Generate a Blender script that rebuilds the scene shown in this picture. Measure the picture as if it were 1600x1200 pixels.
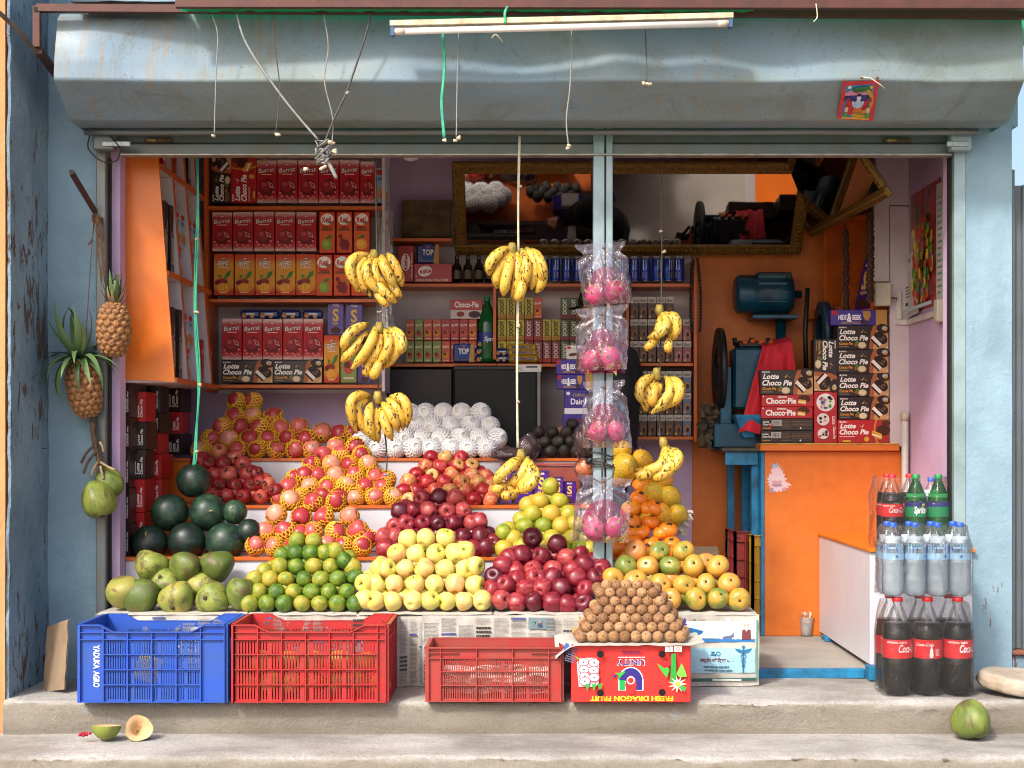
import bpy, bmesh, math, random
from mathutils import Vector, Matrix, Euler, noise
from mathutils.geometry import tessellate_polygon
random.seed(11)
R = math.radians
sc = bpy.context.scene
for o in list(bpy.data.objects): bpy.data.objects.remove(o)
# ---------------------------------------------------------------- camera
FPX, CAMY, CAMZ, VX, VY = 2262.0, -5.95, 0.974, 830.0, 690.0
cam_d = bpy.data.cameras.new('camera'); cam = bpy.data.objects.new('camera', cam_d)
sc.collection.objects.link(cam); sc.camera = cam
cam.location = (0, CAMY, CAMZ); cam.rotation_euler = (R(90), 0, 0)
cam_d.sensor_width = 36; cam_d.lens = FPX/1600*36
cam_d.shift_x = (800-VX)/1600; cam_d.shift_y = (VY-600)/1600
cam_d.clip_end = 6000; cam_d.clip_start = 0.05
# ---------------------------------------------------------------- world, sun, exposure
SUN_EL, SUN_AZ = 43.0, 33.0          # azimuth: degrees to the left of straight behind the camera
w = bpy.data.worlds.new('World'); sc.world = w; w.use_nodes = True
wn = w.node_tree; bg = wn.nodes['Background']
sky = wn.nodes.new('ShaderNodeTexSky'); sky.sky_type = 'NISHITA'; sky.sun_disc = False
sky.sun_elevation = R(SUN_EL); sky.sun_rotation = R(180+SUN_AZ); sky.air_density = 1.0; sky.dust_density = 5.0
wn.links.new(sky.outputs[0], bg.inputs[0]); bg.inputs[1].default_value = 0.15
sd = bpy.data.lights.new('sun', 'SUN'); so = bpy.data.objects.new('sun', sd); sc.collection.objects.link(so)
sd.energy = 1.85; sd.angle = R(6.0); sd.color = (1.0, 0.965, 0.91)
_d = Vector((-math.sin(R(SUN_AZ))*math.cos(R(SUN_EL)), -math.cos(R(SUN_AZ))*math.cos(R(SUN_EL)), math.sin(R(SUN_EL))))
so.rotation_euler = _d.to_track_quat('Z', 'Y').to_euler(); so.location = _d*20
sc.view_settings.view_transform = 'Standard'; sc.view_settings.look = 'None'
sc.view_settings.exposure = 0.87; sc.view_settings.gamma = 1.0
sc.view_settings.use_curve_mapping = False
sc.render.engine = 'CYCLES'
cy = sc.cycles; cy.use_denoising = True; cy.max_bounces = 10; cy.diffuse_bounces = 5; cy.glossy_bounces = 4
cy.transmission_bounces = 6; cy.transparent_max_bounces = 16; cy.caustics_reflective = False; cy.caustics_refractive = False
cy.sample_clamp_indirect = 6; cy.filter_width = 1.1
# ---------------------------------------------------------------- helpers
def S(y): return FPX/(y-CAMY)
def P(px, py, y):
    s = S(y); return Vector(((px-VX)/s, y, CAMZ+(VY-py)/s))
def lin(h):
    h = h.lstrip('#'); out = []
    if len(h) == 3: h = ''.join(c*2 for c in h)
    for i in (0, 2, 4):
        c = int(h[i:i+2], 16)/255
        out.append(c/12.92 if c <= .04045 else ((c+.055)/1.055)**2.4)
    return (*out, 1)
def link(o): sc.collection.objects.link(o); return o
def tag(o, label, cat, group=None):
    o['label'] = label; o['category'] = cat
    if group: o['group'] = group
    return o
def thing(name, label, cat, loc=(0, 0, 0), group=None, rot=(0, 0, 0)):
    o = bpy.data.objects.new(name, None); link(o); o.location = loc; o.rotation_euler = rot
    o.empty_display_size = .05
    return tag(o, label, cat, group)
def structure(o): o['kind'] = 'structure'; return o
def stuff(o): o['kind'] = 'stuff'; return o
def kids(o): return KIDS.get(o.name, [])
KIDS = {}
def adopt(c, p):
    c.parent = p; KIDS.setdefault(p.name, []).append(c)
def mobj(name, me, parent=None, loc=(0, 0, 0), rot=(0, 0, 0), scale=(1, 1, 1)):
    o = bpy.data.objects.new(name, me); link(o); o.location = loc; o.rotation_euler = rot; o.scale = scale
    if parent is not None: adopt(o, parent)
    return o
def copy_tree(o, parent=None):
    c = o.copy(); link(c)
    if parent is not None: adopt(c, parent)
    for ch in kids(o): copy_tree(ch, c)
    return c
# ---------------------------------------------------------------- materials
MATS = {}
def nt(name):
    m = bpy.data.materials.new(name); m.use_nodes = True
    t = m.node_tree; return m, t, t.nodes['Principled BSDF']
def noise_node(t, scale, detail=4, rough=.55, vec=None, dist=0):
    n = t.nodes.new('ShaderNodeTexNoise'); n.inputs['Scale'].default_value = scale
    n.inputs['Detail'].default_value = detail; n.inputs['Roughness'].default_value = rough
    n.inputs['Distortion'].default_value = dist
    if vec is not None: t.links.new(vec, n.inputs['Vector'])
    return n
def ramp(t, fac, stops, interp='LINEAR'):
    r = t.nodes.new('ShaderNodeValToRGB'); r.color_ramp.interpolation = interp
    e = r.color_ramp.elements
    while len(e) < len(stops): e.new(.5)
    for k, (p, c) in enumerate(stops): e[k].position = p; e[k].color = lin(c) if isinstance(c, str) else c
    t.links.new(fac, r.inputs[0]); return r
def mix(t, fac, a, b, mode='MIX'):
    m = t.nodes.new('ShaderNodeMix'); m.data_type = 'RGBA'; m.blend_type = mode
    def put(v, i):
        if isinstance(v, (str, tuple)): m.inputs[i].default_value = lin(v) if isinstance(v, str) else v
        else: t.links.new(v, m.inputs[i])
    if isinstance(fac, float): m.inputs[0].default_value = fac
    else: t.links.new(fac, m.inputs[0])
    put(a, 6); put(b, 7); return m.outputs[2]
def coord(t, kind='Object', scale=None, rnd=False):
    tc = t.nodes.new('ShaderNodeTexCoord'); v = tc.outputs[kind]
    if scale or rnd:
        mp = t.nodes.new('ShaderNodeMapping'); t.links.new(v, mp.inputs[0])
        if scale: mp.inputs['Scale'].default_value = scale
        if rnd:
            oi = t.nodes.new('ShaderNodeObjectInfo'); mu = t.nodes.new('ShaderNodeMath'); mu.operation = 'MULTIPLY'
            mu.inputs[1].default_value = 37.0; t.links.new(oi.outputs['Random'], mu.inputs[0])
            cb = t.nodes.new('ShaderNodeCombineXYZ')
            for i in range(3): t.links.new(mu.outputs[0], cb.inputs[i])
            t.links.new(cb.outputs[0], mp.inputs['Location'])
        v = mp.outputs[0]
    return v
def bump(t, b, h, strength=.3, dist=.002):
    n = t.nodes.new('ShaderNodeBump'); n.inputs['Strength'].default_value = strength; n.inputs['Distance'].default_value = dist
    t.links.new(h, n.inputs['Height']); t.links.new(n.outputs[0], b.inputs['Normal'])
def mat(name, c, rough=.5, var=.12, vscale=8, bmp=0, bscale=60, metal=0, spec=.5, c2=None, coat=0, sheen=0):
    """plain procedural material: base colour with mottled variation and fine relief"""
    if name in MATS: return MATS[name]
    m, t, b = nt(name); b.inputs['Roughness'].default_value = rough; b.inputs['Metallic'].default_value = metal
    b.inputs['Specular IOR Level'].default_value = spec; b.inputs['Coat Weight'].default_value = coat
    v = coord(t)
    n = noise_node(t, vscale, 5, .6, v)
    col = lin(c)
    if c2 is None: c2 = tuple(x*(1-var*2.2) for x in col[:3])+(1,)
    r = ramp(t, n.outputs[0], [(.3, c2), (.62, c)])
    t.links.new(r.outputs[0], b.inputs['Base Color'])
    if bmp:
        n2 = noise_node(t, bscale, 4, .6, v); bump(t, b, n2.outputs[0], bmp, .003)
    MATS[name] = m; return m
def ink(c):
    k = 'ink_'+c.lstrip('#')
    if k in MATS: return MATS[k]
    m, t, b = nt(k); b.inputs['Roughness'].default_value = .5; b.inputs['Specular IOR Level'].default_value = .3
    n = noise_node(t, 90, 2, .5, coord(t)); cl = lin(c)
    r = ramp(t, n.outputs[0], [(.3, tuple(x*.9 for x in cl[:3])+(1,)), (.6, c)])
    t.links.new(r.outputs[0], b.inputs['Base Color']); MATS[k] = m; return m
def film(name, tint='#ffffff', gloss=.22, rough=.08, milk=.06, bscale=18, bstr=.6, milkc='#ffffff', stretch=(1, 1, .4), bdist=.009):
    """thin clear plastic: mostly see-through, wrinkled shiny skin, slightly milky"""
    if name in MATS: return MATS[name]
    m, t, b = nt(name); t.nodes.remove(b); out = t.nodes['Material Output']
    tr = t.nodes.new('ShaderNodeBsdfTransparent'); tr.inputs[0].default_value = lin(tint)
    gl = t.nodes.new('ShaderNodeBsdfGlossy'); gl.inputs['Roughness'].default_value = rough
    df = t.nodes.new('ShaderNodeBsdfDiffuse'); df.inputs[0].default_value = lin(milkc)
    n = noise_node(t, bscale, 5, .6, coord(t, scale=stretch, rnd=True), .6)
    bn = t.nodes.new('ShaderNodeBump'); bn.inputs['Strength'].default_value = bstr; bn.inputs['Distance'].default_value = bdist
    t.links.new(n.outputs[0], bn.inputs['Height']); t.links.new(bn.outputs[0], gl.inputs['Normal'])
    fr = t.nodes.new('ShaderNodeFresnel'); fr.inputs[0].default_value = 1.45; t.links.new(bn.outputs[0], fr.inputs['Normal'])
    ad = t.nodes.new('ShaderNodeMath'); ad.operation = 'MULTIPLY_ADD'; ad.inputs[1].default_value = .65; ad.inputs[2].default_value = gloss*.35
    t.links.new(fr.outputs[0], ad.inputs[0])
    m1 = t.nodes.new('ShaderNodeMixShader'); m1.inputs[0].default_value = milk
    t.links.new(tr.outputs[0], m1.inputs[1]); t.links.new(df.outputs[0], m1.inputs[2])
    m2 = t.nodes.new('ShaderNodeMixShader'); t.links.new(ad.outputs[0], m2.inputs[0])
    t.links.new(m1.outputs[0], m2.inputs[1]); t.links.new(gl.outputs[0], m2.inputs[2])
    t.links.new(m2.outputs[0], out.inputs[0]); MATS[name] = m; return m
# ---------------------------------------------------------------- mesh builder
class MB:
    def __init__(s): s.v = []; s.f = []; s.m = []; s.sm = []
    def add(s, vs, fs, mi=0, smooth=False, X=None):
        o = len(s.v)
        s.v += [tuple(X @ Vector(p)) if X is not None else tuple(p) for p in vs]
        for f in fs: s.f.append(tuple(o+i for i in f)); s.m.append(mi); s.sm.append(smooth)
        return s
    def box(s, a, b, mi=0, X=None, bev=0.0):
        (x0, y0, z0), (x1, y1, z1) = a, b
        if bev <= 0:
            vs = [(x0,y0,z0),(x1,y0,z0),(x1,y1,z0),(x0,y1,z0),(x0,y0,z1),(x1,y0,z1),(x1,y1,z1),(x0,y1,z1)]
            return s.add(vs, [(0,3,2,1),(4,5,6,7),(0,1,5,4),(1,2,6,5),(2,3,7,6),(3,0,4,7)], mi, False, X)
        bm = bmesh.new(); bmesh.ops.create_cube(bm, size=1)
        for v in bm.verts: v.co = Vector(((x0+x1)/2+v.co.x*(x1-x0), (y0+y1)/2+v.co.y*(y1-y0), (z0+z1)/2+v.co.z*(z1-z0)))
        bmesh.ops.bevel(bm, geom=bm.edges[:], offset=min(bev, (x1-x0)*.45, (y1-y0)*.45, (z1-z0)*.45), segments=1, affect='EDGES', profile=.5)
        bm.verts.index_update()
        s.add([v.co.copy() for v in bm.verts], [tuple(v.index for v in f.verts) for f in bm.faces], mi, False, X); bm.free(); return s
    def tube(s, pts, rad, n=8, mi=0, cap=True, smooth=True, X=None, sq=False):
        pts = [Vector(p) for p in pts]; k = len(pts)
        if not hasattr(rad, '__len__'): rad = [rad]*k
        vs = []; up = None
        for i, p in enumerate(pts):
            d = (pts[min(i+1, k-1)]-pts[max(i-1, 0)]).normalized()
            if up is None: up = Vector((0, 0, 1)) if abs(d.z) < .9 else Vector((0, 1, 0))
            a = d.cross(up).normalized(); b = a.cross(d).normalized(); up = b
            for j in range(n):
                th = 2*math.pi*(j+(.5 if sq else 0))/n
                vs.append(p+(a*math.cos(th)+b*math.sin(th))*rad[i])
        fs = [(i*n+j, i*n+(j+1) % n, (i+1)*n+(j+1) % n, (i+1)*n+j) for i in range(k-1) for j in range(n)]
        s.add(vs, fs, mi, smooth and not sq, X)
        if cap:
            o = len(s.v)-len(vs)
            s.f += [tuple(o+j for j in range(n))[::-1], tuple(o+(k-1)*n+j for j in range(n))]; s.m += [mi, mi]; s.sm += [False, False]
        return s
    def lathe(s, prof, n=20, mis=None, X=None, mod=None, smooth=True):
        vs = []
        for (r, z) in prof:
            for j in range(n):
                th = 2*math.pi*j/n; q = r*(mod(th, z) if mod else 1)
                vs.append((q*math.cos(th), q*math.sin(th), z))
        o = len(s.v)
        s.v += [tuple(X @ Vector(p)) if X is not None else p for p in vs]
        for i in range(len(prof)-1):
            for j in range(n):
                s.f.append((o+i*n+j, o+i*n+(j+1) % n, o+(i+1)*n+(j+1) % n, o+(i+1)*n+j)); s.m.append(mis[i] if mis else 0); s.sm.append(smooth)
        return s
    def grid(s, fn, nu, nv, mi=0, smooth=True, closed=False):
        vs = [fn(i/nu, j/nv) for j in range(nv+1) for i in range(nu+1)]
        k = nu+1
        return s.add(vs, [(j*k+i, j*k+i+1, (j+1)*k+i+1, (j+1)*k+i) for j in range(nv) for i in range(nu)], mi, smooth)
    def mesh(s, name, mats):
        me = bpy.data.meshes.new(name); me.from_pydata(s.v, [], s.f)
        for m in (mats if isinstance(mats, (list, tuple)) else [mats]): me.materials.append(m)
        me.polygons.foreach_set('material_index', s.m); me.polygons.foreach_set('use_smooth', s.sm); me.update()
        return me
    def build(s, name, mats, parent=None, loc=(0, 0, 0), rot=(0, 0, 0), scale=(1, 1, 1)):
        return mobj(name, s.mesh(name, mats), parent, loc, rot, scale)
def box(name, a, b, m, parent=None, bev=.002): return MB().box(a, b, bev=bev).build(name, m, parent)
# ---------------------------------------------------------------- flat print (drawn in x,z, facing -y)
TXT = {}
def text_geo(body, bold, shear):
    k = (body, bold, shear)
    if k not in TXT:
        cu = bpy.data.curves.new('text', 'FONT'); cu.body = body; cu.offset = bold; cu.shear = shear; cu.resolution_u = 3; cu.fill_mode = 'FRONT'
        ob = bpy.data.objects.new('text', cu); link(ob)
        dg = bpy.context.evaluated_depsgraph_get(); ev = ob.evaluated_get(dg); me = ev.to_mesh()
        vs = [(v.co.x, v.co.y) for v in me.vertices]; fs = [tuple(p.vertices) for p in me.polygons if p.normal.z > 0]
        ev.to_mesh_clear(); bpy.data.objects.remove(ob); bpy.data.curves.remove(cu)
        xs = [v[0] for v in vs] or [0, 1]; ys = [v[1] for v in vs] or [0, 1]
        TXT[k] = ([((x-min(xs)), y) for x, y in vs], fs, max(xs)-min(xs))
    return TXT[k]
class Art:
    STEP = .00035
    def __init__(s): s.items = []; s.layer = 0
    def _p(s, pts, fs, c):
        s.layer += 1; s.items.append((pts, fs, c, s.layer)); return s
    def rect(s, x0, z0, x1, z1, c): return s._p([(x0,z0),(x1,z0),(x1,z1),(x0,z1)], [(0,1,2,3)], c)
    def poly(s, pts, c):
        tr = tessellate_polygon([[Vector((x, z, 0)) for x, z in pts]]); return s._p(list(pts), [tuple(t) for t in tr], c)
    def ell(s, cx, cz, rx, rz, c, rot=0, n=18, a0=0, a1=360):
        ca, sa = math.cos(R(rot)), math.sin(R(rot)); pts = []
        full = a1-a0 >= 360
        for i in range(n if full else n+1):
            th = R(a0+(a1-a0)*i/n); x, z = rx*math.cos(th), rz*math.sin(th); pts.append((cx+x*ca-z*sa, cz+x*sa+z*ca))
        return s._p(pts, [tuple(range(len(pts)))], c)
    def ring(s, cx, cz, r0, r1, c, a0=0, a1=360, n=20, sz=1):
        pts = []
        for i in range(n+1):
            th = R(a0+(a1-a0)*i/n); pts += [(cx+r0*math.cos(th), cz+r0*sz*math.sin(th)), (cx+r1*math.cos(th), cz+r1*sz*math.sin(th))]
        return s._p(pts, [(2*i, 2*i+1, 2*i+3, 2*i+2) for i in range(n)], c)
    def text(s, body, x, z, h, c, bold=.02, shear=0, rot=0, align='l', w=None):
        vs, fs, tw = text_geo(body, bold, shear); k = h/.73; kx = k if w is None else w/max(tw, 1e-4)
        off = {'l': 0, 'c': -tw/2, 'r': -tw}[align]; ca, sa = math.cos(R(rot)), math.sin(R(rot))
        pts = []
        for (a, b) in vs:
            a = (a+off)*kx; b = b*k; pts.append((x+a*ca-b*sa, z+a*sa+b*ca))
        return s._p(pts, fs, c)
    def lines(s, x0, z0, x1, z1, n, c, fill=.5, rnd=None, rag=.25):
        rnd = rnd or random; dz = (z1-z0)/n; pts = []; fs = []
        for i in range(n):
            xe = x1-(x1-x0)*rag*rnd.random()*(rnd.random() < .5); za = z0+i*dz; zb = za+dz*fill
            x = x0
            while x < xe:
                wv = (x1-x0)*rnd.uniform(.08, .22); xb = min(x+wv, xe); k = len(pts)
                pts += [(x, za), (xb, za), (xb, zb), (x, zb)]; fs.append((k, k+1, k+2, k+3)); x = xb+(x1-x0)*.02
        return s._p(pts, fs, c)
    def bars(s, x0, z0, x1, z1, n, c='#151515', rnd=None):
        rnd = rnd or random; pts = []; fs = []; dx = (x1-x0)/n
        for i in range(n):
            x = x0+i*dx; b = x+dx*rnd.uniform(.25, .75); k = len(pts); pts += [(x, z0), (b, z0), (b, z1), (x, z1)]; fs.append((k, k+1, k+2, k+3))
        return s._p(pts, fs, c)
    def mesh(s, name, warp=None, flip=False):
        cols = []; mb = MB()
        for pts, fs, c, L in s.items:
            if c not in cols: cols.append(c)
            if warp: vs = [warp(x, z, L*s.STEP) for x, z in pts]
            else: vs = [(x, -L*s.STEP, z) for x, z in pts]
            mb.add(vs, fs, cols.index(c))
        return mb.mesh(name, [ink(c) for c in cols])
    def build(s, name, parent=None, loc=(0, 0, 0), rot=(0, 0, 0), warp=None, scale=(1, 1, 1)):
        return mobj(name, s.mesh(name, warp), parent, loc, rot, scale)
ORD = ['first', 'second', 'third', 'fourth', 'fifth', 'sixth', 'seventh', 'eighth', 'ninth', 'tenth', 'eleventh', 'twelfth']
# ================================================================ MATERIALS OF THE PLACE
def plaster(name, c, c2, peel=None, peel_at=.66, rough=.85, bmp=.55):
    if name in MATS: return MATS[name]
    m, t, b = nt(name); b.inputs['Roughness'].default_value = rough; v = coord(t)
    n = noise_node(t, 2.2, 6, .62, v); r = ramp(t, n.outputs[0], [(.32, c2), (.62, c)])
    n3 = noise_node(t, 45, 3, .6, v)
    col = mix(t, ramp(t, n3.outputs[0], [(.45, '#000000'), (.8, '#444444')]).outputs[0], r.outputs[0], c2)
    if peel:
        n2 = noise_node(t, 13, 8, .72, coord(t, scale=(1.6, 1.6, .55)), .5)
        n4 = noise_node(t, 1.7, 2, .5, v)
        ad = t.nodes.new('ShaderNodeMath'); ad.operation = 'MULTIPLY_ADD'; ad.inputs[1].default_value = .45
        t.links.new(n4.outputs[0], ad.inputs[0]); t.links.new(n2.outputs[0], ad.inputs[2])
        pr = ramp(t, ad.outputs[0], [(peel_at+.195, '#000000'), (peel_at+.225, '#ffffff')])
        col = mix(t, pr.outputs[0], col, peel)
    t.links.new(col, b.inputs['Base Color'])
    nb = noise_node(t, 28, 7, .7, v); bump(t, b, nb.outputs[0], bmp, .012)
    MATS[name] = m; return m
M_BLUE = plaster('blue_limewash', '#8aa6b6', '#748f9f', '#6d5a4c', .725)
M_BLUE_ROUGH = plaster('weathered_blue_plaster', '#879fae', '#687f8e', '#5a4a40', .60, bmp=1.0)
M_ORANGE_WALL = plaster('apricot_wall_paint', '#d9905e', '#cc8250', '#8d8478', .80)
M_LILAC = plaster('lilac_wall_paint', '#c8aecd', '#b497ba', '#7d6a72', .78, bmp=.15)
M_CEIL = plaster('pinkish_ceiling_paint', '#d2c2c6', '#bfadb2', None, bmp=.1)
M_GREYGATE = mat('grey_gate_paint', '#5d666d', .5, .1, 3, .15, 80)
def concrete():
    m, t, b = nt('worn_concrete'); b.inputs['Roughness'].default_value = .9; v = coord(t)
    n = noise_node(t, 3.0, 8, .65, coord(t, scale=(.6, 1, 1.6))); r = ramp(t, n.outputs[0], [(.36, '#8c8983'), (.5, '#b0ada8'), (.62, '#c4c1bd')])
    n2 = noise_node(t, 60, 5, .7, v); col = mix(t, ramp(t, n2.outputs[0], [(.4, '#888888'), (.58, '#000000')]).outputs[0], r.outputs[0], '#84796a')
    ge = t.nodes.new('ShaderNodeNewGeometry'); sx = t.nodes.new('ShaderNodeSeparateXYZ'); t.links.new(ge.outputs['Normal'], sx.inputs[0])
    up = ramp(t, sx.outputs[2], [(.35, '#ffffff'), (.75, '#000000')])       # steep faces take a browner, darker mix than level tops
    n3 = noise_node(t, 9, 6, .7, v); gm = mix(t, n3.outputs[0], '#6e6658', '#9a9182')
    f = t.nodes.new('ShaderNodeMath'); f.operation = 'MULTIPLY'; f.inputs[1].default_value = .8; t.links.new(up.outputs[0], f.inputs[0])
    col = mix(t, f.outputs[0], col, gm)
    n4 = noise_node(t, 5.5, 6, .7, coord(t, scale=(.25, 1.5, 1)), .4)        # smears of blue paint
    col = mix(t, ramp(t, n4.outputs[0], [(.63, '#000000'), (.66, '#777777')]).outputs[0], col, '#7fb0d6')
    n8 = noise_node(t, 1.3, 7, .7, coord(t, scale=(1, 1.6, 3)), .8); col = mix(t, ramp(t, n8.outputs[0], [(.50, '#000000'), (.64, '#999999')]).outputs[0], col, '#77695a')     # old damp stains
    n9 = noise_node(t, 130, 5, .75, v); col = mix(t, ramp(t, n9.outputs[0], [(.40, '#999999'), (.52, '#000000')]).outputs[0], col, '#6a6156')     # sand grains
    n10 = noise_node(t, 18, 8, .75, coord(t, scale=(.5, 1, 1.2)), .6); col = mix(t, ramp(t, n10.outputs[0], [(.52, '#000000'), (.62, '#777777')]).outputs[0], col, '#8a7c68')
    t.links.new(col, b.inputs['Base Color']); nb = noise_node(t, 70, 8, .75, v); bump(t, b, nb.outputs[0], 1.0, .008)
    return m
M_CONC = concrete()
M_FLOOR = mat('cement_floor', '#a09a92', .8, .1, 4, .3, 60)
def steel_paint():
    m, t, b = nt('weathered_grey_blue_sheet'); b.inputs['Metallic'].default_value = .0; b.inputs['Specular IOR Level'].default_value = .25; v = coord(t)
    n = noise_node(t, 1.6, 6, .6, coord(t, scale=(.8, 1, 1.4))); r = ramp(t, n.outputs[0], [(.36, '#6a7674'), (.5, '#76858a'), (.64, '#728898')])
    n2 = noise_node(t, 26, 6, .7, coord(t, scale=(1.5, .3, .07)), .2)                # dried drip lines running down
    n5 = noise_node(t, 1.1, 2, .5, v)
    mu = t.nodes.new('ShaderNodeMath'); mu.operation = 'MULTIPLY'
    t.links.new(ramp(t, n2.outputs[0], [(.53, '#000000'), (.63, '#ffffff')]).outputs[0], mu.inputs[0])
    t.links.new(ramp(t, n5.outputs[0], [(.50, '#000000'), (.62, '#cccccc')]).outputs[0], mu.inputs[1])
    col = mix(t, mu.outputs[0], r.outputs[0], '#8a7658')
    n6 = noise_node(t, 3.5, 7, .75, coord(t, scale=(1, 1, .8)), 1.2)                # rust-brown stains
    col = mix(t, ramp(t, n6.outputs[0], [(.53, '#000000'), (.63, '#999999')]).outputs[0], col, '#5f5a4c')
    n7 = noise_node(t, 85, 3, .6, v); col = mix(t, ramp(t, n7.outputs[0], [(.635, '#000000'), (.68, '#bbbbbb')]).outputs[0], col, '#5a4632')
    t.links.new(col, b.inputs['Base Color'])
    rr = ramp(t, n6.outputs[0], [(.3, '#a0a0a0'), (.7, '#c8c8c8')]); t.links.new(rr.outputs[0], b.inputs['Roughness'])
    nb = noise_node(t, 9, 4, .6, v); bump(t, b, nb.outputs[0], .12, .01); return m
M_HOOD = steel_paint()
M_STEEL = mat('dull_grey_steel', '#6c767a', .42, .2, 6, .2, 50, .35, c2='#6d6a62')
M_POST = mat('pale_blue_grey_post_paint', '#93a9ae', .4, .14, 7, .1, 60, .2)
M_RUST = mat('rust_brown_tube', '#4a2b25', .55, .2, 14, .3, 70, .2, c2='#5a3229')
M_DARK = mat('recess_shade_black', '#16130f', .8)  # near-black colour standing in for shade inside slots and openings
M_TARP = None
def tarp():
    m, t, b = nt('green_plastic_sheet'); b.inputs['Base Color'].default_value = lin('#0c8a58'); b.inputs['Roughness'].default_value = .4
    n = noise_node(t, 20, 4, .6, coord(t)); r = ramp(t, n.outputs[0], [(.3, '#0a6a45'), (.7, '#12a06a')]); t.links.new(r.outputs[0], b.inputs['Base Color'])
    tl = t.nodes.new('ShaderNodeBsdfTranslucent'); tl.inputs[0].default_value = lin('#13b070'); mx = t.nodes.new('ShaderNodeMixShader'); mx.inputs[0].default_value = .45
    t.links.new(b.outputs[0], mx.inputs[1]); t.links.new(tl.outputs[0], mx.inputs[2]); t.links.new(mx.outputs[0], t.nodes['Material Output'].inputs[0]); return m
M_TARP = tarp()
M_LAM = mat('orange_laminate', '#e0761c', .35, .1, 5, .06, 40, c2='#cf6414')
M_LAM_WORN = mat('scuffed_orange_board', '#cc6c1e', .5, .2, 14, .15, 60, c2='#c06216')
M_EDGE = mat('orange_edge_band', '#c8601c', .4, .12, 9)
M_WHITE = mat('white_laminate', '#cfcdd6', .3, .05, 4)
M_WHITEP = mat('white_wall_panel', '#cdbfc4', .5, .08, 5)
M_BLUEMETAL = mat('blue_painted_iron', '#1f7fb0', .5, .2, 14, .25, 60, c2='#15506e')
M_BLACKM = mat('black_iron', '#15181a', .5, .2, 9)
# ================================================================ GROUND, HILLS, STEPS
def ground_fn(u, v):
    x = (u-.5)*3000; y = -1500+v*3000; return (x, y, -.43)
g = MB().grid(ground_fn, 30, 30, 0, False).build('road', mat('dusty_road', '#a89f92', .95, .15, .8, .4, 30)); structure(g)
def hill_fn(u, v):
    a = R(-70+u*140); d = 700+v*500; h = math.sin(min(v*1.6, 1)*math.pi/2)*(70+60*noise.noise((u*9, v*2, 3))+25*noise.noise((u*30, v*4, 8)))
    return (math.sin(a)*d, math.cos(a)*d, -1+max(h, 0))
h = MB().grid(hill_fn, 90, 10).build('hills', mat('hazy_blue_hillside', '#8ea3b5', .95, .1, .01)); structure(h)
def step_mesh(prof, x0, x1, seed, nx=150):
    def fn(u, v):
        k = v*(len(prof)-1); i = min(int(k), len(prof)-2); f = k-i
        y = prof[i][0]*(1-f)+prof[i+1][0]*f; z = prof[i][1]*(1-f)+prof[i+1][1]*f; x = x0+(x1-x0)*u
        e = math.exp(-((k-prof_edge)/1.6)**2)
        d = noise.noise((x*2.3, seed, k*.35))*.007+noise.noise((x*11, seed+5, k))*.009*e+noise.noise((x*34, seed+2, k*2))*.006*e
        return (x, y+d, z+d*.8)
    return MB().grid(fn, nx, (len(prof)-1)*2)
prof_edge = 5
up = step_mesh([(.03, 0), (-.15, 0), (-.35, -.002), (-.46, -.003), (-.485, -.006), (-.497, -.016), (-.502, -.035), (-.5, -.07), (-.497, -.10), (-.49, -.126), (-.485, -.2)], -1.99, 4.2, 1, 620)
structure(up.build('upper_concrete_step', M_CONC))
lo = step_mesh([(-.45, -.128), (-.6, -.128), (-.75, -.13), (-.83, -.131), (-.85, -.136), (-.86, -.145), (-.868, -.17), (-.868, -.22), (-.866, -.3), (-.865, -.36), (-.86, -.44)], -4.5, 4.5, 7, 800)
structure(lo.build('lower_concrete_step', M_CONC))
structure(box('floor', (-1.9, .032, -.1), (1.9, 1.62, .04), M_FLOOR, bev=0))
# ================================================================ BUILDINGS
shop = thing('shop_building', 'blue plastered shop building with lilac inside walls around the open fruit stall', 'building', (0, .3, 0))
shop.location = (0, 0, 0)
def rough_wall(name, x, y0, y1, z0, z1, m, seed):
    mb = MB()
    def fn(u, v):
        z = z0+(z1-z0)*v; e = noise.noise((seed, z*9, 1))*.012+noise.noise((seed, z*31, 4))*.006
        y = y0+(y1-y0)*u+(e if u < .01 else 0)
        d = noise.noise((y*6, z*2.2, seed))*.010+noise.noise((y*25, z*18, seed))*.004
        return (x+d, y, z)
    mb.grid(fn, 30, 170)
    def fe(u, v):     # ragged front edge of the plaster
        q = fn(0, v); return (q[0]-.010*u, q[1]-.003*u, q[2])
    mb.grid(fe, 1, 170)
    return mb.build(name, m, shop)
rough_wall('side_pillar_face', -1.985, -.437, .02, -.13, 3.2, M_BLUE_ROUGH, 3.3)
MB().box((-2.0, -.42, -.44), (-1.9965, .3, 3.2)).build('pillar_core', M_BLUE_ROUGH, shop)
def front_wall(name, x0, x1, y, z0, z1, m, seed):
    mb = MB()
    mb.grid(lambda u, v: (x0+(x1-x0)*u, y+noise.noise((u*3, v*9, seed))*.005, z0+(z1-z0)*v), 10, 60)
    mb.box((x0+.001, y+.008, z0), (x1-.001, y+.14, z1)); return mb.build(name, m, shop)
front_wall('front_pillar', -1.995, -1.776, 0, -.02, 3.2, M_BLUE, 1)
front_wall('front_pillar', 1.778, 1.966, -.03, -.13, 2.27, M_BLUE, 2)
MB().box((-2.0, .0, 2.27), (2.0, .14, 3.2)).build('lintel', M_BLUE, shop)
MB().box((-1.97, .142, -.1), (-1.85, 1.7, 2.75)).build('side_wall', M_LILAC, shop)
MB().box((1.815, .111, -.1), (1.96, 1.7, 2.75)).build('side_wall', M_LILAC, shop)
MB().box((-1.848, 1.55, -.1), (1.813, 1.7, 2.75)).build('back_wall', M_LILAC, shop)
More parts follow.
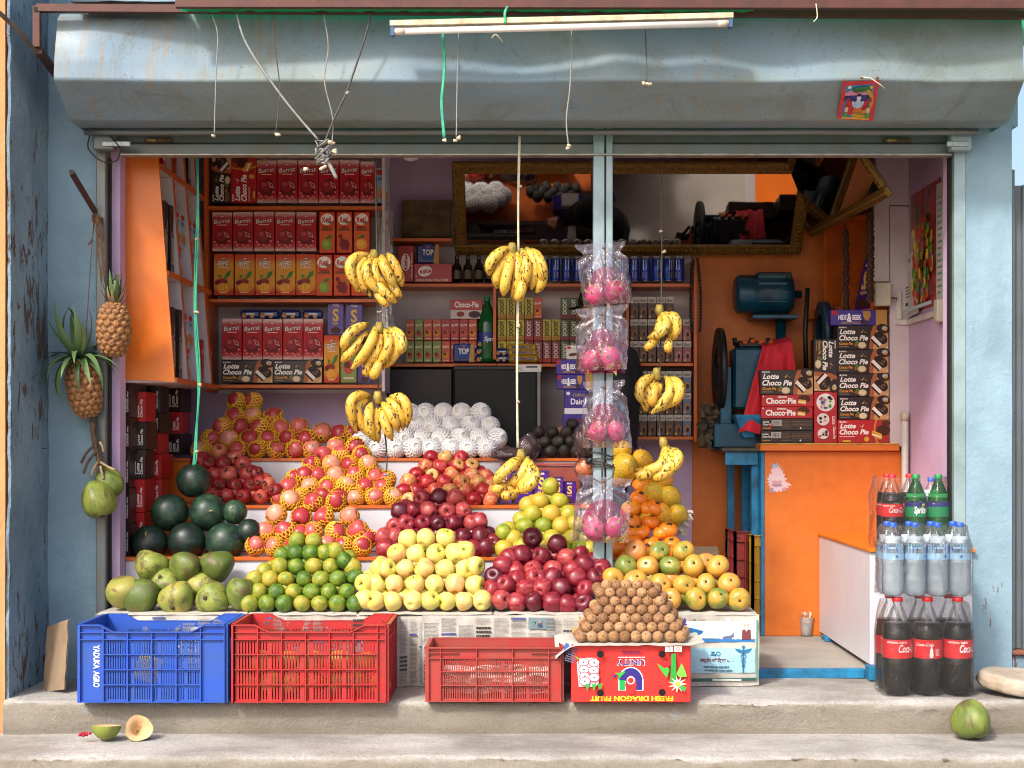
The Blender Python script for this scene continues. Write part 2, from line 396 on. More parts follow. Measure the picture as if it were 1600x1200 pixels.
MB().box((-1.848, .143, 2.5), (1.813, 1.549, 2.7)).build('ceiling', M_CEIL, shop)
MB().box((-1.82, .045, 0), (-1.703, .13, 2.27)).build('door_jamb', M_LILAC, shop)
MB().box((1.722, .045, .0), (1.80, .105, 2.27)).build('door_jamb', M_LILAC, shop)
MB().box((1.786, .112, .04), (1.812, .33, 2.4)).build('wall_return', M_LILAC, shop)
MB().box((-2.1, .0, 3.2), (2.1, 1.8, 3.3)).build('roof_slab', M_CONC, shop)
nb = thing('neighbouring_house', 'apricot painted house wall catching the sun beside the blue pillar', 'house')
def nwall(u, v): return (-5+3.0*u+.004*noise.noise((9, v*40, 1))*(u > .99), -.446+noise.noise((u*8, v*8, 3))*.004, -.43+3.8*v)
MB().grid(nwall, 20, 20).build('front_wall', M_ORANGE_WALL, nb)
MB().box((-5, -.43, -.43), (-2.002, 2, 3.37)).build('house_body', M_ORANGE_WALL, nb)
gate = thing('metal_gate', 'plain grey metal gate panel beside the pale blue pillar', 'gate', (0, 0, 0))
box('gate_panel', (1.985, .02, .12), (3.2, .05, 2.03), M_GREYGATE, gate)
box('gate_post', (1.967, -.012, .12), (1.984, .06, 2.09), M_GREYGATE, gate)
box('gate_rib', (2.02, .0, .12), (2.03, .019, 2.03), M_GREYGATE, gate)
lw = thing('low_wall', 'low blue washed wall under the grey gate', 'wall')
box('wall_body', (1.968, -.02, -.14), (3.4, .11, .1), M_BLUE_ROUGH, lw, .006)
box('coping', (1.968, -.04, .1), (3.4, .12, .119), mat('brick_dust_coping', '#8a5a48', .9, .2, 20, .4, 60), lw, .005)
# ================================================================ ROLLER SHUTTER AND POST
sh = thing('roller_shutter', 'dented grey blue roller shutter rolled up in its metal hood above the stall', 'shutter')
HP = [(-.30, 2.635), (-.362, 2.625), (-.385, 2.60), (-.395, 2.52), (-.41, 2.43), (-.428, 2.352), (-.37, 2.315), (-.30, 2.272), (-.245, 2.238), (-.12, 2.236)]
def hood_fn(u, v):
    k = v*(len(HP)-1); i = min(int(k), len(HP)-2); f = k-i
    y = HP[i][0]*(1-f)+HP[i+1][0]*f; z = HP[i][1]*(1-f)+HP[i+1][1]*f; x = -1.818+3.70*u
    a = max(0, 1-abs(k-3.4)/2.6)
    d = noise.noise((x*1.7, 5, z*1.3))*.045*a+noise.noise((x*5, 2, z*4))*.012*a
    for cx, cw, am in ((-1.62, .22, -.03), (-.05, .16, .028), (.92, .2, .03), (.35, .12, -.02), (-1.2, .25, .02), (1.62, .2, .03)):
        d += am*math.exp(-((x-cx)/cw)**2)*max(0, 1-abs(k-4)/2.2)
    fold = noise.noise((x*1.1, 9, 0))*.012*math.exp(-(k-5)**2)
    return (x, y+d+(.006*noise.noise((x*3, z*5, 1))), z+fold)
mb = MB(); mb.grid(hood_fn, 220, 54); mb.build('hood', M_HOOD, sh)
for sx in (0, 1):
    mb = MB(); vs = [hood_fn(sx, j/27) for j in range(28)]; cx = vs[0][0]
    vs += [(cx, .0, 2.24), (cx, .0, 2.635)]
    mb.add(vs, [tuple(range(len(vs))) if sx else tuple(range(len(vs)))[::-1]]); mb.build('hood_end', M_HOOD, sh)
mb = MB(); pts = [(-1.80+3.6*i/40, -.115+.003*noise.noise((i*.3, 1, 1)), 2.222+.003*noise.noise((i*.2, 4, 1))) for i in range(41)]
mb.tube(pts, .013, 8); mb.build('hood_lip', M_STEEL, sh)
box('slat', (-1.76, -.004, 2.199), (1.765, .012, 2.262), M_STEEL, sh, .004)
box('bottom_rail', (-1.68, -.016, 2.152), (1.72, .012, 2.196), M_STEEL, sh, .004)
box('rail_flange', (-1.68, -.04, 2.143), (1.72, .014, 2.1505), mat('bare_rail_edge', '#a39f94', .4, .2, 20, 0, 50, .5), sh, .001)
for x in (-1.53, 1.50):
    lk = box('lock_hasp', (x-.055, -.021, 2.200), (x+.055, -.0045, 2.217), mat('rusty_hasp', '#6f5a42', .6, .3, 40, .3, 90, .4), sh, .002)
    box('bolt', (x-.045, -.03, 2.202), (x-.005, -.0215, 2.213), mat('worn_bolt', '#b79a6a', .4, .2, 40, 0, 9, .6), lk, .002)
for x0, x1 in ((-1.778, -1.740), (1.729, 1.777)):
    gd = thing('g', '', ''); sc.collection.objects.unlink(gd); bpy.data.objects.remove(gd)
    mb = MB(); mb.box((x0, -.034, 0), (x1, .044, 2.26), bev=.003); mb.build('side_guide', M_POST if x0 > 0 else M_STEEL, sh)
    mb = MB(); xa = x1+.0005 if x0 < 0 else x0-.008; mb.box((xa, .0, 0), (xa+(.003 if x0 < 0 else .0075), .044, 2.142)); mb.build('guide_slot', M_DARK, sh)  # solid dark strip painted as the shaded slot beside the guide
for x, m_ in ((-1.775, M_STEEL), (1.70, M_POST)):
    mb = MB(); mb.box((x, -.09, 2.155), (x+.085, -.035, 2.262), bev=.006); mb.build('guide_bracket', m_, sh)
    mb = MB(); mb.box((x-.02 if x > 0 else x+.04, -.10, 2.168), (x+.07 if x > 0 else x+.155, -.091, 2.188), bev=.002); mb.build('bracket_tab', mat('galvanised_tab', '#aab2b6', .4, .2, 60, 0, 9, .5), sh)
post = thing('centre_post', 'pale blue grey steel post standing between the hanging dragon fruit bags', 'post')
box('post_channel', (.254, -.03, .05), (.300, .03, 2.30), M_POST, post, .003)
box('post_channel', (.306, -.03, .05), (.334, .03, 2.30), M_POST, post, .003)
box('post_groove', (.3005, -.018, .05), (.3055, .03, 2.3), M_DARK, post, 0)  # dark filler bar, shade of the groove put into its colour
# ================================================================ AWNING
aw = thing('awning', 'rusty tube awning frame with green plastic sheet above the shutter hood', 'awning')
def sqtube(name, a, b, r, parent, m=M_RUST, n=4):
    return MB().tube([a, b], r*1.414, 4, 0, True, False, sq=True).build(name, m, parent)
sqtube('front_tube', P(275, 6, -.535), P(1640, 8, -.535), .015, aw)
sqtube('rear_tube', P(58, 13, -.447), P(1640, 24, -.447), .014, aw)
sqtube('end_tube', P(58, 10, -.445), P(58, 74, -.445), .013, aw)
sqtube('brace_tube', P(60, 78, -.44), P(92, 122, -.1), .013, aw)
mb = MB(); mb.box((-1.886, -.462, 2.606), (-1.872, -.461, 2.622)); mb.build('tube_opening', M_DARK, aw)  # black plate painting the shaded hollow of the tube end
def tarp_fn(u, v):
    x = -1.32+3.6*u; y = -.545+1.0*v
    return (x, y, 2.634+.09*v+.012*noise.noise((x*4, y*4, 2))-(.02*math.exp(-(v/.05)**2)))
MB().grid(tarp_fn, 60, 16).build('plastic_sheet', M_TARP, aw)
def tl(u, v): return (-1.75+.42*u, -.46+.9*v, 2.644+.09*v+.01*noise.noise((u*6, v*4, 7)))
MB().grid(tl, 8, 6).build('loose_panel', mat('stained_plywood', '#8a8076', .8, .2, 12, .3, 40), aw)
def fray(u, v):
    x = P(280+u*900, 0, -.5).x; return (x, -.50+.035*v, 2.603+.008*noise.noise((x*22, v*3, 1))+.012*(1-v))
MB().grid(fray, 160, 3).build('sheet_hem', M_TARP, aw)
# ================================================================ TIERED STAND AND FRONT TABLE
T = [(-.20, .29), (.12, .489), (.45, .692), (.78, .897)]
stand = thing('tiered_display_stand', 'white stepped fruit display stand with orange edged boards', 'display stand')
XL, XR = -1.712, .62
for i in (1, 2, 3):
    y, z = T[i]; yn = T[i+1][0] if i < 3 else 1.02; xr = [0, .66, .36, .22][i]
    box('tread_board', (XL, y-.004, z-.014), (xr, yn-.02, z), M_EDGE, stand, .001)
    zb = T[i-1][1]+.001
    box('riser_board', (XL+.01 if i == 1 else -1.48, y+.006, zb), (xr-.003, y+.02, z-.0145), M_WHITE, stand, .001)
    if i > 1: box('riser_board', (XL+.01, y+.005, zb), (-1.481, y+.02, z-.0145), M_LAM, stand, .001)
box('end_cheek', (XL-.006, .11, .3), (XL-.0005, .14, .489), M_LAM, stand, .001)
box('back_board', (XL, 1.004, .3), (.22, 1.018, .88), M_WHITE, stand, .001)
box('end_cheek', (.665, .13, .05), (.68, .4, .485), mat('bare_wood', '#7d6248', .7, .2, 20), stand, .001)
tab = thing('front_table', 'low table dressed in newspaper carrying the front row of fruit', 'table')
box('table_top', (-1.735, -.195, .262), (.90, .117, .29), mat('grey_wood', '#8b8175', .8, .2, 12, .3, 60), tab, .002)
for x in (-1.68, -.6, .3, .83):
    box('leg', (x, -.15, 0), (x+.05, -.10, .262), mat('grey_wood', '#8b8175'), tab); box('leg', (x, .04, .041), (x+.05, .09, .262), mat('grey_wood', '#8b8175'), tab)
# ================================================================ FRUIT SURFACES
def rnd_fac(t, noise_out, a=.6, b=.4):
    oi = t.nodes.new('ShaderNodeObjectInfo'); m1 = t.nodes.new('ShaderNodeMath'); m1.operation = 'MULTIPLY'; m1.inputs[1].default_value = b
    t.links.new(oi.outputs['Random'], m1.inputs[0]); m2 = t.nodes.new('ShaderNodeMath'); m2.operation = 'MULTIPLY_ADD'; m2.inputs[1].default_value = a
    t.links.new(noise_out, m2.inputs[0]); t.links.new(m1.outputs[0], m2.inputs[2]); return m2.outputs[0]
def fruit(name, stops, scale=(1, 1, 1), nscale=1.6, rough=.35, a=.7, b=.3, spot=None, spot_at=.68, spot_scale=9, bmp=.0, bscale=40, pole=None, pole_w=(.5, .9), coat=0, sss=.0, pore=None):
    m, t, b_ = nt(name); b_.inputs['Roughness'].default_value = rough; b_.inputs['Coat Weight'].default_value = coat
    v = coord(t, scale=scale, rnd=True); n = noise_node(t, nscale, 5, .6, v, .4)
    col = ramp(t, rnd_fac(t, n.outputs[0], a, b), stops).outputs[0]
    if pole:                                    # another tint around the stalk end, as the skin of the fruit has
        sx = t.nodes.new('ShaderNodeSeparateXYZ'); t.links.new(coord(t), sx.inputs[0])
        n3 = noise_node(t, 4, 3, .5, v); ad = t.nodes.new('ShaderNodeMath'); ad.operation = 'MULTIPLY_ADD'; ad.inputs[1].default_value = .5; t.links.new(n3.outputs[0], ad.inputs[0]); t.links.new(sx.outputs[2], ad.inputs[2])
        col = mix(t, ramp(t, ad.outputs[0], [(pole_w[0], '#000000'), (pole_w[1], '#ffffff')]).outputs[0], col, pole)
    if spot:
        n2 = noise_node(t, spot_scale, 6, .65, v, .3); col = mix(t, ramp(t, n2.outputs[0], [(spot_at, '#000000'), (spot_at+.05, '#dddddd')]).outputs[0], col, spot)
    if pore:
        vo = t.nodes.new('ShaderNodeTexVoronoi'); vo.inputs['Scale'].default_value = 22; t.links.new(v, vo.inputs['Vector'])
        col = mix(t, ramp(t, vo.outputs[0], [(.05, '#aaaaaa'), (.16, '#000000')]).outputs[0], col, pore)
    t.links.new(col, b_.inputs['Base Color'])
    if bmp: nb_ = noise_node(t, bscale, 3, .6, v); bump(t, b_, nb_.outputs[0], bmp, .03)
    MATS[name] = m; return m
F_GORANGE = fruit('green_orange_skin', [(.35, '#3c5f1a'), (.48, '#647e22'), (.59, '#8e8e2c'), (.73, '#b89c3a')], nscale=1.3, rough=.45, bmp=.15, bscale=26)
F_YAPPLE = fruit('yellow_apple_skin', [(.34, '#c6ba66'), (.48, '#d8c574'), (.6, '#dabd74'), (.72, '#d49c68')], nscale=1.0, rough=.42, pole='#c6bf55', pole_w=(.9, 1.3), pore='#efe3a0', a=.55, b=.45)
F_RAPPLE = fruit('dark_red_apple_skin', [(.33, '#4c1020'), (.45, '#6e1728'), (.57, '#8a2430'), (.7, '#a84a48')], scale=(3.2, 3.2, .5), nscale=1.1, rough=.36, pole='#a8704a', pole_w=(1.08, 1.45), pore='#d08a7a', a=.6, b=.4)
F_RYAPPLE = fruit('red_and_yellow_apple_skin', [(.36, '#8f1824'), (.48, '#ae2c30'), (.58, '#bf5742'), (.7, '#d3a362')], scale=(1.6, 1.6, .8), nscale=1.1, rough=.36, pole='#c99a5c', pole_w=(.95, 1.4), a=.6, b=.4)
F_NAPPLE = fruit('pink_striped_apple_skin', [(.34, '#a0303a'), (.46, '#b84c4c'), (.56, '#c6695e'), (.7, '#d4957a')], scale=(3.6, .35, 3.6), nscale=1.3, rough=.34, a=.45, b=.5)
F_PEAR = fruit('pale_pear_skin', [(.3, '#cfc8ba'), (.7, '#dedacf')], rough=.5)
F_MANGO = fruit('mango_skin', [(.36, '#6a7a34'), (.45, '#9a8a36'), (.53, '#bb9038'), (.66, '#c8943c'), (.8, '#c07e3e')], nscale=.8, rough=.36, a=.75, b=.4, spot='#5f4a26', spot_at=.60, spot_scale=12)
F_CHIKOO = fruit('dusty_brown_skin', [(.35, '#7a5536'), (.55, '#9c7450'), (.7, '#b08b64')], nscale=2.5, rough=.85, bmp=.25, bscale=30)
F_MELON = fruit('near_black_green_rind', [(.34, '#0e1a15'), (.5, '#182a23'), (.62, '#24402f'), (.78, '#435c30')], scale=(2.5, 2.5, .6), nscale=1.2, rough=.42, a=.75, b=.25, spot='#46584e', spot_at=.62, spot_scale=14)
F_COCO = fruit('green_coconut_husk', [(.34, '#4f5f26'), (.48, '#6f7d33'), (.6, '#8a9340'), (.72, '#9c9048')], scale=(1.6, 1.6, .7), nscale=1.1, rough=.5, a=.6, b=.4, spot='#5d4632', spot_at=.545, spot_scale=1.0, bmp=.1)
F_SLIME = fruit('sweet_lime_skin', [(.34, '#74882a'), (.46, '#959a30'), (.58, '#b2a338'), (.7, '#c29c38')], nscale=.9, rough=.36, a=.65, b=.35, bmp=.15, bscale=28)
F_PERS = fruit('persimmon_skin', [(.3, '#cf6a16'), (.6, '#e2831c'), (.8, '#e99a2c')], rough=.36, spot='#8f4a14', spot_at=.62, spot_scale=10)
F_PAPA = fruit('papaya_skin', [(.3, '#a9982c'), (.5, '#d0a52c'), (.7, '#dda22e'), (.85, '#d4812c')], rough=.42, spot='#6f5526', spot_at=.56, spot_scale=6)
F_POME = fruit('pomegranate_rind', [(.34, '#7a181e'), (.48, '#982b2a'), (.6, '#b04a40'), (.74, '#bd7850')], nscale=1.0, rough=.36, a=.6, b=.4, bmp=.1)
F_AVO = fruit('dark_avocado_rind', [(.3, '#1f1a15'), (.6, '#37302a'), (.8, '#474a2c')], rough=.55, bmp=.3, bscale=30)
F_DRAG = fruit('magenta_dragon_fruit', [(.34, '#861040'), (.5, '#a01c50'), (.66, '#b04068')], rough=.5)
F_SCALE = mat('pinkish_green_scale', '#c0647a', .5, .3, 30, c2='#8d9a50')
M_STALK = mat('dry_brown_stalk', '#4c3a24', .8, .2, 30)
M_NETY = mat('yellow_foam_net', '#e6b032', .6, .08, 20)
M_NETW = mat('white_foam_net', '#ecebee', .6, .04, 20)
# ---------------------------------------------------------------- fruit shapes (unit radius)
def prof_round(n=12, sq=1.0, dim_t=.0, dim_b=.0, shoulder=0.0):
    out = []
    for i in range(n+1):
        th = math.pi*i/n; r = math.sin(th); z = -math.cos(th)*sq
        r *= 1+shoulder*(z/sq)
        if i == 0 or i == n: r = .02
        z -= dim_t*math.exp(-(r/.32)**2)*(1 if z > 0 else 0); z += dim_b*math.exp(-(r/.26)**2)*(1 if z < 0 else 0)
        out.append((r, z))
    return out
def lobes(k, a, z0=-2): return lambda th, z: 1+a*math.cos(k*th)*(1 if z < 0 else .4)
def fm(name, prof, m, n=20, mod=None, extra=None, mats=None):
    mb = MB(); mb.lathe(prof, n, None, None, mod)
    if extra: extra(mb)
    return mb.mesh(name, mats or [m])
def apple_prof(h=.9, taper=.1):
    return [(.03, -.72*h), (.16, -.80*h), (.33, -.88*h), (.52, -.84*h), (.72, -.66*h), (.88, -.36*h), (.98, 0), (1.0, .3*h), (.93, .62*h), (.76, .86*h), (.55, .96*h), (.36, .95*h), (.2, .86*h), (.08, .70*h), (.02, .62*h)]
def stem_x(z0, z1, r=.05): return lambda mb: mb.tube([(0, 0, z0), (.03, 0, (z0+z1)/2), (.09, .02, z1)], r, 5, 1)
G_APPLE = fm('red_apple', apple_prof(.98), F_RAPPLE, 20, lobes(5, .045), stem_x(.6, 1.1), [F_RAPPLE, M_STALK])
G_YAPPLE = fm('yellow_apple', apple_prof(.95), F_YAPPLE, 20, lobes(5, .03), stem_x(.6, 1.05), [F_YAPPLE, M_STALK])
G_RYAPPLE = fm('red_yellow_apple', apple_prof(.88), F_RYAPPLE, 20, None, stem_x(.55, 1.0), [F_RYAPPLE, M_STALK])
G_NAPPLE = fm('netted_apple', apple_prof(.95), F_NAPPLE, 20, lobes(5, .03), stem_x(.55, 1.0), [F_NAPPLE, M_STALK])
G_NAPPLE.transform(Matrix.Rotation(R(-78), 4, 'X')); G_NAPPLE.update()
G_ROUND = {}
def roundm(name, m, sq=.94, k=.06, n=20):
    return fm(name, prof_round(12, sq, k, k), m, n)
G_GOR = roundm('green_orange', F_GORANGE, .9); G_SL = roundm('sweet_lime', F_SLIME, .97)
G_PERS = fm('persimmon', prof_round(12, .78, .1, .02), F_PERS, 20, lobes(4, .03), lambda mb: mb.lathe([(.34, .70), (.3, .74), (.1, .72), (.02, .8)], 4, [1]*3, smooth=False), [F_PERS, M_STALK])
G_MELON = roundm('watermelon', F_MELON, .97, .03, 28)
G_MEL2 = fm('watermelon', prof_round(12, .97, .03, .03), F_MELON, 28, None, lambda mb: mb.tube([(0, 0, .93), (.02, 0, 1.0), (.12, .03, 1.05), (.2, 0, 1.0)], [.045, .035, .03, .03], 6, 1), [F_MELON, mat('pale_dry_stalk', '#b59a62', .7)])
G_COCO = fm('green_coconut', [(.02, -.92), (.16, -.93), (.36, -.86), (.62, -.68), (.84, -.4), (.97, -.05), (1.0, .25), (.93, .58), (.74, .84), (.5, .97), (.25, 1.0), (.1, .96), (.02, .95)], F_COCO, 24, lambda th, z: 1+.085*math.cos(3*th)+.02*math.cos(6*th), lambda mb: mb.lathe([(.16, .96), (.14, 1.03), (.02, 1.05)], 8, [1]*2), [F_COCO, M_STALK])
G_MANGO = fm('mango', [(.02, -1.12), (.2, -1.1), (.45, -.96), (.72, -.66), (.92, -.26), (1.0, .14), (.95, .5), (.78, .8), (.5, .96), (.22, .97), (.11, .93)], F_MANGO, 20, lambda th, z: 1+.06*math.cos(2*th), lambda mb: mb.lathe([(.11, .93), (.1, 1.0), (.02, 1.02)], 7, [1]*2), [F_MANGO, M_STALK])
G_CHIK = fm('sapodilla', prof_round(10, .98, -.05, 0), F_CHIKOO, 16, None, lambda mb: mb.lathe([(.13, .97), (.1, 1.06), (.02, 1.07)], 6, [1]*2), [F_CHIKOO, M_STALK])
G_PAPA = fm('papaya', [(.02, -1.5), (.25, -1.46), (.55, -1.25), (.83, -.8), (.98, -.25), (1, .3), (.88, .85), (.62, 1.3), (.32, 1.55), (.12, 1.66), (.02, 1.68)], F_PAPA, 20, lobes(5, .04))
G_POME = fm('pomegranate', [(.03, -.93), (.3, -.92), (.6, -.76), (.87, -.44), (1, 0), (.97, .4), (.78, .74), (.5, .92), (.27, .98), (.2, 1.06), (.24, 1.2), (.28, 1.28), (.19, 1.2), (.1, 1.02), (.02, 1.0)], F_POME, 18, lambda th, z: (1+.04*math.cos(6*th)) if z < 1.1 else 1+.28*math.cos(6*th))
for i_, p_ in enumerate(G_POME.polygons):
    pass
G_POME.materials.append(mat('pomegranate_crown', '#7a3c2c', .7, .2, 3))
for p_ in G_POME.polygons:
    if p_.center.z > 1.04 or (p_.center.z > .97 and abs(p_.center.x)+abs(p_.center.y) < .22): p_.material_index = 1
G_AVO = fm('avocado', [(.02, -1.08), (.25, -1.06), (.6, -.86), (.88, -.45), (1, 0), (.92, .45), (.72, .86), (.5, 1.15), (.28, 1.3), (.02, 1.33)], F_AVO, 18)
G_PEAR = roundm('netted_pear', F_PEAR, .95, .05)
def net_mesh(name, m, th0, th1, N, seg, rad, tw, R1=1.06, wave=0.0):
    mb = MB()
    for sgn in (1, -1):
        for k in range(N):
            pts = []
            for i in range(seg+1):
                f = i/seg; th = R(th0+(th1-th0)*f); ph = 2*math.pi*k/N+sgn*tw*f; rr = R1+(.012 if sgn > 0 else 0)
                z = rr*math.cos(th); q = rr*math.sin(th)
                if f == 0: q += wave*(k % 2)
                pts.append((q*math.cos(ph), q*math.sin(ph), z*.95))
            mb.tube(pts, rad, 4, 0, False, True)
    return mb.mesh(name, [m])
NET_Y = net_mesh('foam_net', M_NETY, 58, 172, 15, 7, .08, 1.15, 1.07, .07)
NET_Y2 = net_mesh('foam_net', M_NETY, 40, 172, 17, 8, .08, 1.3, 1.07, .07)
NET_W = net_mesh('foam_net', M_NETW, 16, 170, 17, 9, .075, 1.3, 1.06, .0)
STICK = mat('green_fruit_sticker', '#2f9a72', .4, .1, 30)
G_STICK = MB().add([(.1*math.cos(2*math.pi*i/10), .16*math.sin(2*math.pi*i/10), 0) for i in range(10)], [tuple(range(10))]).mesh('sticker', [STICK])
def variants(me, n=4, amp=.07):
    out = [me]
    for k in range(1, n):
        m2 = me.copy(); m2.name = me.name
        for v_ in m2.vertices:
            c = v_.co; d = 1+amp*noise.noise((c.x*1.1+k*7.3, c.y*1.1+k*3.1, c.z*1.1))+amp*.35*noise.noise((c.x*2.6+k, c.y*2.6, c.z*2.6+k*5))
            v_.co = Vector((c.x*d, c.y*d*(1+amp*.4*math.sin(k*2.1)), c.z*(1+amp*.8*math.cos(k*1.7))))
        m2.update(); out.append(m2)
    return out
# ---------------------------------------------------------------- stacking
def rowname(k, n):
    if n == 1: return 'only row'
    if k == 0: return 'bottom row'
    if k == n-1: return 'top row'
    return ORD[k]+' row up'
CAMV = Vector((0, CAMY, CAMZ))
def orient(mode, rng):
    if mode == 'any': return Euler((rng.uniform(-.6, .6), rng.uniform(-.6, .6), rng.uniform(0, 6.28)))
    if mode == 'tilt': return Euler((rng.choice((-1, 1))*rng.uniform(.2, 1.9), rng.uniform(-1.2, 1.2), rng.uniform(0, 6.28)))
    if mode == 'free': return Euler((rng.uniform(0, 6.28), rng.uniform(0, 6.28), rng.uniform(0, 6.28)))
    if mode == 'face':     # local +z towards the viewer, a little up
        d = Vector((rng.uniform(-.45, .45), -1, rng.uniform(-.1, .75)))
    elif mode == 'net':
        d = Vector((rng.uniform(-.75, .75), -1, rng.uniform(.1, 1.3)))
    elif mode == 'side':
        d = Vector((rng.uniform(-1, 1), -.25, rng.uniform(-.3, .5)))
    elif mode == 'up':
        d = Vector((rng.uniform(-.4, .4), rng.uniform(-.8, -.1), 1))
    q = d.to_track_quat('Z', 'Y'); return (q @ Euler((0, 0, rng.uniform(0, 6.28))).to_quaternion()).to_euler()
def pile(name, me, desc, where, cat, rows, y0, dy, rpx, mode='any', group=None, net=None, sticker=0, jit=.004, sq=None, bare=(), fill=False):
    rng = random.Random(name+where); n = len(rows)
    for k, row in enumerate(rows):
        ypx, xs = row[0], row[1]; off = row[2] if len(row) > 2 else k*dy
        order = sorted(range(len(xs)), key=lambda i: xs[i][0] if isinstance(xs[i], tuple) else xs[i])
        for pos, i in enumerate(order):
            x = xs[i]; yy = ypx; rr = rpx
            if isinstance(x, tuple):
                if len(x) > 2: rr = x[2]
                x, yy = x[0], x[1]
            y = y0+off+rng.uniform(-jit, jit); s = S(y); r = rr/s*rng.uniform(.95, 1.04)
            mee = rng.choice(me) if isinstance(me, list) else me
            o = mobj(name, mee, None, P(x, yy, y), orient(mode, rng), (r, r, r*(sq or rng.uniform(.95, 1.05))))
            if len(xs) == 1: lab = f'{desc} alone in {rowname(k, n)} of {where}'
            elif pos == 0: lab = f'leftmost {desc} in {rowname(k, n)}, {where}'
            elif pos == len(xs)-1: lab = f'rightmost {desc} in {rowname(k, n)}, {where}'
            else: lab = f'{ORD[pos]} {desc} from left, {rowname(k, n)}, {where}'
            tag(o, lab, cat, group or where)
            if fill and pos < len(xs)-1 and k < n-1:      # the fruit behind, seen in the gaps
                x2 = xs[order[pos+1]]; x2 = x2[0] if isinstance(x2, tuple) else x2
                y2 = y+r*1.5; f_ = mobj(name, mee, None, P((x+x2)/2, yy-rr*.28, y2), orient(mode, rng), (r*.97,)*3)
                tag(f_, f'{desc} tucked behind {ORD[pos]} and {ORD[pos+1]} of {rowname(k, n)}, {where}', cat, group or where)
            if net is not None and (k, pos) not in bare:
                mobj('foam_net', rng.choice(net) if isinstance(net, list) else net, o, (0, 0, 0), (rng.uniform(-.35, .35), rng.uniform(-.35, .35), rng.uniform(0, 6)))
            if sticker and rng.random() < sticker:
                a = rng.uniform(.15, .5); b = rng.uniform(0, 6.28); dd = Vector((math.sin(a)*math.cos(b), math.sin(a)*math.sin(b), math.cos(a)))
                mobj('sticker', G_STICK, o, (dd.x*1.0, dd.y*1.0, dd.z*.985-.02 if a > .3 else .93), dd.to_track_quat('Z', 'Y').to_euler())
pile('green_coconut', variants(G_COCO, 5, .10), 'green coconut', 'coconut heap on newspaper', 'coconut', [
    (931, [(191, 925, 26), (223, 931), (278, 932), (335, 935), (375, 924, 25)]), (916, [(260, 914, 24), (312, 917, 24)], .10), (884, [(236, 884, 26), (288, 884, 26), (340, 884, 26)], .115)], -.115, 0, 27, 'free')
pile('green_orange', variants(G_GOR, 5, .045), 'green orange', 'green orange pyramid', 'orange', [
    (943, [390, 417, 444, 471.5, 499.5, 527, 554]), (925, [404, 432, 459, 487, 514, 542]), (905, [398, 422, 447, 475, 501, 528, (555, 901)]),
    (885, [(414, 893), 437, 463, 490, 517, (538, 876), (551, 886)]), (864, [(441, 868), 462, 486, 508, (524, 861)]), (845, [464, 490])], -.158, .038, 14.2, 'free', fill=True)
pile('yellow_apple', variants(G_YAPPLE, 5, .065), 'yellow apple', 'yellow apple pyramid', 'apple', [
    (939, [(568, 936), 587, 615, 645, 672, 699, 726, 753]), (914, [(571, 911), 586, 616, 649, 680, 711, 741]), (889, [(592, 888), 603, 634, 664, 694, 726, (741, 884)]),
    (866, [621, 649, 679.5, 711, (729, 861)]), (842, [635.5, 664, 696])], -.155, .04, 15.5, 'tilt', fill=True)
pile('red_apple', variants(G_APPLE, 5, .065), 'dark red apple', 'front heap beside mangoes', 'apple', [
    (941, [(782, 937), 809, 834, 861, (888, 946), (914, 945)]), (920, [(769, 922), (791, 915), 819, 847, 878, (917, 922)]), (903, [(772, 902), (806, 908), 835, 862, 900, (929, 905)]),
    (893, [(784, 884), 805, 834, 864, 896, (914, 884), (939, 888)]), (869, [(797, 873), 815, 847, (887, 872), (927, 877)]), (846, [(832, 840), (872, 851)])], -.15, .038, 15.8, 'tilt', fill=True)
pile('mango', variants(G_MANGO, 5, .065), 'mango', 'mango heap', 'mango', [
    (936, [(1018, 934), 1050, 1086, 1121, 1154]), (914, [(957, 903), (992, 908), 1031, 1067, 1103, 1138]), (886, [977, 1012, 1047, 1083, 1121]), (863, [994, 1029, 1067])], -.145, .055, 17.6, 'face', fill=True)
pile('watermelon', [G_MELON, G_MEL2], 'dark watermelon', 'watermelon stack', 'watermelon', [
    (846, [(234, 848, 28), (292, 846, 29), (352, 847, 30.5), (389, 830, 20)]), (800, [(265, 801, 29.5), (325, 801, 30), (367, 800, 19.5)]), (751, [(302, 751, 27.5)])], .20, .055, 29, 'face')
pile('netted_apple', variants(G_NAPPLE, 5, .065), 'netted apple', 'front netted heap beside watermelons', 'apple', [
    (854, [(399, 853), 428, 460, (487, 856), 511, 537, 566]), (831, [416, 447, (470, 836), 489, 524, (559, 830, 16), (574, 842)]), (807, [(432, 804), 471, 506, 546]), (784, [(454, 782), 490, 525])], .165, .055, 14.9, 'net', net=[NET_Y, NET_Y2])
pile('red_apple', variants(G_APPLE, 5, .065), 'dark red apple', 'pyramid behind yellow apples', 'apple', [
    (857, [600, 622, 646, 672, 700, 722, 742, 760]), (839, [600, 617, 640, 664, 694, 725, 750, (771, 846)]), (818, [(617, 822), 634, 660, 684, 710, 737, (748, 815)]), (798, [624, 645, 670, 699, 724]), (778, [661, 685, 712])], .16, .045, 14, 'tilt', fill=True)
pile('sweet_lime', variants(G_SL, 5, .045), 'sweet lime', 'sweet lime pyramid', 'lime', [
    (859, [(787, 858), (815, 854), (848, 858), (880, 859), 907, 923]), (842, [(787, 832), 802, 836, 862, 894, (917, 845)]), (822, [820, 849, 877, (900, 819)]), (803, [(815, 812), 832, 861, 889]), (783, [(824, 790), 844, 874]), (760, [860])], .162, .047, 14.8, 'free', fill=True)
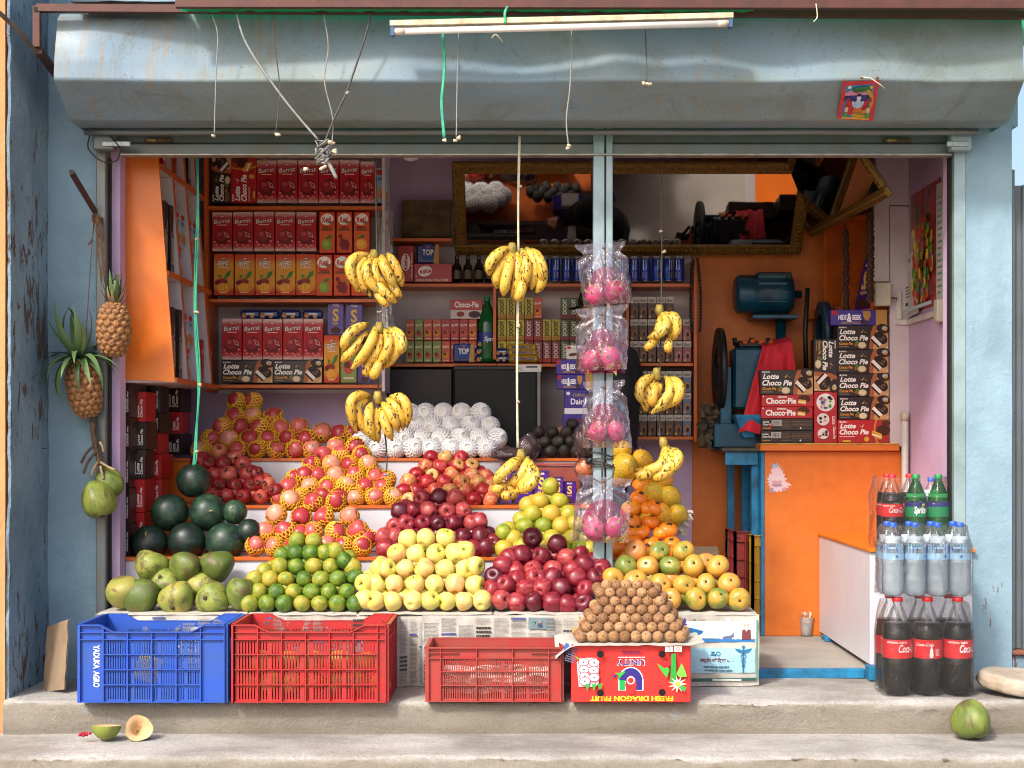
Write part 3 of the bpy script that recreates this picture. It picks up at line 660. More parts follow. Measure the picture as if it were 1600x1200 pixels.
pile('persimmon', variants(G_PERS, 5, .065), 'orange persimmon', 'persimmon stack', 'persimmon', [
    (858, [(962, 856), (976, 865), (1008, 860), (1043, 862)]), (848, [(989, 846), (1017, 850), (1049, 850)], .03), (832, [984, 1001, 1034, (1044, 827)]), (816, [987, 1016]), (795, [987, 1013, (1024, 794)]), (778, [1000]), (757, [1002])], .17, .03, 15.2, 'up', sq=.95)
pile('papaya', variants(G_PAPA, 5, .10), 'spotted yellow papaya', 'papaya heap', 'papaya', [
    (806, [(1034, 808, 18), (1056, 806, 17), (1010, 812, 17)]), (776, [(1024, 776, 20), (1046, 778, 18), (985, 800, 17)]), (745, [(972, 736, 23), (1028, 748, 20)]), (712, [(969, 706, 17), (1003, 722, 18)])], .33, .04, 19, 'face')
pile('pomegranate', variants(G_POME, 5, .065), 'pomegranate', 'pomegranate heap', 'pomegranate', [
    (776, [(330, 776), 354, 381, 409, (432, 768)]), (760, [342, 368, 393, (408, 755), (419, 757)]), (742, [334, 358, 386, (400, 741)]), (725, [(310, 722), 326, 349, 380]), (711, [(342, 706), (367, 716)])], .49, .055, 12.7, 'face', fill=True)
pile('netted_apple', variants(G_NAPPLE, 5, .065), 'netted apple', 'big pyramid beside pomegranates', 'apple', [
    (777, [437, 471, 504, 529, 556, 585, 614]), (760, [452, 484, 512, 540, 570, 599]), (744, [(461, 748), 475, 499, 525, 556, 586, (604, 750)]), (726, [487, 519, 546, 575]), (711, [506, 532, 565]), (698, [526, 555])], .495, .05, 13.8, 'net', net=[NET_Y, NET_Y2], sticker=.55, bare=((4, 0),))
pile('red_yellow_apple', variants(G_RYAPPLE, 5, .065), 'blushed apple', 'pyramid below white pears', 'apple', [
    (782, [640, 666, 692, 716, 740, 767]), (768, [629, 652, 680, 704, 729, 754, (772, 770)]), (754, [637, 666, 695, 720, 746, (765, 756)]), (743, [651, 677, 705, 735, (760, 746)]), (730, [665, 689, 714, 736]), (716, [674, 696, 720])], .492, .045, 13, 'tilt', fill=True)
pile('netted_apple', variants(G_NAPPLE, 5, .065), 'netted apple', 'shaded heap on top shelf', 'apple', [
    (703, [314, 340, 370, 401, 432, 461, 488]), (686, [328, 358, 390, 419, 449, 479]), (668, [347, 376, 407, 437, 467, (504, 676), (531, 679), (551, 679)]), (650, [367, 395, 427]), (628, [370, 396])], .825, .04, 14.2, 'net', net=[NET_Y, NET_Y2], sticker=.7)
pile('netted_pear', G_PEAR, 'white netted pear', 'white pear pyramid', 'pear', [
    (701, [(565, 690), 589, 617, 646, 675, 704, 732, 761]), (685, [(604, 684), 631, 661, 690, 719, 749, 777]), (666, [(622, 664), 649, 675, 705, 735, 766]), (646, [641, 665, 693, 721, 751])], .825, .045, 14.8, 'face', net=NET_W)
pile('avocado', variants(G_AVO, 5, .065), 'dark avocado', 'avocado heap', 'avocado', [
    (706, [(838, 707), 861, 882, 900, (918, 706)]), (691, [(830, 685), 851, 872, 892]), (676, [842, 863, 885, 906]), (663, [894])], .815, .04, 10.2, 'face')
ckrows = [(994.5, [907, 925, 942, 959, 976, 993.5, 1010, 1028, 1047, 1064]), (980.5, [917, 934, 951, 968, 985, 1002, 1019, 1036, 1055]), (967, [925, 942, 960, 976.5, 994, 1012, 1029, 1046.5]),
    (953.5, [934, 952, 969, 986, 1003, 1020, 1038]), (940, [944, 961, 977, 995, 1012, 1031]), (926.5, [938, 953, 971, 987, 1003, 1021]), (914, [948, 963, 978, 995, 1012])]
pile('sapodilla', variants(G_CHIK, 5, .065), 'brown sapodilla', 'sapodilla pyramid on red box', 'sapodilla', ckrows, -.50, .022, 9.0, 'face')
rng = random.Random(5)
for k, (yy, xs) in enumerate(ckrows[:6]):          # the flanks of the pyramid run back
    for side, xe in (('left', xs[0]), ('right', xs[-1])):
        for j in (1, 2):
            y = -.50+.022*k+.042*j; s = S(y); x = xe+(4*j if side == 'right' else -4*j)*.6
            o = mobj('sapodilla', G_CHIK, None, P(x, yy-4.0*j, y), orient('face', rng), (9/s,)*3)
            tag(o, f'{["nearer", "farther"][j-1]} brown sapodilla on {side} flank beside {rowname(k, 7)} of its pyramid', 'sapodilla', 'sapodilla pyramid on red box')
# ================================================================ CRATES
def crate_mat(name, c, c2): return mat(name, c, .42, .2, 9, .12, 50, c2=c2)
M_CBLUE = crate_mat('blue_crate_plastic', '#2350b4', '#33549a'); M_CRED = crate_mat('red_crate_plastic', '#b5262a', '#973430'); M_CRED2 = crate_mat('dusty_red_crate_plastic', '#a83230', '#93483e')
def crate_panel(w, h, solid, cols, rows, band, dip, nsl, depth=.012, tk=.003):
    """one wall of a crate in local x,z facing -y: (sheet with slots, ribs)"""
    a, rb = MB(), MB()
    def top(x): 
        q = abs(x)/(w/2)
        return h if (not dip or q > .72) else (h-dip if q < .54 else h-dip+dip*(q-.54)/.18)
    def plate(x0, z0, x1, z1, y0=0, y1=tk): a.box((x0, y0, z0), (x1, y1, z1))
    xs = [-w/2, -w*.36, -w*.27, w*.27, w*.36, w/2]
    for x0, x1 in zip(xs[:-1], xs[1:]):        # band under the rim
        vs = [(x0, 0, h-band), (x1, 0, h-band), (x1, 0, top(x1)), (x0, 0, top(x0))]; vs += [(p[0], tk, p[2]) for p in vs]
        a.add(vs, [(0,1,2,3),(7,6,5,4),(3,2,6,7),(0,4,5,1)])
    L, Rr = solid
    if L: plate(-w/2, 0, -w/2+L, h-band)
    if Rr: plate(w/2-Rr, 0, w/2, h-band)
    x0, x1 = -w/2+L, w/2-Rr; cw = (x1-x0)/cols; rh = (h-band-.012)/rows
    plate(x0, 0, x1, .012)
    for c in range(cols):
        for r in range(rows):
            X0 = x0+c*cw; Z0 = .012+r*rh; sw = cw/nsl
            for k in range(nsl):
                if (k*7+c*3) % nsl in (0,): plate(X0+k*sw, Z0, X0+(k+1)*sw, Z0+rh)
                else: plate(X0+k*sw, Z0, X0+(k+.56)*sw, Z0+rh)
            plate(X0, Z0+rh*.9, X0+cw, Z0+rh, 0, tk*.9)
    for c in range(cols+1): rb.box((x0+c*cw-.0018, -depth, 0), (x0+c*cw+.0018, -.0002, top(x0+c*cw)-.001))
    for x in (-w/2, w/2): rb.box((x-.0018, -depth, 0), (x+.0018, -.0002, h-.001))
    for r in range(rows+1): rb.box((-w/2 if r in (0, rows) else x0, -depth*.9, .012+r*rh-.002 if r else .002), (w/2 if r in (0, rows) else x1, -.0002, .012+r*rh+.0015 if r else .006))
    rb.box((-w/2, -depth*.9, h-band*.55), (-w*.27-.002, -.0002, h-band*.55+.003)); rb.box((w*.27+.002, -depth*.9, h-band*.55), (w/2, -.0002, h-band*.55+.003))
    for x0, x1 in zip(xs[:-1], xs[1:]):        # rim
        vs = [(x0, -depth-.003, top(x0)-.004), (x1, -depth-.003, top(x1)-.004), (x1, -depth-.003, top(x1)), (x0, -depth-.003, top(x0)), (x0, .004, top(x0)-.004), (x1, .004, top(x1)-.004), (x1, .004, top(x1)), (x0, .004, top(x0))]
        rb.add(vs, [(0,1,2,3),(7,6,5,4),(3,2,6,7),(0,4,5,1)])
    return a, rb
def crate(label, x0, x1, yt, yf, d, h, m, solid, cols, rows, band, dip, nsl, group):
    s = S(yf); w = (x1-x0)/s-.024; xc = ((x0+x1)/2-VX)/s
    t = thing('plastic_crate', label, 'crate', (xc, yf+d/2, 0), group)
    for nm, W, rz, off, sd in (('front_panel', w, 0, (0, -d/2+.013, 0), solid), ('back_panel', w, math.pi, (0, d/2-.013, 0), solid), ('side_panel', d-.03, math.pi/2, (w/2, 0, 0), (.03, .03)), ('side_panel', d-.03, -math.pi/2, (-w/2, 0, 0), (.03, .03))):
        side = nm == 'side_panel'
        a, rb = crate_panel(W, h, sd, max(2, cols-2) if side else cols, rows, band, 0 if side else dip, nsl)
        pn = a.build(nm, m, t, off, (0, 0, rz)); stuff(pn); q = rb.build('rib_lattice', m, pn); stuff(q)
    box('crate_floor', (-w/2+.004, -d/2+.018, .004), (w/2-.004, d/2-.018, .008), m, t, 0)
    return t, w, s
cb, wb, sb = crate('blue plastic crate lettered in white beside the cardboard sheet', 119, 355, 975, -.562, .36, .292, M_CBLUE, (.088, .088), 4, 4, .055, .026, 10, 'plastic crates on the step')
Art().text('YADUKA', 0, 0, .022, '#f2f4f4', .03, 0, -90, 'l', w=.088).text('AGRO', 0, -.097, .022, '#f2f4f4', .03, 0, -90, 'l', w=.06).build('lettering', cb, (-wb/2+.050, -.18+.0115, .215))
crate('tall red plastic crate holding fruit, touching the blue crate', 360, 607, 975, -.562, .36, .292, M_CRED, (0, .03), 6, 4, .055, .026, 8, 'plastic crates on the step')
crate('low dusty red crate in front of the newspaper', 664, 881, 1015, -.545, .28, .205, M_CRED2, (.045, .045), 3, 3, .04, 0, 16, 'plastic crates on the step')
rng = random.Random(3)
for i in range(7):
    x = -1.08+i*.085; o = mobj('loose_mango', G_MANGO, None, (x, -.46+.03*(i % 2), .055+.0*i), orient('free', rng), (.042,)*3)
    tag(o, f'{ORD[i]} mango from left on the bottom of the red crate, seen through slots', 'mango', 'mangoes inside the red crate')
for i in range(5):
    o = mobj('loose_mango', G_MANGO, None, (-1.03+i*.1, -.44+.04*(i % 2), .135), orient('free', rng), (.042,)*3)
    tag(o, f'{ORD[i]} mango from left in upper layer inside the red crate', 'mango', 'mangoes inside the red crate')
def crumple(name, c, w, h, seed, amp=.02, n=14):
    def fn(u, v): return ((u-.5)*w, amp*noise.noise((u*5, v*5, seed))+amp*.6*noise.noise((u*13, v*13, seed)), h*v)
    return MB().grid(fn, n, n, 0, False).mesh(name, [mat('newsprint', '#cfc9bf', .8, .12, 30, .2, 60)])
o = mobj('crumpled_paper', crumple('crumpled_paper', '', .42, .11, 2, .05), None, (-.14, -.42, .012), (R(-25), 0, 0)); tag(o, 'crumpled white paper inside the low red crate', 'paper')
o = mobj('yellow_packet', MB().box((-.05, -.01, 0), (.05, .01, .1), bev=.008).mesh('yellow_packet', [mat('yellow_packet', '#d8b83a', .5, .2, 40)]), None, (-1.47, -.45, .06), (R(-8), R(18), 0)); tag(o, 'yellow packet seen through the blue crate slots', 'packet')
# ================================================================ DRAGON FRUIT BOX
M_CARD = mat('brown_cardboard', '#8d7860', .85, .12, 8, .2, 60); M_REDCARD = mat('red_printed_card', '#d8302c', .4, .06, 6)
db = thing('fruit_carton', 'bright red upside-down printed carton under the sapodillas', 'box', (P(986, 0, -.548).x, -.548, 0))
bw, bh, bd = .446, .214, .28
box('carton_body', (-bw/2, 0, .001), (bw/2, bd, bh), M_REDCARD, db, .003)
A = Art(); Y1 = '#f3df2c'; WHT = '#f4f2ee'; NV = '#322a7e'
A.text('FRESH DRAGON FRUIT', .07+.155+.0, .024, .018, Y1, .035, 0, 180, 'c', w=.31)
A.text('UNITY', 0, 0, .001, Y1)
A.items.pop(); 
A.text('UNITY', .222, .160, .021, WHT, .05, 0, 180, 'c', w=.106).text('UNITY', .222, .159, .019, NV, .025, 0, 180, 'c', w=.10)
A.lines(.175, .168, .275, .171, 1, WHT, 1).lines(.19, .180, .265, .194, 4, '#7a2a5a', .5)
# emblem: a green and a violet leaf arch round a small ring
def arch(cx, z, c, sgn):
    p = [(cx, z), (cx+sgn*.012, z)]+[(cx+sgn*.012+sgn*.028*math.sin(R(a)), z+.02+.045*(1-math.cos(R(a)))*.9) for a in range(0, 91, 15)]
    return p
A.ell(.222, .082, .047, .052, WHT, a0=0, a1=180).rect(.175, .046, .269, .082, WHT)
A.ell(.222, .082, .043, .048, NV, a0=0, a1=180).rect(.241, .048, .265, .082, NV).rect(.179, .048, .20, .084, '#1ea04a').ell(.195, .083, .022, .034, '#1ea04a', a0=70, a1=180)
A.ell(.222, .066, .021, .036, '#d8302c').ring(.222, .084, .011, .015, WHT).poly([(.178, .1), (.162, .112), (.185, .112), (.2, .123), (.193, .104)], '#3fae4c').poly([(.165, .095), (.152, .098), (.17, .108)], NV)
# plate of sliced fruit (upside down) and cactus flower
A.poly([(.028, .060), (.090, .060), (.102, .075), (.104, .155), (.092, .168), (.032, .168), (.020, .150)], '#d9dde4')
for (x, z) in ((.045, .152), (.085, .150), (.047, .125), (.083, .122), (.05, .1), (.085, .096), (.05, .082)):
    A.ell(x, z, .021, .017, '#d42a4c').ell(x, z, .018, .014, '#eef1f2').ell(x, z, .004, .004, '#667')
for x in (.05, .075, .098): A.poly([(x, .07), (x+.01, .045), (x+.018, .075)], '#3aa23c')
A.poly([(.020, .165), (.013, .178), (.034, .163)], '#52b048')
A.poly([(.368, .075), (.392, .075), (.388, .185), (.372, .185)], '#2f9a3c').poly([(.335, .12), (.318, .15), (.34, .135), (.345, .16), (.365, .125), (.355, .095)], '#49ad3e')
A.poly([(.39, .11), (.41, .15), (.425, .118), (.43, .1), (.4, .098)], '#77b84a').ell(.352, .145, .017, .012, '#cf2438', 20)
for k in range(11):
    a = R(k*33); A.poly([(.395+.028*math.cos(a-.25)*.5, .072+.028*math.sin(a-.25)*.5), (.395+.036*math.cos(a), .072+.032*math.sin(a)), (.395+.028*math.cos(a+.25)*.5, .072+.028*math.sin(a+.25)*.5)], '#f2efcf')
A.ell(.395, .072, .017, .015, '#f4f0e0').ell(.395, .072, .01, .009, '#e8c22c').poly([(.398, .06), (.42, .045), (.428, .06), (.41, .07)], '#3fa044')
A.rect(.348, .193, .378, .213, '#ece7dd').ring(.363, .203, .004, .006, '#333').rect(.382, .193, .410, .213, '#ece7dd').ring(.396, .203, .005, .007, '#a33')
for x, z in ((.108, .184), (.337, .184), (.108, .040), (.337, .042)): A.ell(x, z, .0135, .0135, '#17100d')
A.build('printed_front', db, (-bw/2, -.0004, 0))
# paper under the sapodillas
M_NEWS = mat('newsprint_sheet', '#bdb9b0', .8, .1, 24, .15, 50)
def traypaper(u, v):
    x = P(868+u*232, 0, -.55).x; e = max(0, .16-u)/.16; er = max(0, u-.90)/.10
    z = .2165+.004*noise.noise((u*9, v*4, 1))-.05*e*e*(1-v*.3)+.035*e*(v)+.012*er; y = -.575+.29*v
    return (x, y, z)
tp = MB().grid(traypaper, 50, 10).build('newspaper_mat', M_NEWS); tag(tp, 'folded newspaper sheet lying under the sapodillas on the red box', 'newspaper')
A = Art().lines(.02, .01, .06, .07, 7, '#5a5f78').rect(.005, .045, .02, .075, '#3558a0')
A.build('printed_columns', tp, tuple(Vector(traypaper(.02, .02))+Vector((0, -.004, -.02))), (R(-22), R(18), 0))
# ================================================================ NEWSPAPERS ON THE TABLE
RN = random.Random(21)
def news_art(w, h, kind):
    A = Art(); dk = '#6d6a68'
    if kind == 'page':
        cols = 9; cw = w/cols
        for c in range(cols):
            z = .012
            while z < h-.03:
                bh_ = RN.uniform(.03, .09); x0 = c*cw+.006; x1 = (c+1)*cw-.004; zt = min(z+bh_, h-.008); k = RN.random()
                if k < .14 and c % 2 == 0:
                    A.rect(x0, z, x1+cw*.6*(c < 8), zt, RN.choice(['#7d8796', '#6f7f86', '#8c8577', '#6a7aa0']))
                    for q in range(6): A.ell(RN.uniform(x0+.006, x1-.004), RN.uniform(z+.008, zt-.008), RN.uniform(.003, .01), RN.uniform(.003, .009), RN.choice(['#3c4a66', '#b07a7a', '#4f8a8a', '#c9c4b8', '#38342f']), n=8)
                elif k < .26: A.rect(x0, zt-.009, x1, zt-.001, '#4b5288'); A.lines(x0, z, x1, zt-.013, max(2, int((zt-z)/.006)), dk, .42, RN)
                elif k < .4: A.lines(x0, z, x1, zt, max(1, int((zt-z)/.014)), '#3a3836', .5, RN)
                else: A.lines(x0, z, x1, zt, max(2, int((zt-z)/.005)), '#8b8885', .42, RN)
                z = zt+.006
    return A
def hang(x0, x1, zt, zb, y, seed, bul=.012):
    w_, h_ = x1-x0, zt-zb
    def base(u, v): return (x0+w_*u, y-.002-bul*noise.noise((u*4, v*2, seed))-.004*noise.noise((u*14, v*7, seed)), zb+h_*v+.006*noise.noise((u*6, 0, seed))*(1-v))
    def warp(a, b, L): p = base(a/w_, b/h_); return (p[0], p[1]-L*2-.0008, p[2])
    return base, warp, w_, h_
def hung_news(label, x0p, x1p, zt, zb, y, seed, art=None):
    a, b = (x0p-VX)/S(y), (x1p-VX)/S(y); base, warp, w_, h_ = hang(a, b, zt, zb, y, seed)
    t = thing('newspaper_sheet', label, 'newspaper'); MB().grid(base, 40, 16).build('sheet', M_NEWS, t)
    A = art(w_, h_) if art else news_art(w_, h_, 'page'); A.STEP = .00012; A.build('print', t, warp=warp); return t
hung_news('newspaper page hanging between the tall red crate and low red crate', 560, 700, .283, .003, -.208, 1.5)
hung_news('wide newspaper page hanging behind the low red crate', 660, 905, .287, .02, -.224, 4.2)
hung_news('strip of newspaper hanging behind the blue crate', 165, 380, .288, .06, -.2085, 8.1)
hung_news('strip of newspaper hanging behind the tall red crate', 385, 570, .288, .06, -.2085, 9.7)
def ad(w_, h_):
    A = Art(); X = lambda p: (p-868)/(1185-868)*w_; Z = lambda p: (1064-p)/(1064-950)*h_
    A.rect(X(1068), Z(988), X(1183), Z(960), '#dfe4e8')
    A.poly([(X(1060), Z(971)), (X(1115), Z(970)), (X(1124), Z(980)), (X(1115), Z(990)), (X(1060), Z(991))], '#2a6fa8').lines(X(1066), Z(981), X(1110), Z(973), 2, '#b9d0e4', .5, RN).text('सेवा मोदी', X(1094), Z(989), .012, '#eef4f8', .02)
    A.items.pop(); A.lines(X(1094), Z(989), X(1110), Z(984), 1, '#eef4f8', .9, RN)
    A.rect(X(1070), Z(993.5), X(1178), Z(989), '#2f74b4')
    A.ell(X(1069), Z(960), .006, .012, '#5a4a9a').rect(X(1065), Z(967), X(1073), Z(965), '#5a4a9a').ring(X(1078), Z(959), .005, .007, '#d89a7a').ring(X(1084.5), Z(960), .003, .007, '#3a8a78').lines(X(1090), Z(962), X(1101), Z(956), 2, '#b0885a', .4, RN)
    # two men in waistcoats, drawn plainly
    for cx, zb_, k, vest in ((1137, 989, 1.0, '#5a5f86'), (1165, 989, .82, '#6d3236')):
        b0 = Z(zb_)
        A.poly([(X(cx-13*k), b0), (X(cx+13*k), b0), (X(cx+12*k), b0+.040*k), (X(cx+5*k), b0+.052*k), (X(cx-5*k), b0+.052*k), (X(cx-12*k), b0+.040*k)], '#e6e4e2')
        A.poly([(X(cx-9*k), b0), (X(cx+9*k), b0), (X(cx+8*k), b0+.044*k), (X(cx+3*k), b0+.048*k), (X(cx), b0+.036*k), (X(cx-3*k), b0+.048*k), (X(cx-8*k), b0+.044*k)], vest)
        A.ell(X(cx), b0+.066*k, .0125*k, .017*k, '#c89a80').ell(X(cx), b0+.078*k, .0115*k, .008*k, '#e0dedc').ell(X(cx), b0+.056*k, .0085*k, .008*k, '#e3e1df')
    A.rect(X(1076), Z(1043), X(1178), Z(1003), '#9cc9dd')
    A.text('राष्ट्रीय चिकित्सक दिवस', X(1093), Z(1025), .013, '#6a2f30', .03, 0, 0, 'l', w=X(1146)-X(1093))
    A.lines(X(1098), Z(1040), X(1144), Z(1029), 2, '#4a6a78', .5, RN).lines(X(1107), Z(1016), X(1118), Z(1008), 2, '#2a5a80', .8, RN).ring(X(1121), Z(1012), .006, .009, '#3a7aa0')
    cx = X(1160)      # winged staff with two snakes
    A.rect(cx-.003, Z(1042), cx+.003, Z(1001), '#2a6d96').ell(cx, Z(1001), .006, .006, '#2a6d96')
    for sg in (-1, 1): A.poly([(cx, Z(1006)), (cx+sg*.034, Z(1003)), (cx+sg*.03, Z(1006)), (cx+sg*.024, Z(1008)), (cx+sg*.016, Z(1010)), (cx, Z(1011))], '#2a6d96')
    for zc, rr in ((1016, .011), (1024, .009), (1031, .007)): A.ring(cx, Z(zc), rr-.003, rr, '#2a6d96')
    A.rect(X(1080), Z(1056), X(1181), Z(1051), '#2f5a52').rect(X(1112), Z(1055), X(1157), Z(1052), '#c8cfc6').rect(X(1180), Z(1053), X(1183), Z(958), '#5a8a7c')
    for k in range(9): A.ell(X(1088+k*9), Z(1060), .002, .002, ['#222', '#b33', '#36a'][k % 3], n=6)
    return A
hung_news('newspaper advertisement with a winged staff hanging below the mangoes', 868, 1186, .289, .008, -.216, 12.3, ad)
def topsheet(label, xa, xb, seed, z=.2925):
    def fn(u, v):
        x = P(xa+(xb-xa)*u, 0, -.21).x; y = -.216+.32*v
        return (x, y, z+.004*noise.noise((u*7, v*3, seed))-.005*math.exp(-(v/.06)**2))
    o = MB().grid(fn, 40, 8).build('newspaper_liner', M_NEWS); tag(o, label, 'newspaper'); return o
topsheet('newspaper spread under the green coconuts', 152, 385, 3); topsheet('newspaper spread under the green oranges', 387, 556, 5)
topsheet('newspaper folded under the yellow apples', 560, 768, 7, .2935); topsheet('newspaper folded under the front dark red apples', 772, 925, 9, .294); topsheet('newspaper spread under the mangoes', 1000, 1184, 2)
# ================================================================ BOTTLES
def bottle_proto(name, H, r, liquid, label_c, cap_c, cap_h=.016, lab=(.30, .52), liqtop=.86, tint='#ffffff', text=None, ridges=False, lab_art=None):
    t = bpy.data.objects.new(name, None); link(t); t.empty_display_size = .03
    neck = r*.3; prof = [(.01, 0), (r*.6, .0), (r*.86, .01), (r*.97, .03*H/.3), (r, .08*H/.3), (r, lab[0]*H), (r*.985, lab[0]*H+.002), (r*.985, lab[1]*H), (r, lab[1]*H+.002), (r, .60*H), (r*.94, .66*H), (r*.75, .76*H), (r*.5, .86*H), (neck, .92*H), (neck, H-cap_h)]
    mod = (lambda th, z: 1-.10*max(0, math.cos(5*th))*math.exp(-(z/.018)**2)*(1 if z > -1 else 0))
    if ridges:
        q = []
        for (a, b) in zip(prof[:-1], prof[1:]):
            q.append(a)
            if abs(a[0]-r) < .002 and b[1]-a[1] > .03:
                k = int((b[1]-a[1])/.012)
                for i in range(1, k): q.append((r*(1-.05*(i % 2)), a[1]+(b[1]-a[1])*i/k))
        q.append(prof[-1]); prof = q
    MB().lathe(prof, 20, None, None, mod).build('bottle_shell', film('pet_'+name, tint, .0, .06, .006, 30, .1), t)
    if liquid:
        lp = [(a*.955, max(b, .004)) for a, b in prof if b < liqtop*H]; lt = liqtop*H
        pr = [p for p in prof if p[1] >= liqtop*H][0]; lp += [(lp[-1][0]*.97, lt), (.004, lt)]
        MB().lathe(lp, 18).build('drink', liquid, t)
    lr = r*.992
    lb = MB().lathe([(lr, lab[0]*H+.001), (lr, lab[1]*H-.001)], 24).build('label_band', label_c, t)
    if lab_art: lab_art(t, lr, lab[0]*H, lab[1]*H)
    MB().lathe([(neck*1.15, H-cap_h), (neck*1.2, H-cap_h+.002), (neck*1.2, H-.001), (neck*1.1, H), (.002, H)], 16).build('cap', cap_c, t)
    return t
def wrap_text(body, h, c, rad, z, a0, shear=0, bold=.03, parent=None, name='lettering', w=None):
    vs, fs, tw = text_geo(body, bold, shear); k = h/.73; kx = k if w is None else w/tw
    pts = []
    for a, b in vs:
        th = a0+(a*kx-tw*kx/2)/rad; rr = rad+.0006; pts.append((rr*math.sin(th), -rr*math.cos(th), z+b*k))
    return mobj(name, MB().add(pts, fs).mesh(name, [ink(c)]), parent)
M_COLA = mat('dark_cola', '#120705', .35, .1, 5, spec=.2); M_CAPR = mat('red_cap', '#d3282c', .4); M_CAPG = mat('green_cap', '#138a48', .4); M_CAPB = mat('blue_cap', '#2a58b8', .4)
M_LABR = mat('red_bottle_label', '#d8232a', .3, .05, 20); M_SPR = None
def liquid(name, c, dens=.75):
    m, t, b = nt(name); b.inputs['Base Color'].default_value = lin(c); b.inputs['Roughness'].default_value = .1
    tr = t.nodes.new('ShaderNodeBsdfTransparent'); tr.inputs[0].default_value = lin(c); mx = t.nodes.new('ShaderNodeMixShader'); mx.inputs[0].default_value = dens
    n = noise_node(t, 12, 2, .5, coord(t)); r = ramp(t, n.outputs[0], [(.3, c), (.7, tuple(min(1, x*1.1) for x in lin(c)[:3])+(1,))]); t.links.new(r.outputs[0], b.inputs['Base Color'])
    t.links.new(tr.outputs[0], mx.inputs[1]); t.links.new(b.outputs[0], mx.inputs[2]); t.links.new(mx.outputs[0], t.nodes['Material Output'].inputs[0]); return m
M_LEMON = liquid('green_soda', '#3fae62', .6); M_WATER = liquid('clear_water', '#e4f0fa', .5)
def cola_art(kind):
    def f(t, r, z0, z1):
        h = z1-z0
        if kind == 'name':
            wrap_text('Coca-Cola', h*.42, '#f6f4f2', r, z0+h*.34, R(28), .35, .01, t, w=r*1.7); wrap_text('ORIGINAL TASTE', h*.10, '#f6f4f2', r, z0+h*.80, R(-28), 0, .02, t, 'small_print')
        else:
            a = Art(); a.poly([(-.006, 0), (.006, 0), (.0075, .012), (.0055, .02), (.007, .028), (.003, .036), (.002, .044), (-.002, .044), (-.003, .036), (-.007, .028), (-.0055, .02), (-.0075, .012)], '#f4f2f0')
            a.lines(.016, .008, .034, .036, 7, '#f0d8d6', .4, RN)
            me = a.mesh('printed_bottle', lambda x, z, L: ((r+.0006+L)*math.sin(x/r), -(r+.0006+L)*math.cos(x/r), z0+.004+z)); mobj('printed_bottle', me, t)
            wrap_text('Coca-Cola', h*.16, '#f6f4f2', r, z0+h*.66, R(-27), .35, .01, t, 'lettering')
    return f
COLA_A = bottle_proto('cola_bottle', .375, .0565, M_COLA, M_LABR, M_CAPR, .016, (.385, .58), .74, lab_art=cola_art('name'))
COLA_B = bottle_proto('cola_bottle', .375, .0565, M_COLA, M_LABR, M_CAPR, .016, (.385, .58), .74, lab_art=cola_art('bottle'))
COLA_S = bottle_proto('cola_bottle', .30, .045, M_COLA, M_LABR, M_CAPR, .016, (.42, .60), .74, lab_art=cola_art('name'))
def lemon_art(t, r, z0, z1):
    h = z1-z0; MB().lathe([(r+.0004, z0+h*.66), (r+.0004, z1-.001)], 24).build('label_stripe', mat('navy_stripe', '#28348c', .35), t)
    wrap_text('Sprite', h*.44, '#f4f6f4', r+.0006, z0+h*.26, R(8), .25, .05, t, w=r*1.15)
    a = Art(); a.ell(0, 0, .007, .0055, '#efd93a'); mobj('printed_lemon', a.mesh('printed_lemon', lambda x, z, L: ((r+.0012+L)*math.sin(x/r+.45), -(r+.0012+L)*math.cos(x/r+.45), z0+h*.80+z)), t)
LEMON = bottle_proto('lemon_soda_bottle', .30, .045, M_LEMON, mat('green_bottle_label', '#12935a', .35, .05, 20), M_CAPG, .018, (.42, .63), .74, '#5fd08a', lab_art=lemon_art)
def water_art(t, r, z0, z1):
    h = z1-z0; a = Art(); a.rect(-.012, h*.55, .024, h*.80, '#3b4bb0').lines(-.03, h*.62, -.015, h*.9, 4, '#5a78c8', .4, RN)
    st = []
    for k in range(10):
        rr = .007 if k % 2 == 0 else .003; st.append((.024+rr*math.sin(k*math.pi/5), h*.24+rr*math.cos(k*math.pi/5)))
    a.poly(st, '#3a52b8'); mobj('printed_label', a.mesh('printed_label', lambda x, z, L: ((r+.0006+L)*math.sin(x/r), -(r+.0006+L)*math.cos(x/r), z0+z)), t)
WATER = bottle_proto('water_bottle', .285, .043, M_WATER, mat('pale_blue_label', '#a3cdec', .35, .06, 20), M_CAPB, .018, (.50, .72), .82, ridges=True, lab_art=water_art)
def put_bottle(proto, used, loc, rz, label, group):
    o = copy_tree(proto); o.location = loc; o.rotation_euler = (0, 0, rz); tag(o, label, 'bottle', group); return o
rng = random.Random(9)
def pack(protos, cols, rows, px0, pitch, y0, dy, z, lab, group, rots):
    k = 0
    for r_ in range(rows):
        for c in range(cols):
            x = (px0+c*pitch-VX)/S(y0); pr = protos[c % len(protos)] if r_ == 0 else protos[-1 if len(protos) > 1 and c else 0]
            put_bottle(pr, None, (x, y0+r_*dy, z), rots[c % len(rots)]+rng.uniform(-.15, .15)*(r_ > 0), lab(r_, c), group)
rn_ = ['front', 'back']
pack([COLA_A, COLA_B, COLA_A], 3, 2, 1402, 47.2, -.372, .116, .0, lambda r_, c: f'{ORD[c]} large cola bottle from left, {rn_[r_]} row of the pack on the step', 'large cola bottles', [R(12), 0, R(12)])
pack([WATER], 4, 2, 1395, 34.8, -.365, .09, .377, lambda r_, c: f'{ORD[c]} water bottle from left, {rn_[r_]} row of the pack on the colas', 'water bottles', [R(-25), R(10), R(-5), R(-40)])
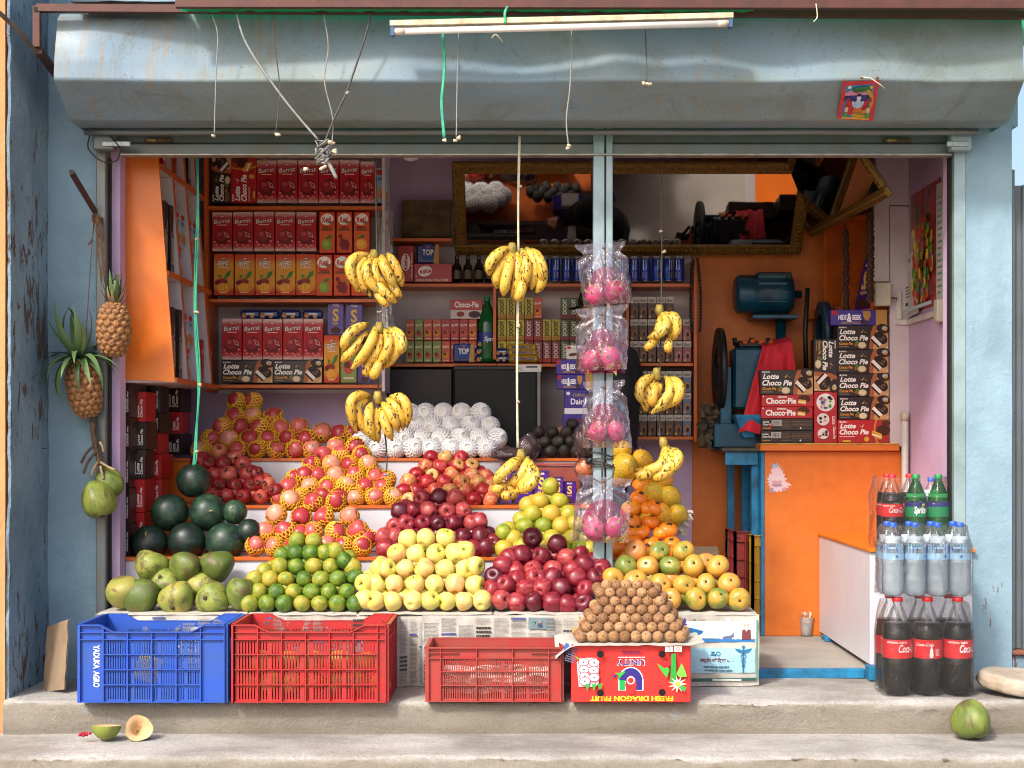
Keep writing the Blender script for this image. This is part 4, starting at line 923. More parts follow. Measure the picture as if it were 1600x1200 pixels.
for i, (pr, px, lab, rz) in enumerate(((COLA_S, 1394, 'small cola bottle standing before the orange counter', R(-8)), (LEMON, 1431, 'green soda bottle with its name facing, between cola and soda', R(0)), (LEMON, 1466, 'green soda bottle turned sideways beside the door guide', R(110)))):
    put_bottle(pr, None, ((px-VX)/S(.02), .02, .539), rz, lab, 'small soda bottles')
for i, (pr, px, lab) in enumerate(((COLA_S, 1386, 'cola bottle leftmost in the hidden back row of small sodas'), (COLA_S, 1421, 'cola bottle behind the named green soda bottle'), (WATER, 1455, 'blue capped bottle behind the green sodas'))):
    put_bottle(pr, None, ((px-VX)/S(.13), .13, .539), R(-20), lab, 'small soda bottles')
for pr in (COLA_A, COLA_B, COLA_S, LEMON, WATER):
    for ch in kids(pr): bpy.data.objects.remove(ch)
    bpy.data.objects.remove(pr)
F_WRAP = film('clear_shrink_wrap', '#fefefe', .0, .06, .012, 14, 1.0, bdist=.03)
def shrink(label, xa, xb, y0, y1, z0, z1, seed, rim=.035):
    def fn(u, v):
        th = u*2*math.pi; cx, cyy = (xa+xb)/2, (y0+y1)/2; c, s_ = math.cos(th), math.sin(th)
        e = 6; k = 1/((abs(c)**e+abs(s_)**e)**(1/e)); pin = 1-.10*max(0, (v-.72)/.28)
        x = cx+c*k*(xb-xa)/2*pin; y = cyy+s_*k*(y1-y0)/2*pin; w_ = .004*noise.noise((x*22, y*22, v*5+seed))-.003
        return (x+c*w_, y+s_*w_, z0+(z1-z0)*v)
    o = MB().grid(fn, 72, 24).build('shrink_wrap', F_WRAP); tag(o, label, 'plastic wrap'); return o
s4 = S(-.372)
shrink('clear shrink wrap round the large cola bottles', (1402-VX)/s4-.062, (1402+94.4-VX)/s4+.062, -.435, -.196, .004, .355, 1)
shrink('clear shrink wrap round the water bottles', (1395-VX)/S(-.365)-.05, (1395+104.4-VX)/S(-.365)+.05, -.415, -.226, .379, .652, 5)
shrink('clear shrink wrap round the small soda bottles', (1386-VX)/S(.02)-.052, (1466-VX)/S(.02)+.052, -.032, .182, .541, .83, 9)
# ================================================================ SMALL THINGS ON THE STEPS
cs = MB(); 
def cardfn(u, v): return (.135*(u-.5)*(1-.12*v)+.02*v*0, .008*noise.noise((u*5, v*5, 3))+.01*u*v, .275*v*(1-.08*(1-u)))
cs.grid(cardfn, 12, 14, 0, True); cs.grid(lambda u, v: (lambda p: (p[0], p[1]+.005, p[2]))(cardfn(1-u, v)), 12, 14, 0, True)
o = cs.build('cardboard_sheet', M_CARD, None, (P(72, 1086, -.40).x-.005, -.30, .002), (R(-10), R(-9), R(-35))); tag(o, 'torn brown cardboard sheet leaning against the blue pillar', 'cardboard')
M_HUSKIN = mat('pale_coconut_husk', '#d3ae82', .85, .2, 16, .4, 50, c2='#b98f62')
def shell_half(name, label, loc, rot, r, cut):
    t = thing(name, label, 'coconut shell', loc, None, rot); pr = [(max(.02, math.sin(R(a))), -math.cos(R(a))) for a in range(2, cut, 8)]
    MB().lathe([(a*r, b*r) for a, b in pr], 24, None, None, lambda th, z: 1+.05*math.cos(3*th)+.02*math.sin(7*th)).build('outer_husk', F_COCO, t)
    rim = pr[-1]; inn = [(rim[0]*r, rim[1]*r), (rim[0]*r*.8, rim[1]*r-.004), (rim[0]*r*.5, rim[1]*r-.012), (rim[0]*r*.42, rim[1]*r-.035), (.002, rim[1]*r-.045)]
    MB().lathe(inn, 24, None, None, lambda th, z: 1+.05*math.cos(3*th)+.02*math.sin(7*th)).build('cut_face', M_HUSKIN, t)
    return t
shell_half('coconut_shell', 'halved green coconut shell lying cut side up on the lower step', P(166, 1137, -.63)+Vector((0, 0, .008)), (R(-6), R(4), R(30)), .052, 92)
shell_half('coconut_shell', 'coconut husk slice tipped on edge showing its pale cut face', P(217, 1137, -.62), (R(62), R(12), R(14)), .050, 84)
fl = thing('fallen_flower', 'small crushed red flower lying left of the coconut shells', 'flower', P(133, 1150, -.66))
for i in range(9):
    MB().lathe([(.002, 0), (.006, .003), (.005, .009), (.001, .011)], 6).build('petal', mat('crimson_petal', '#b01238', .6), fl, (rng.uniform(-.016, .016), rng.uniform(-.012, .012), rng.uniform(0, .006)), (rng.uniform(-1, 1), rng.uniform(-1, 1), 0))
o = mobj('fallen_coconut', G_COCO, None, P(1518, 1122, -.585), (R(165), R(14), R(40)), (.071, .071, .074)); tag(o, 'single green coconut standing on the lower step by the stone slab', 'coconut')
def slab(u, v):
    th = u*2*math.pi; rr = 1+.10*noise.noise((math.cos(th)*2, math.sin(th)*2, 4))+.03*noise.noise((math.cos(th)*9, math.sin(th)*9, 4))
    if v < .3: q, z = v/.3, 0
    elif v < .7: q, z = 1+.05*math.sin((v-.3)/.4*math.pi)+.04*noise.noise((th*4, v*9, 1)), (v-.3)/.4*.06
    else: q, z = (1-v)/.3, .06+.004*noise.noise((math.cos(th)*4*v, math.sin(th)*4*v, 2))
    return (.19*q*rr*math.cos(th), .13*q*rr*math.sin(th), z)
o = MB().grid(slab, 60, 24).build('stone_slab', mat('pale_rough_stone', '#b3a899', .9, .15, 8, .8, 30, c2='#94836f'), None, (1.945, -.34, .006), (R(4), R(6), 0), (1.1, 1.1, 1.0)); tag(o, 'rough pale stone slab lying on the step beside the cola pack', 'stone')
o = MB().grid(lambda u, v: slab(u, v), 40, 20).build('round_stone', mat('grey_round_stone', '#7e7a74', .85, .1, 10, .4, 40), None, (P(1153, 1073, -.16).x, -.14, .004), (0, 0, 1), (.34, .4, .75)); tag(o, 'flat grey stone under the corner of the newspaper advertisement', 'stone')
cup = thing('plastic_cup', 'clear plastic cup with crumpled paper standing by the orange counter', 'cup', P(1260, 986, 1.0)); cup.location.z = .041
MB().lathe([(.002, 0), (.026, 0), (.028, .03), (.033, .085), (.036, .09), (.034, .09), (.031, .085), (.026, .004)], 20).build('cup_wall', film('cup_plastic', '#f4f4f4', .3, .1, .25, 30, .2), cup)
mobj('paper_wad', crumple('paper_wad', '', .045, .11, 5, .02, 8), cup, (0, 0, .006))
# ================================================================ CARTON PROTOTYPES
PROTO = {}
def grad_mat(name, stops, axis=2):
    if name in MATS: return MATS[name]
    m, t, b = nt(name); b.inputs['Roughness'].default_value = .5; b.inputs['Specular IOR Level'].default_value = .3; sx = t.nodes.new('ShaderNodeSeparateXYZ'); t.links.new(coord(t, 'Generated'), sx.inputs[0])
    n = noise_node(t, 9, 3, .5, coord(t)); ad = t.nodes.new('ShaderNodeMath'); ad.operation = 'MULTIPLY_ADD'; ad.inputs[1].default_value = .12; t.links.new(n.outputs[0], ad.inputs[0]); t.links.new(sx.outputs[axis], ad.inputs[2])
    t.links.new(ramp(t, ad.outputs[0], stops).outputs[0], b.inputs['Base Color']); MATS[name] = m; return m
def proto(key, name, w_, h_, d_, m, art, bev=.0015):
    o = MB().box((-w_/2, 0, 0), (w_/2, d_, h_), bev=bev).build(name, m)
    if art: art.build('printed_front', o, (-w_/2, -.0003, 0))
    o['_w'] = w_; o['_h'] = h_; PROTO[key] = o; return o
def put(key, x0, y0, x1, y1, y, label, cat='carton', group=None, rz=0, ry=0, d=1, warp=0):
    p = PROTO[key]; s = S(y); o = copy_tree(p); w_, h_ = p['_w'], p['_h']
    for k in ('_w', '_h'): del o[k]
    o.location = P((x0+x1)/2, y1, y); o.rotation_euler = (0, 0, rz)
    o.scale = ((x1-x0)/s/w_, d, (y1-y0)/s/h_); tag(o, label, cat, group); return o
def burrst(word, sub, hindi=False):
    A = Art(); W = '#f6efe8'
    A.ell(.05, .178, .012, .007, '#8d1f24').ell(.05, .178, .009, .0045, '#d9b9b0')
    A.text(word, .05, .142, .024 if not hindi else .028, '#3a1516', .035, .2, 6, 'c', w=.084 if not hindi else .066).text(word, .05, .143, .022 if not hindi else .026, W, .004, .2, 6, 'c', w=.081 if not hindi else .063)
    A.rect(.024, .131, .076, .135, '#e9b7ae' if not hindi else '#f3c9b0')
    return A
A = burrst('Burrst', ''); A.ell(.052, .07, .040, .038, '#6d0f16').ell(.045, .077, .029, .027, '#94202a').ell(.038, .086, .012, .010, '#b8484a').poly([(.046, .104), (.042, .118), (.052, .110), (.06, .119), (.062, .105)], '#7a141a').poly([(.058, .10), (.082, .088), (.088, .066), (.066, .074)], '#d8a49a').poly([(.062, .096), (.08, .086), (.084, .071), (.068, .078)], '#a8202a')
for x, z in ((.014, .045), (.085, .05), (.022, .03), (.078, .026), (.05, .03), (.062, .02), (.035, .014)): A.ell(x, z, .006, .004, '#e6958e', n=8)
A.rect(.006, .006, .03, .009, '#f4e4de'); A.rect(.086, .186, .094, .194, '#e9efe4').ell(.09, .19, .0025, .0025, '#2a8a3a', n=8)
proto('burrst', 'juice_carton', .1, .2, .065, grad_mat('red_carton_print', [(0.05, '#d2b8b0'), (.16, '#b8383a'), (.28, '#b0161d'), (.70, '#ad141b'), (.92, '#b8484a'), (1.04, '#d2aea8')]), A)
A = burrst('बर्स्ट', '', True); A.ell(.05, .035, .036, .026, '#dd8a24').ell(.044, .04, .026, .018, '#eaa93a')
for k in range(3): A.rect(.026+k*.014, .022, .029+k*.014, .052, '#c9701c')
for x, z, c in ((.03, .066, '#8c1c26'), (.045, .07, '#a3242c'), (.018, .06, '#6a1820'), (.06, .066, '#7a3a1c')): A.ell(x, z, .013, .011, c, n=12)
A.poly([(.05, .075), (.07, .112), (.09, .118), (.082, .092), (.06, .078)], '#3c7a2c').poly([(.03, .078), (.024, .1), (.044, .095)], '#4c8a34').rect(.03, .01, .07, .013, '#f0d8a0')
proto('mango', 'juice_carton', .1, .2, .065, grad_mat('mango_carton_print', [(0, '#c8621f'), (.12, '#b8261f'), (.3, '#d9922a'), (.8, '#d8932c'), (.97, '#c9461f')]), A)
def real(sub, kind):
    A = Art(); A.ell(.04, .164, .034, .028, '#f2efe8', 12).text('Real', .04, .15, .028, '#c01f26', .03, .3, 8, 'c', w=.052).poly([(.014, .148), (.06, .142), (.072, .156), (.04, .146)], '#2c7a3c').text(sub, .04, .118, .014, '#5a2a16', .02, 0, 0, 'c', w=.05).rect(.01, .108, .07, .114, '#57402a')
    if kind == 'g': A.ell(.04, .04, .027, .027, '#7d9a34').ell(.034, .046, .017, .017, '#94ae44').poly([(.03, .07), (.055, .088), (.07, .078), (.045, .066)], '#3c7a2e')
    elif kind == 'c':
        for x, z in ((.03, .06), (.05, .055), (.024, .042), (.042, .04), (.058, .038), (.034, .025), (.052, .022), (.02, .08)): A.ell(x, z, .011, .011, '#7d1722', n=12)
        A.poly([(.045, .07), (.06, .08), (.066, .07)], '#5a9a3a')
    else: A.ell(.04, .042, .03, .027, '#e89a2a').ell(.034, .048, .019, .016, '#f0b34a').poly([(.02, .07), (.045, .09), (.06, .082), (.04, .07)], '#3c7a2e')
    return A
RB = [(0, '#c8421f'), (.5, '#d9622a'), (1, '#cc3a22')]
proto('rg', 'juice_carton', .08, .2, .065, grad_mat('orange_red_carton_print', RB), real('Guava', 'g')); proto('rc', 'juice_carton', .08, .2, .065, grad_mat('orange_red_carton_print', RB), real('Cranberry', 'c')); proto('rm', 'juice_carton', .08, .2, .065, grad_mat('orange_red_carton_print', RB), real('Mango', 'm'))
def cakeart(A, dark, fill, x, z, k):
    A.ell(x, z, .034*k, .026*k, dark, 12).poly([(x-.046*k, z-.004*k), (x-.03*k, z+.012*k), (x+.014*k, z-.03*k), (x+.0*k, z-.046*k)], fill).poly([(x-.05*k, z-.012*k), (x-.042*k, z-.001*k), (x+.002*k, z-.041*k), (x-.008*k, z-.052*k)], dark)
def lotte():
    A = Art(); A.poly([(.155, 0), (.25, 0), (.25, .11), (.178, .11), (.165, .08)], '#a8603a').poly([(.175, 0), (.25, 0), (.25, .11), (.20, .11), (.188, .07)], '#c99a68')
    A.ell(.225, .095, .034, .022, '#33201a', -10).ell(.232, .097, .014, .010, '#b9b4a8').ell(.236, .09, .008, .006, '#c8962e')
    A.ell(.212, .052, .036, .026, '#2c1a14', -30).poly([(.165, .05), (.176, .064), (.218, .024), (.206, .012)], '#ece4da').poly([(.163, .042), (.168, .049), (.208, .012), (.202, .006)], '#2c1a14').ring(.215, .06, .014, .0165, '#8a6a58', 200, 420).ring(.222, .047, .008, .0105, '#8a6a58', 0, 300)
    A.ell(.012, .1, .004, .004, '#ddd').lines(.018, .097, .045, .103, 1, '#c9c4c0', 1, RN)
    A.text('Lotte', .01, .070, .023, '#f2ece6', .035, .28, 0, 'l', w=.078).text('Choco Pie', .008, .041, .024, '#f2ece6', .035, .28, 0, 'l', w=.142).text('Cocoa Pie', .008, .020, .013, '#e0962e', .03, .2, 0, 'l', w=.066).lines(.008, .010, .07, .014, 1, '#a09088', .8, RN)
    A.ell(.120, .018, .022, .016, '#b99a72').ell(.120, .019, .017, .012, '#d8cba8').ell(.090, .020, .010, .008, '#8a5a34').poly([(.085, .028), (.098, .038), (.105, .03)], '#4f9a3a').poly([(.098, .088), (.115, .078), (.13, .092), (.12, .074)], '#c8a05c').poly([(.122, .08), (.145, .074), (.14, .08)], '#9a6a2e')
    A.rect(.24, .006, .247, .013, '#e8eee8').rect(.242, .008, .245, .011, '#2a8a4a'); return A
proto('lotte', 'snack_box', .25, .11, .10, mat('dark_chocolate_card', '#2a1b17', .35, .1, 12), lotte())
def lotte_red():
    A = Art(); A.poly([(.16, 0), (.25, 0), (.25, .11), (.185, .11), (.178, .07)], '#a8302a').ring(.30, .06, .118, .124, '#d9923a', 120, 240)
    A.ell(.222, .06, .034, .026, '#4a2218').poly([(.165, .048), (.17, .06), (.215, .042), (.215, .018), (.205, .016), (.168, .034)], '#d9a03a').poly([(.167, .044), (.213, .03), (.213, .024), (.168, .038)], '#f2ead8').ell(.235, .095, .022, .012, '#5a2a1c')
    A.ell(.012, .1, .004, .004, '#eee').lines(.018, .097, .045, .103, 1, '#e9c9c4', 1, RN).text('Lotte', .01, .070, .023, '#f6f0ea', .035, .28, 0, 'l', w=.078).text('Choco Pie', .008, .041, .024, '#f6f0ea', .035, .28, 0, 'l', w=.142).lines(.008, .028, .085, .032, 1, '#efc8c2', .8, RN).rect(.024, .004, .062, .013, '#d8a62c').ell(.14, .018, .012, .012, '#d8a62c').poly([(.1, .086), (.115, .078), (.13, .092), (.12, .072)], '#d8c09a'); return A
proto('lred', 'snack_box', .25, .11, .10, mat('scarlet_card', '#b81c22', .35, .08, 12), lotte_red())
def orion():
    A = Art(); A.text('ORION', .10, .041, .009, '#f4eee8', .03, 0, 0, 'c', w=.045).text('Choco·Pie', .022, .014, .027, '#f4eee8', .035, 0, 0, 'l', w=.145).ell(.205, .036, .03, .018, '#4a2216').poly([(.176, .014), (.178, .034), (.215, .03), (.212, .01)], '#dba63e').poly([(.177, .020), (.177, .026), (.214, .021), (.213, .016)], '#f2ead8').rect(.006, .044, .012, .05, '#e8eee8'); return A
proto('orion', 'snack_box', .25, .055, .10, mat('crimson_card', '#b3161f', .35, .08, 12), orion())
def lback():
    A = Art(); A.text('Lotte', .006, .036, .009, '#ddd6d0', .03, .2, 0, 'l', w=.03).text('Choco Pie', .006, .024, .009, '#ddd6d0', .03, .2, 0, 'l', w=.04).rect(.05, .022, .097, .048, '#cfcac4').bars(.053, .024, .095, .046, 16, '#2a2420', RN).lines(.10, .01, .145, .046, 6, '#7a5a3c', .4, RN).lines(.15, .02, .24, .046, 4, '#7a5a3c', .4, RN).lines(.006, .008, .045, .014, 1, '#b9782c', .9, RN).ell(.19, .011, .004, .004, '#ddd'); return A
proto('lback', 'snack_box', .25, .055, .10, mat('dark_chocolate_card', '#2a1b17'), lback())
def ends(c):
    A = Art(); A.rect(.012, .03, .04, .12, '#d8d2cc').bars(.014, .034, .038, .116, 8, '#3a3430', RN).text('Lotte', .066, .03, .022, '#f0e8e2', .03, .25, 90, 'l', w=.08).text('Choco Pie', .09, .03, .018, '#f0e8e2', .03, .25, 90, 'l', w=.12).rect(.006, .008, .014, .016, '#e8eee8'); return A
proto('endr', 'snack_box', .11, .2, .2, mat('scarlet_card', '#b81c22'), ends('r')); proto('endk', 'snack_box', .11, .2, .2, mat('dark_chocolate_card', '#2a1b17'), ends('k'))
A = Art(); A.rect(.20, 0, .25, .05, '#b98a4a').rect(.006, .034, .03, .047, '#b8242c').text('HIDE', .034, .018, .016, '#f0ecf2', .04, 0, 0, 'l', w=.036).text('&', .072, .012, .027, '#f4f0f4', .05, 0, 0, 'l', w=.022).text('SEEK', .095, .018, .016, '#f0ecf2', .04, 0, 0, 'l', w=.042).text('CHOCO ROLLS', .046, .004, .008, '#c99a4a', .02, 0, 0, 'l', w=.085).poly([(.14, .045), (.175, .046), (.178, .03), (.165, .014), (.148, .02)], '#b98648').ell(.142, .012, .008, .007, '#3a2218').ell(.156, .008, .007, .006, '#4a2a1c')
proto('hide', 'biscuit_box', .25, .05, .08, mat('violet_card', '#38258a', .35, .08, 12), A)
A = Art().text('Dairy', .03, .05, .03, '#f2eef4', .02, 0, 0, 'l', w=.075).rect(0, 0, .11, .03, '#dcd8e2').ell(.018, .105, .009, .009, '#e4e0ea').text('Cadbury', .04, .09, .016, '#c8a050', .01, .3, 0, 'l', w=.06)
proto('dairy', 'chocolate_box', .11, .125, .08, mat('violet_card', '#38258a'), A)
A = Art().ell(.045, .03, .014, .014, '#c8b070').ell(.08, .1, .016, .01, '#6a3a4a').rect(.08, .03, .11, .06, '#d8b02c').ell(.025, .08, .01, .01, '#b8c470')
proto('dairy2', 'chocolate_box', .12, .13, .08, mat('violet_card', '#38258a'), A)
A = Art().text('Milk', .028, .143, .014, '#e9def0', .02, .2, 0, 'l', w=.045).text('S', .05, .07, .062, '#d9b45a', .03, 0, 0, 'c').text('SILK', .05, .052, .01, '#d9b45a', .02, 0, 0, 'c', w=.04).ell(.05, .022, .03, .017, '#4a2820').rect(0, .155, .1, .165, '#3a1a66')
proto('silk', 'chocolate_bar', .1, .165, .012, mat('glossy_purple_wrapper', '#4a1c86', .22, .1, 20, .25, 40), A)
A = Art().ell(.055, .06, .036, .028, '#f0ebe6', 15).text('KitKat', .06, .05, .02, '#b8161c', .04, .15, 10, 'c', w=.06).text('Have a break, have a KitKat', .012, .008, .012, '#f0e4de', .015, .1, 0, 'l', w=.16).rect(.008, .03, .014, .036, '#eee')
proto('kit', 'chocolate_box', .19, .1, .07, mat('deep_red_card', '#ad1a20', .35), A)
A = Art().ell(.04, .10, .024, .045, '#efe6e0').text('KitKat', .048, .06, .016, '#b8161c', .04, .1, 90, 'l', w=.08).text('Have a break', .074, .02, .008, '#f0e4de', .015, .1, 90, 'l', w=.13)
proto('kitv', 'chocolate_box', .08, .185, .07, mat('deep_red_card', '#ad1a20'), A)
def dooit(c, fr, tc):
    A = Art(); A.text('DOOIT', .030, .022, .020, tc, .03, 0, 90, 'l', w=.075).ell(.03, .012, .010, .008, fr).ell(.012, .014, .008, .007, fr).poly([(0, .0), (.043, .0), (.043, .03)], fr); return A
for k, c, fr, tc in (('dy', '#b3a11c', '#a8702a', '#1c1a10'), ('dr', '#7a1c20', '#a83a34', '#d8ccc4'), ('dg', '#4c5a26', '#8a3a44', '#d8d8c4')):
    proto(k, 'small_juice_carton', .043, .105, .035, mat('small_carton_'+k, c, .4, .12, 30), dooit(c, fr, tc))
for k, c, fr in (('jo', '#c04a20', '#d88a2c'), ('jr', '#a82a22', '#c8504a'), ('jg', '#7a8a3a', '#b84a3a')):
    A = Art().text('Burrst', .022, .072, .012, '#e8d8cc', .03, .2, 8, 'c', w=.034).ell(.022, .035, .014, .016, fr).ell(.018, .04, .008, .008, '#5a2a1a').rect(.008, .008, .036, .012, '#d8c0a8')
    proto(k, 'small_juice_carton', .043, .105, .035, mat('small_carton_'+k, c, .4, .12, 30), A)
for k, c, fr in (('cb', '#4a2a1c', '#8a5a3a'), ('cp', '#8a4a52', '#b8707a'), ('cl', '#5a6a8a', '#a8743a')):
    A = Art().rect(0, .075, .043, .105, '#b8aea4').text('Choco', .022, .082, .014, '#3a2a24', .03, .2, 5, 'c', w=.032).ell(.022, .035, .014, .02, fr).ell(.024, .03, .008, .012, '#2c1812').rect(.004, .004, .014, .016, '#c8a04a')
    proto(k, 'milk_drink_carton', .043, .105, .035, mat('milk_carton_'+k, c, .4, .12, 30), A)
A = Art().ell(.06, .06, .04, .045, '#24448e').text('TOP', .06, .045, .03, '#e2dccf', .04, 0, 0, 'c', w=.06).rect(.05, .08, .07, .09, '#c84a5a').poly([(.09, 0), (.12, 0), (.12, .1), (.10, .1)], '#b98a4a')
proto('top', 'biscuit_packet', .12, .1, .03, mat('shiny_blue_packet', '#1c2c6a', .25, .15, 20, .4, 30), A, .008)
A = Art().ell(.02, .012, .012, .009, '#b8743a').ell(.06, .01, .01, .008, '#c08a4a').lines(.03, .016, .08, .026, 1, '#d8d8e4', .6, RN)
proto('bpack', 'biscuit_packet', .1, .035, .06, mat('shiny_blue_packet', '#1c2c6a'), A, .010)
A = Art().text('MARIACO', .02, .012, .013, '#2a2a7a', .03, 0, 0, 'l', w=.09)
proto('ypack', 'biscuit_packet', .13, .035, .06, mat('shiny_yellow_packet', '#b88f24', .3, .15, 20, .4, 30), A, .010)
A = Art().ell(.03, .165, .024, .016, '#b8262c').rect(.01, .12, .05, .14, '#5a84b8').ell(.025, .05, .022, .03, '#c8904a').ell(.045, .04, .02, .026, '#b87a38')
proto('dig', 'biscuit_box', .062, .19, .06, mat('pale_blue_biscuit_card', '#9cbccc', .4, .1, 12), A)
A = Art().text('Choco-Pie', .02, .06, .03, '#efe6e0', .03, 0, 0, 'l', w=.12).rect(0, 0, .16, .045, '#c8bcb8').ell(.05, .024, .02, .014, '#8a3a34').ell(.12, .022, .03, .018, '#4a2a3a')
proto('cpb', 'snack_box', .16, .1, .07, mat('deep_red_card', '#ad1a20'), A)
A = Art().rect(0, .09, .09, .1, '#eee').text('milk', .05, .06, .02, '#4a3a34', .03, 0, 0, 'l', w=.04).ell(.03, .035, .02, .012, '#5a3422', 15).rect(.004, .075, .02, .095, '#b8242c')
proto('wbox', 'chocolate_box', .09, .1, .07, mat('white_card', '#cfcac6', .5), A)
# ================================================================ JUICE SHELF
YS = 1.0
js = thing('juice_shelf', 'orange edged wall shelf unit packed with red juice cartons', 'shelf')
XA, XB = (322-VX)/S(YS), (602-VX)/S(YS)
for py in (322, 467, 601):
    z = P(0, py, YS-.02).z; box('shelf_board', (XA+.012, YS-.02, z-.016), (XB-.015, 1.235, z), M_EDGE, js, .001)
box('shelf_side', (XA-.006, YS-.022, P(0, 612, YS).z), (XA+.011, 1.235, 2.49), M_EDGE, js, .001)
box('shelf_side', (XB-.014, YS-.022, P(0, 612, YS).z), (XB, 1.235, 2.49), M_WHITEP, js, .001)
box('shelf_back', (XA+.012, 1.22, P(0, 612, YS).z), (XB-.015, 1.234, 2.49), M_WHITE, js, 0)
MB().box((-1.848, 1.236, -.05), ((604-VX)/S(1.24), 1.25, 2.499)).build('partition_wall', M_LILAC, shop)
JR = lambda r_: f'{r_} row of juice shelf'
def row(key, xs, w_, y0, y1, y, fmt, cat='carton', group=None, rng_=random.Random(2)):
    n = len(xs)
    for i, x in enumerate(xs):
        put(key if isinstance(key, str) else key[i], x, y0+rng_.uniform(-.5, .5), x+w_, y1, y+rng_.uniform(0, .008), fmt(i), cat, group, rng_.uniform(-.03, .03))
row('burrst', [401, 433.5, 466, 498, 530.5], 31, 250, 317, YS, lambda i: f'{ORD[i]} red juice carton from left on the uppermost juice shelf', group='red juice cartons')
put('burrst', 563, 252, 585, 317, YS, 'narrow red juice carton at the end of the uppermost shelf', group='red juice cartons')
o = put('lotte', 330, 247, 360, 317, YS, 'dark snack box standing on end at the uppermost shelf corner', 'box'); 
def standing(o, w_, h_, loc, sc_): o.rotation_euler = (0, R(-90), 0); o.location = loc; o.scale = sc_
standing(o, 0, 0, P(361, 317, YS), (.9, 1, .85))
o = put('lred', 360, 247, 400, 317, YS, 'red snack box standing on end beside the uppermost juice cartons', 'box'); standing(o, 0, 0, P(400, 317, YS), (.9, 1, 1.1))
o.rotation_euler = (0, R(-90), 0)
for q in [x for x in bpy.data.objects if x.name.startswith('snack_box') and abs(x.rotation_euler.y+R(90)) < .01]: q.location.z += .225*.5
put('dig', 585, 262, 605, 317, YS+.02, 'pale blue biscuit box at the right end of the uppermost juice shelf', 'box')
row('burrst', [331.5, 364, 397, 430, 463], 31, 331, 392, YS, lambda i: f'{ORD[i]} red juice carton from left in {JR("the second")}', group='red juice cartons')
for key, x, l in (('rg', 499, 'guava'), ('rc', 526, 'cranberry'), ('rm', 553, 'mango')): put(key, x, 331, x+24, 395, YS, f'slim {l} juice carton standing on another slim carton', 'carton', 'slim juice cartons')
row('mango', [334, 367, 399, 431, 463], 30.5, 397, 461, YS, lambda i: f'{ORD[i]} orange mango juice carton from left below the red cartons', group='mango juice cartons')
for key, x, l in (('rg', 494, 'guava'), ('rc', 521.5, 'cranberry'), ('rm', 549, 'mango')): put(key, x, 398, x+25, 462, YS, f'slim {l} juice carton resting on the middle shelf board', 'carton', 'slim juice cartons')
row('burrst', [347, 379, 410.5, 442.5, 474], 30.5, 498, 562, YS, lambda i: f'{ORD[i]} red juice carton from left standing on the dark snack boxes', group='red juice cartons')
put('lotte', 346, 563, 426, 598, YS, 'dark snack box lying under the left lower juice cartons', 'box', 'snack boxes'); put('lotte', 427, 563, 503, 598, YS, 'dark snack box lying beside the narrow orange carton', 'box', 'snack boxes')
put('mango', 506, 524, 530, 598, YS, 'narrow orange juice carton at the end of the lowest juice shelf', group='mango juice cartons'); put('jg', 532, 525, 557, 598, YS, 'green guava juice carton behind the hanging bananas', 'carton')
put('silk', 512, 472, 537, 523, YS+.03, 'purple chocolate bar standing on the narrow orange carton', 'chocolate bar', 'purple chocolate bars'); put('silk', 540, 473, 566, 525, YS+.03, 'purple chocolate bar standing on the green carton', 'chocolate bar', 'purple chocolate bars'); put('silk', 559, 560, 580, 598, YS+.02, 'purple chocolate bar on the lowest shelf beside the green carton', 'chocolate bar', 'purple chocolate bars')
for i, x in enumerate((375, 404, 438, 473)): put('bpack', x, 484, x+32, 498, YS+.02, f'{ORD[i]} blue biscuit packet from left lying on the red cartons', 'packet', 'blue biscuit packets', .05*i)
# ================================================================ LEFT CABINET
lc = thing('side_cabinet', 'leaning orange cabinet of shelves along the left inner wall', 'cabinet')
yc = .135
def xe(z): return -1.567+.070*(2.146-z)/.903       # front edge leans out towards the bottom
pts = [P(188, 246, yc), P(247, 246, yc), P(273, 597, yc), P(188, 592, yc)]
mb = MB(); vs = [tuple(p) for p in pts]+[(p.x, p.y+.014, p.z) for p in pts]; mb.add(vs, [(0,3,2,1),(4,5,6,7),(0,1,5,4),(1,2,6,5),(2,3,7,6),(3,0,4,7)]); mb.build('end_panel', M_LAM, lc)
for z in (2.146, 1.694, 1.243):
    mb = MB(); mb.add([(-1.848, .151, z-.02), (xe(z), .151, z-.02), (xe(z), .97, z-.02), (-1.848, .97, z-.02), (-1.848, .151, z), (xe(z), .151, z), (xe(z), .97, z), (-1.848, .97, z)], [(0,3,2,1),(4,5,6,7),(0,1,5,4),(1,2,6,5),(2,3,7,6),(3,0,4,7)]); mb.build('shelf_board', M_WHITEP, lc); MB().box((xe(z)+.0004, .151, z-.021), (xe(z)+.005, .97, z+.001)).build('edge_strip', M_EDGE, lc)
for y in (.36, .60, .82):
    for z0, z1 in ((1.2435, 1.673), (1.6945, 2.125), (2.1465, 2.48)):
        mb = MB(); a, b = xe(z0), xe(z1); mb.add([(-1.848, y, z0), (a, y, z0), (a, y+.014, z0), (-1.848, y+.014, z0), (-1.848, y, z1), (b, y, z1), (b, y+.014, z1), (-1.848, y+.014, z1)], [(0,3,2,1),(4,5,6,7),(0,1,5,4),(1,2,6,5),(2,3,7,6),(3,0,4,7)]); mb.build('divider', M_WHITEP, lc); mb = MB(); mb.add([(q_, yy_, zz_) for (q0_, zz_) in ((a, z0), (b, z1)) for q_, yy_ in ((q0_+.0004, y-.001), (q0_+.005, y-.001), (q0_+.005, y+.015), (q0_+.0004, y+.015))], [(0,3,2,1),(4,5,6,7),(0,1,5,4),(1,2,6,5),(2,3,7,6),(3,0,4,7)]); mb.build('edge_strip', M_EDGE, lc)
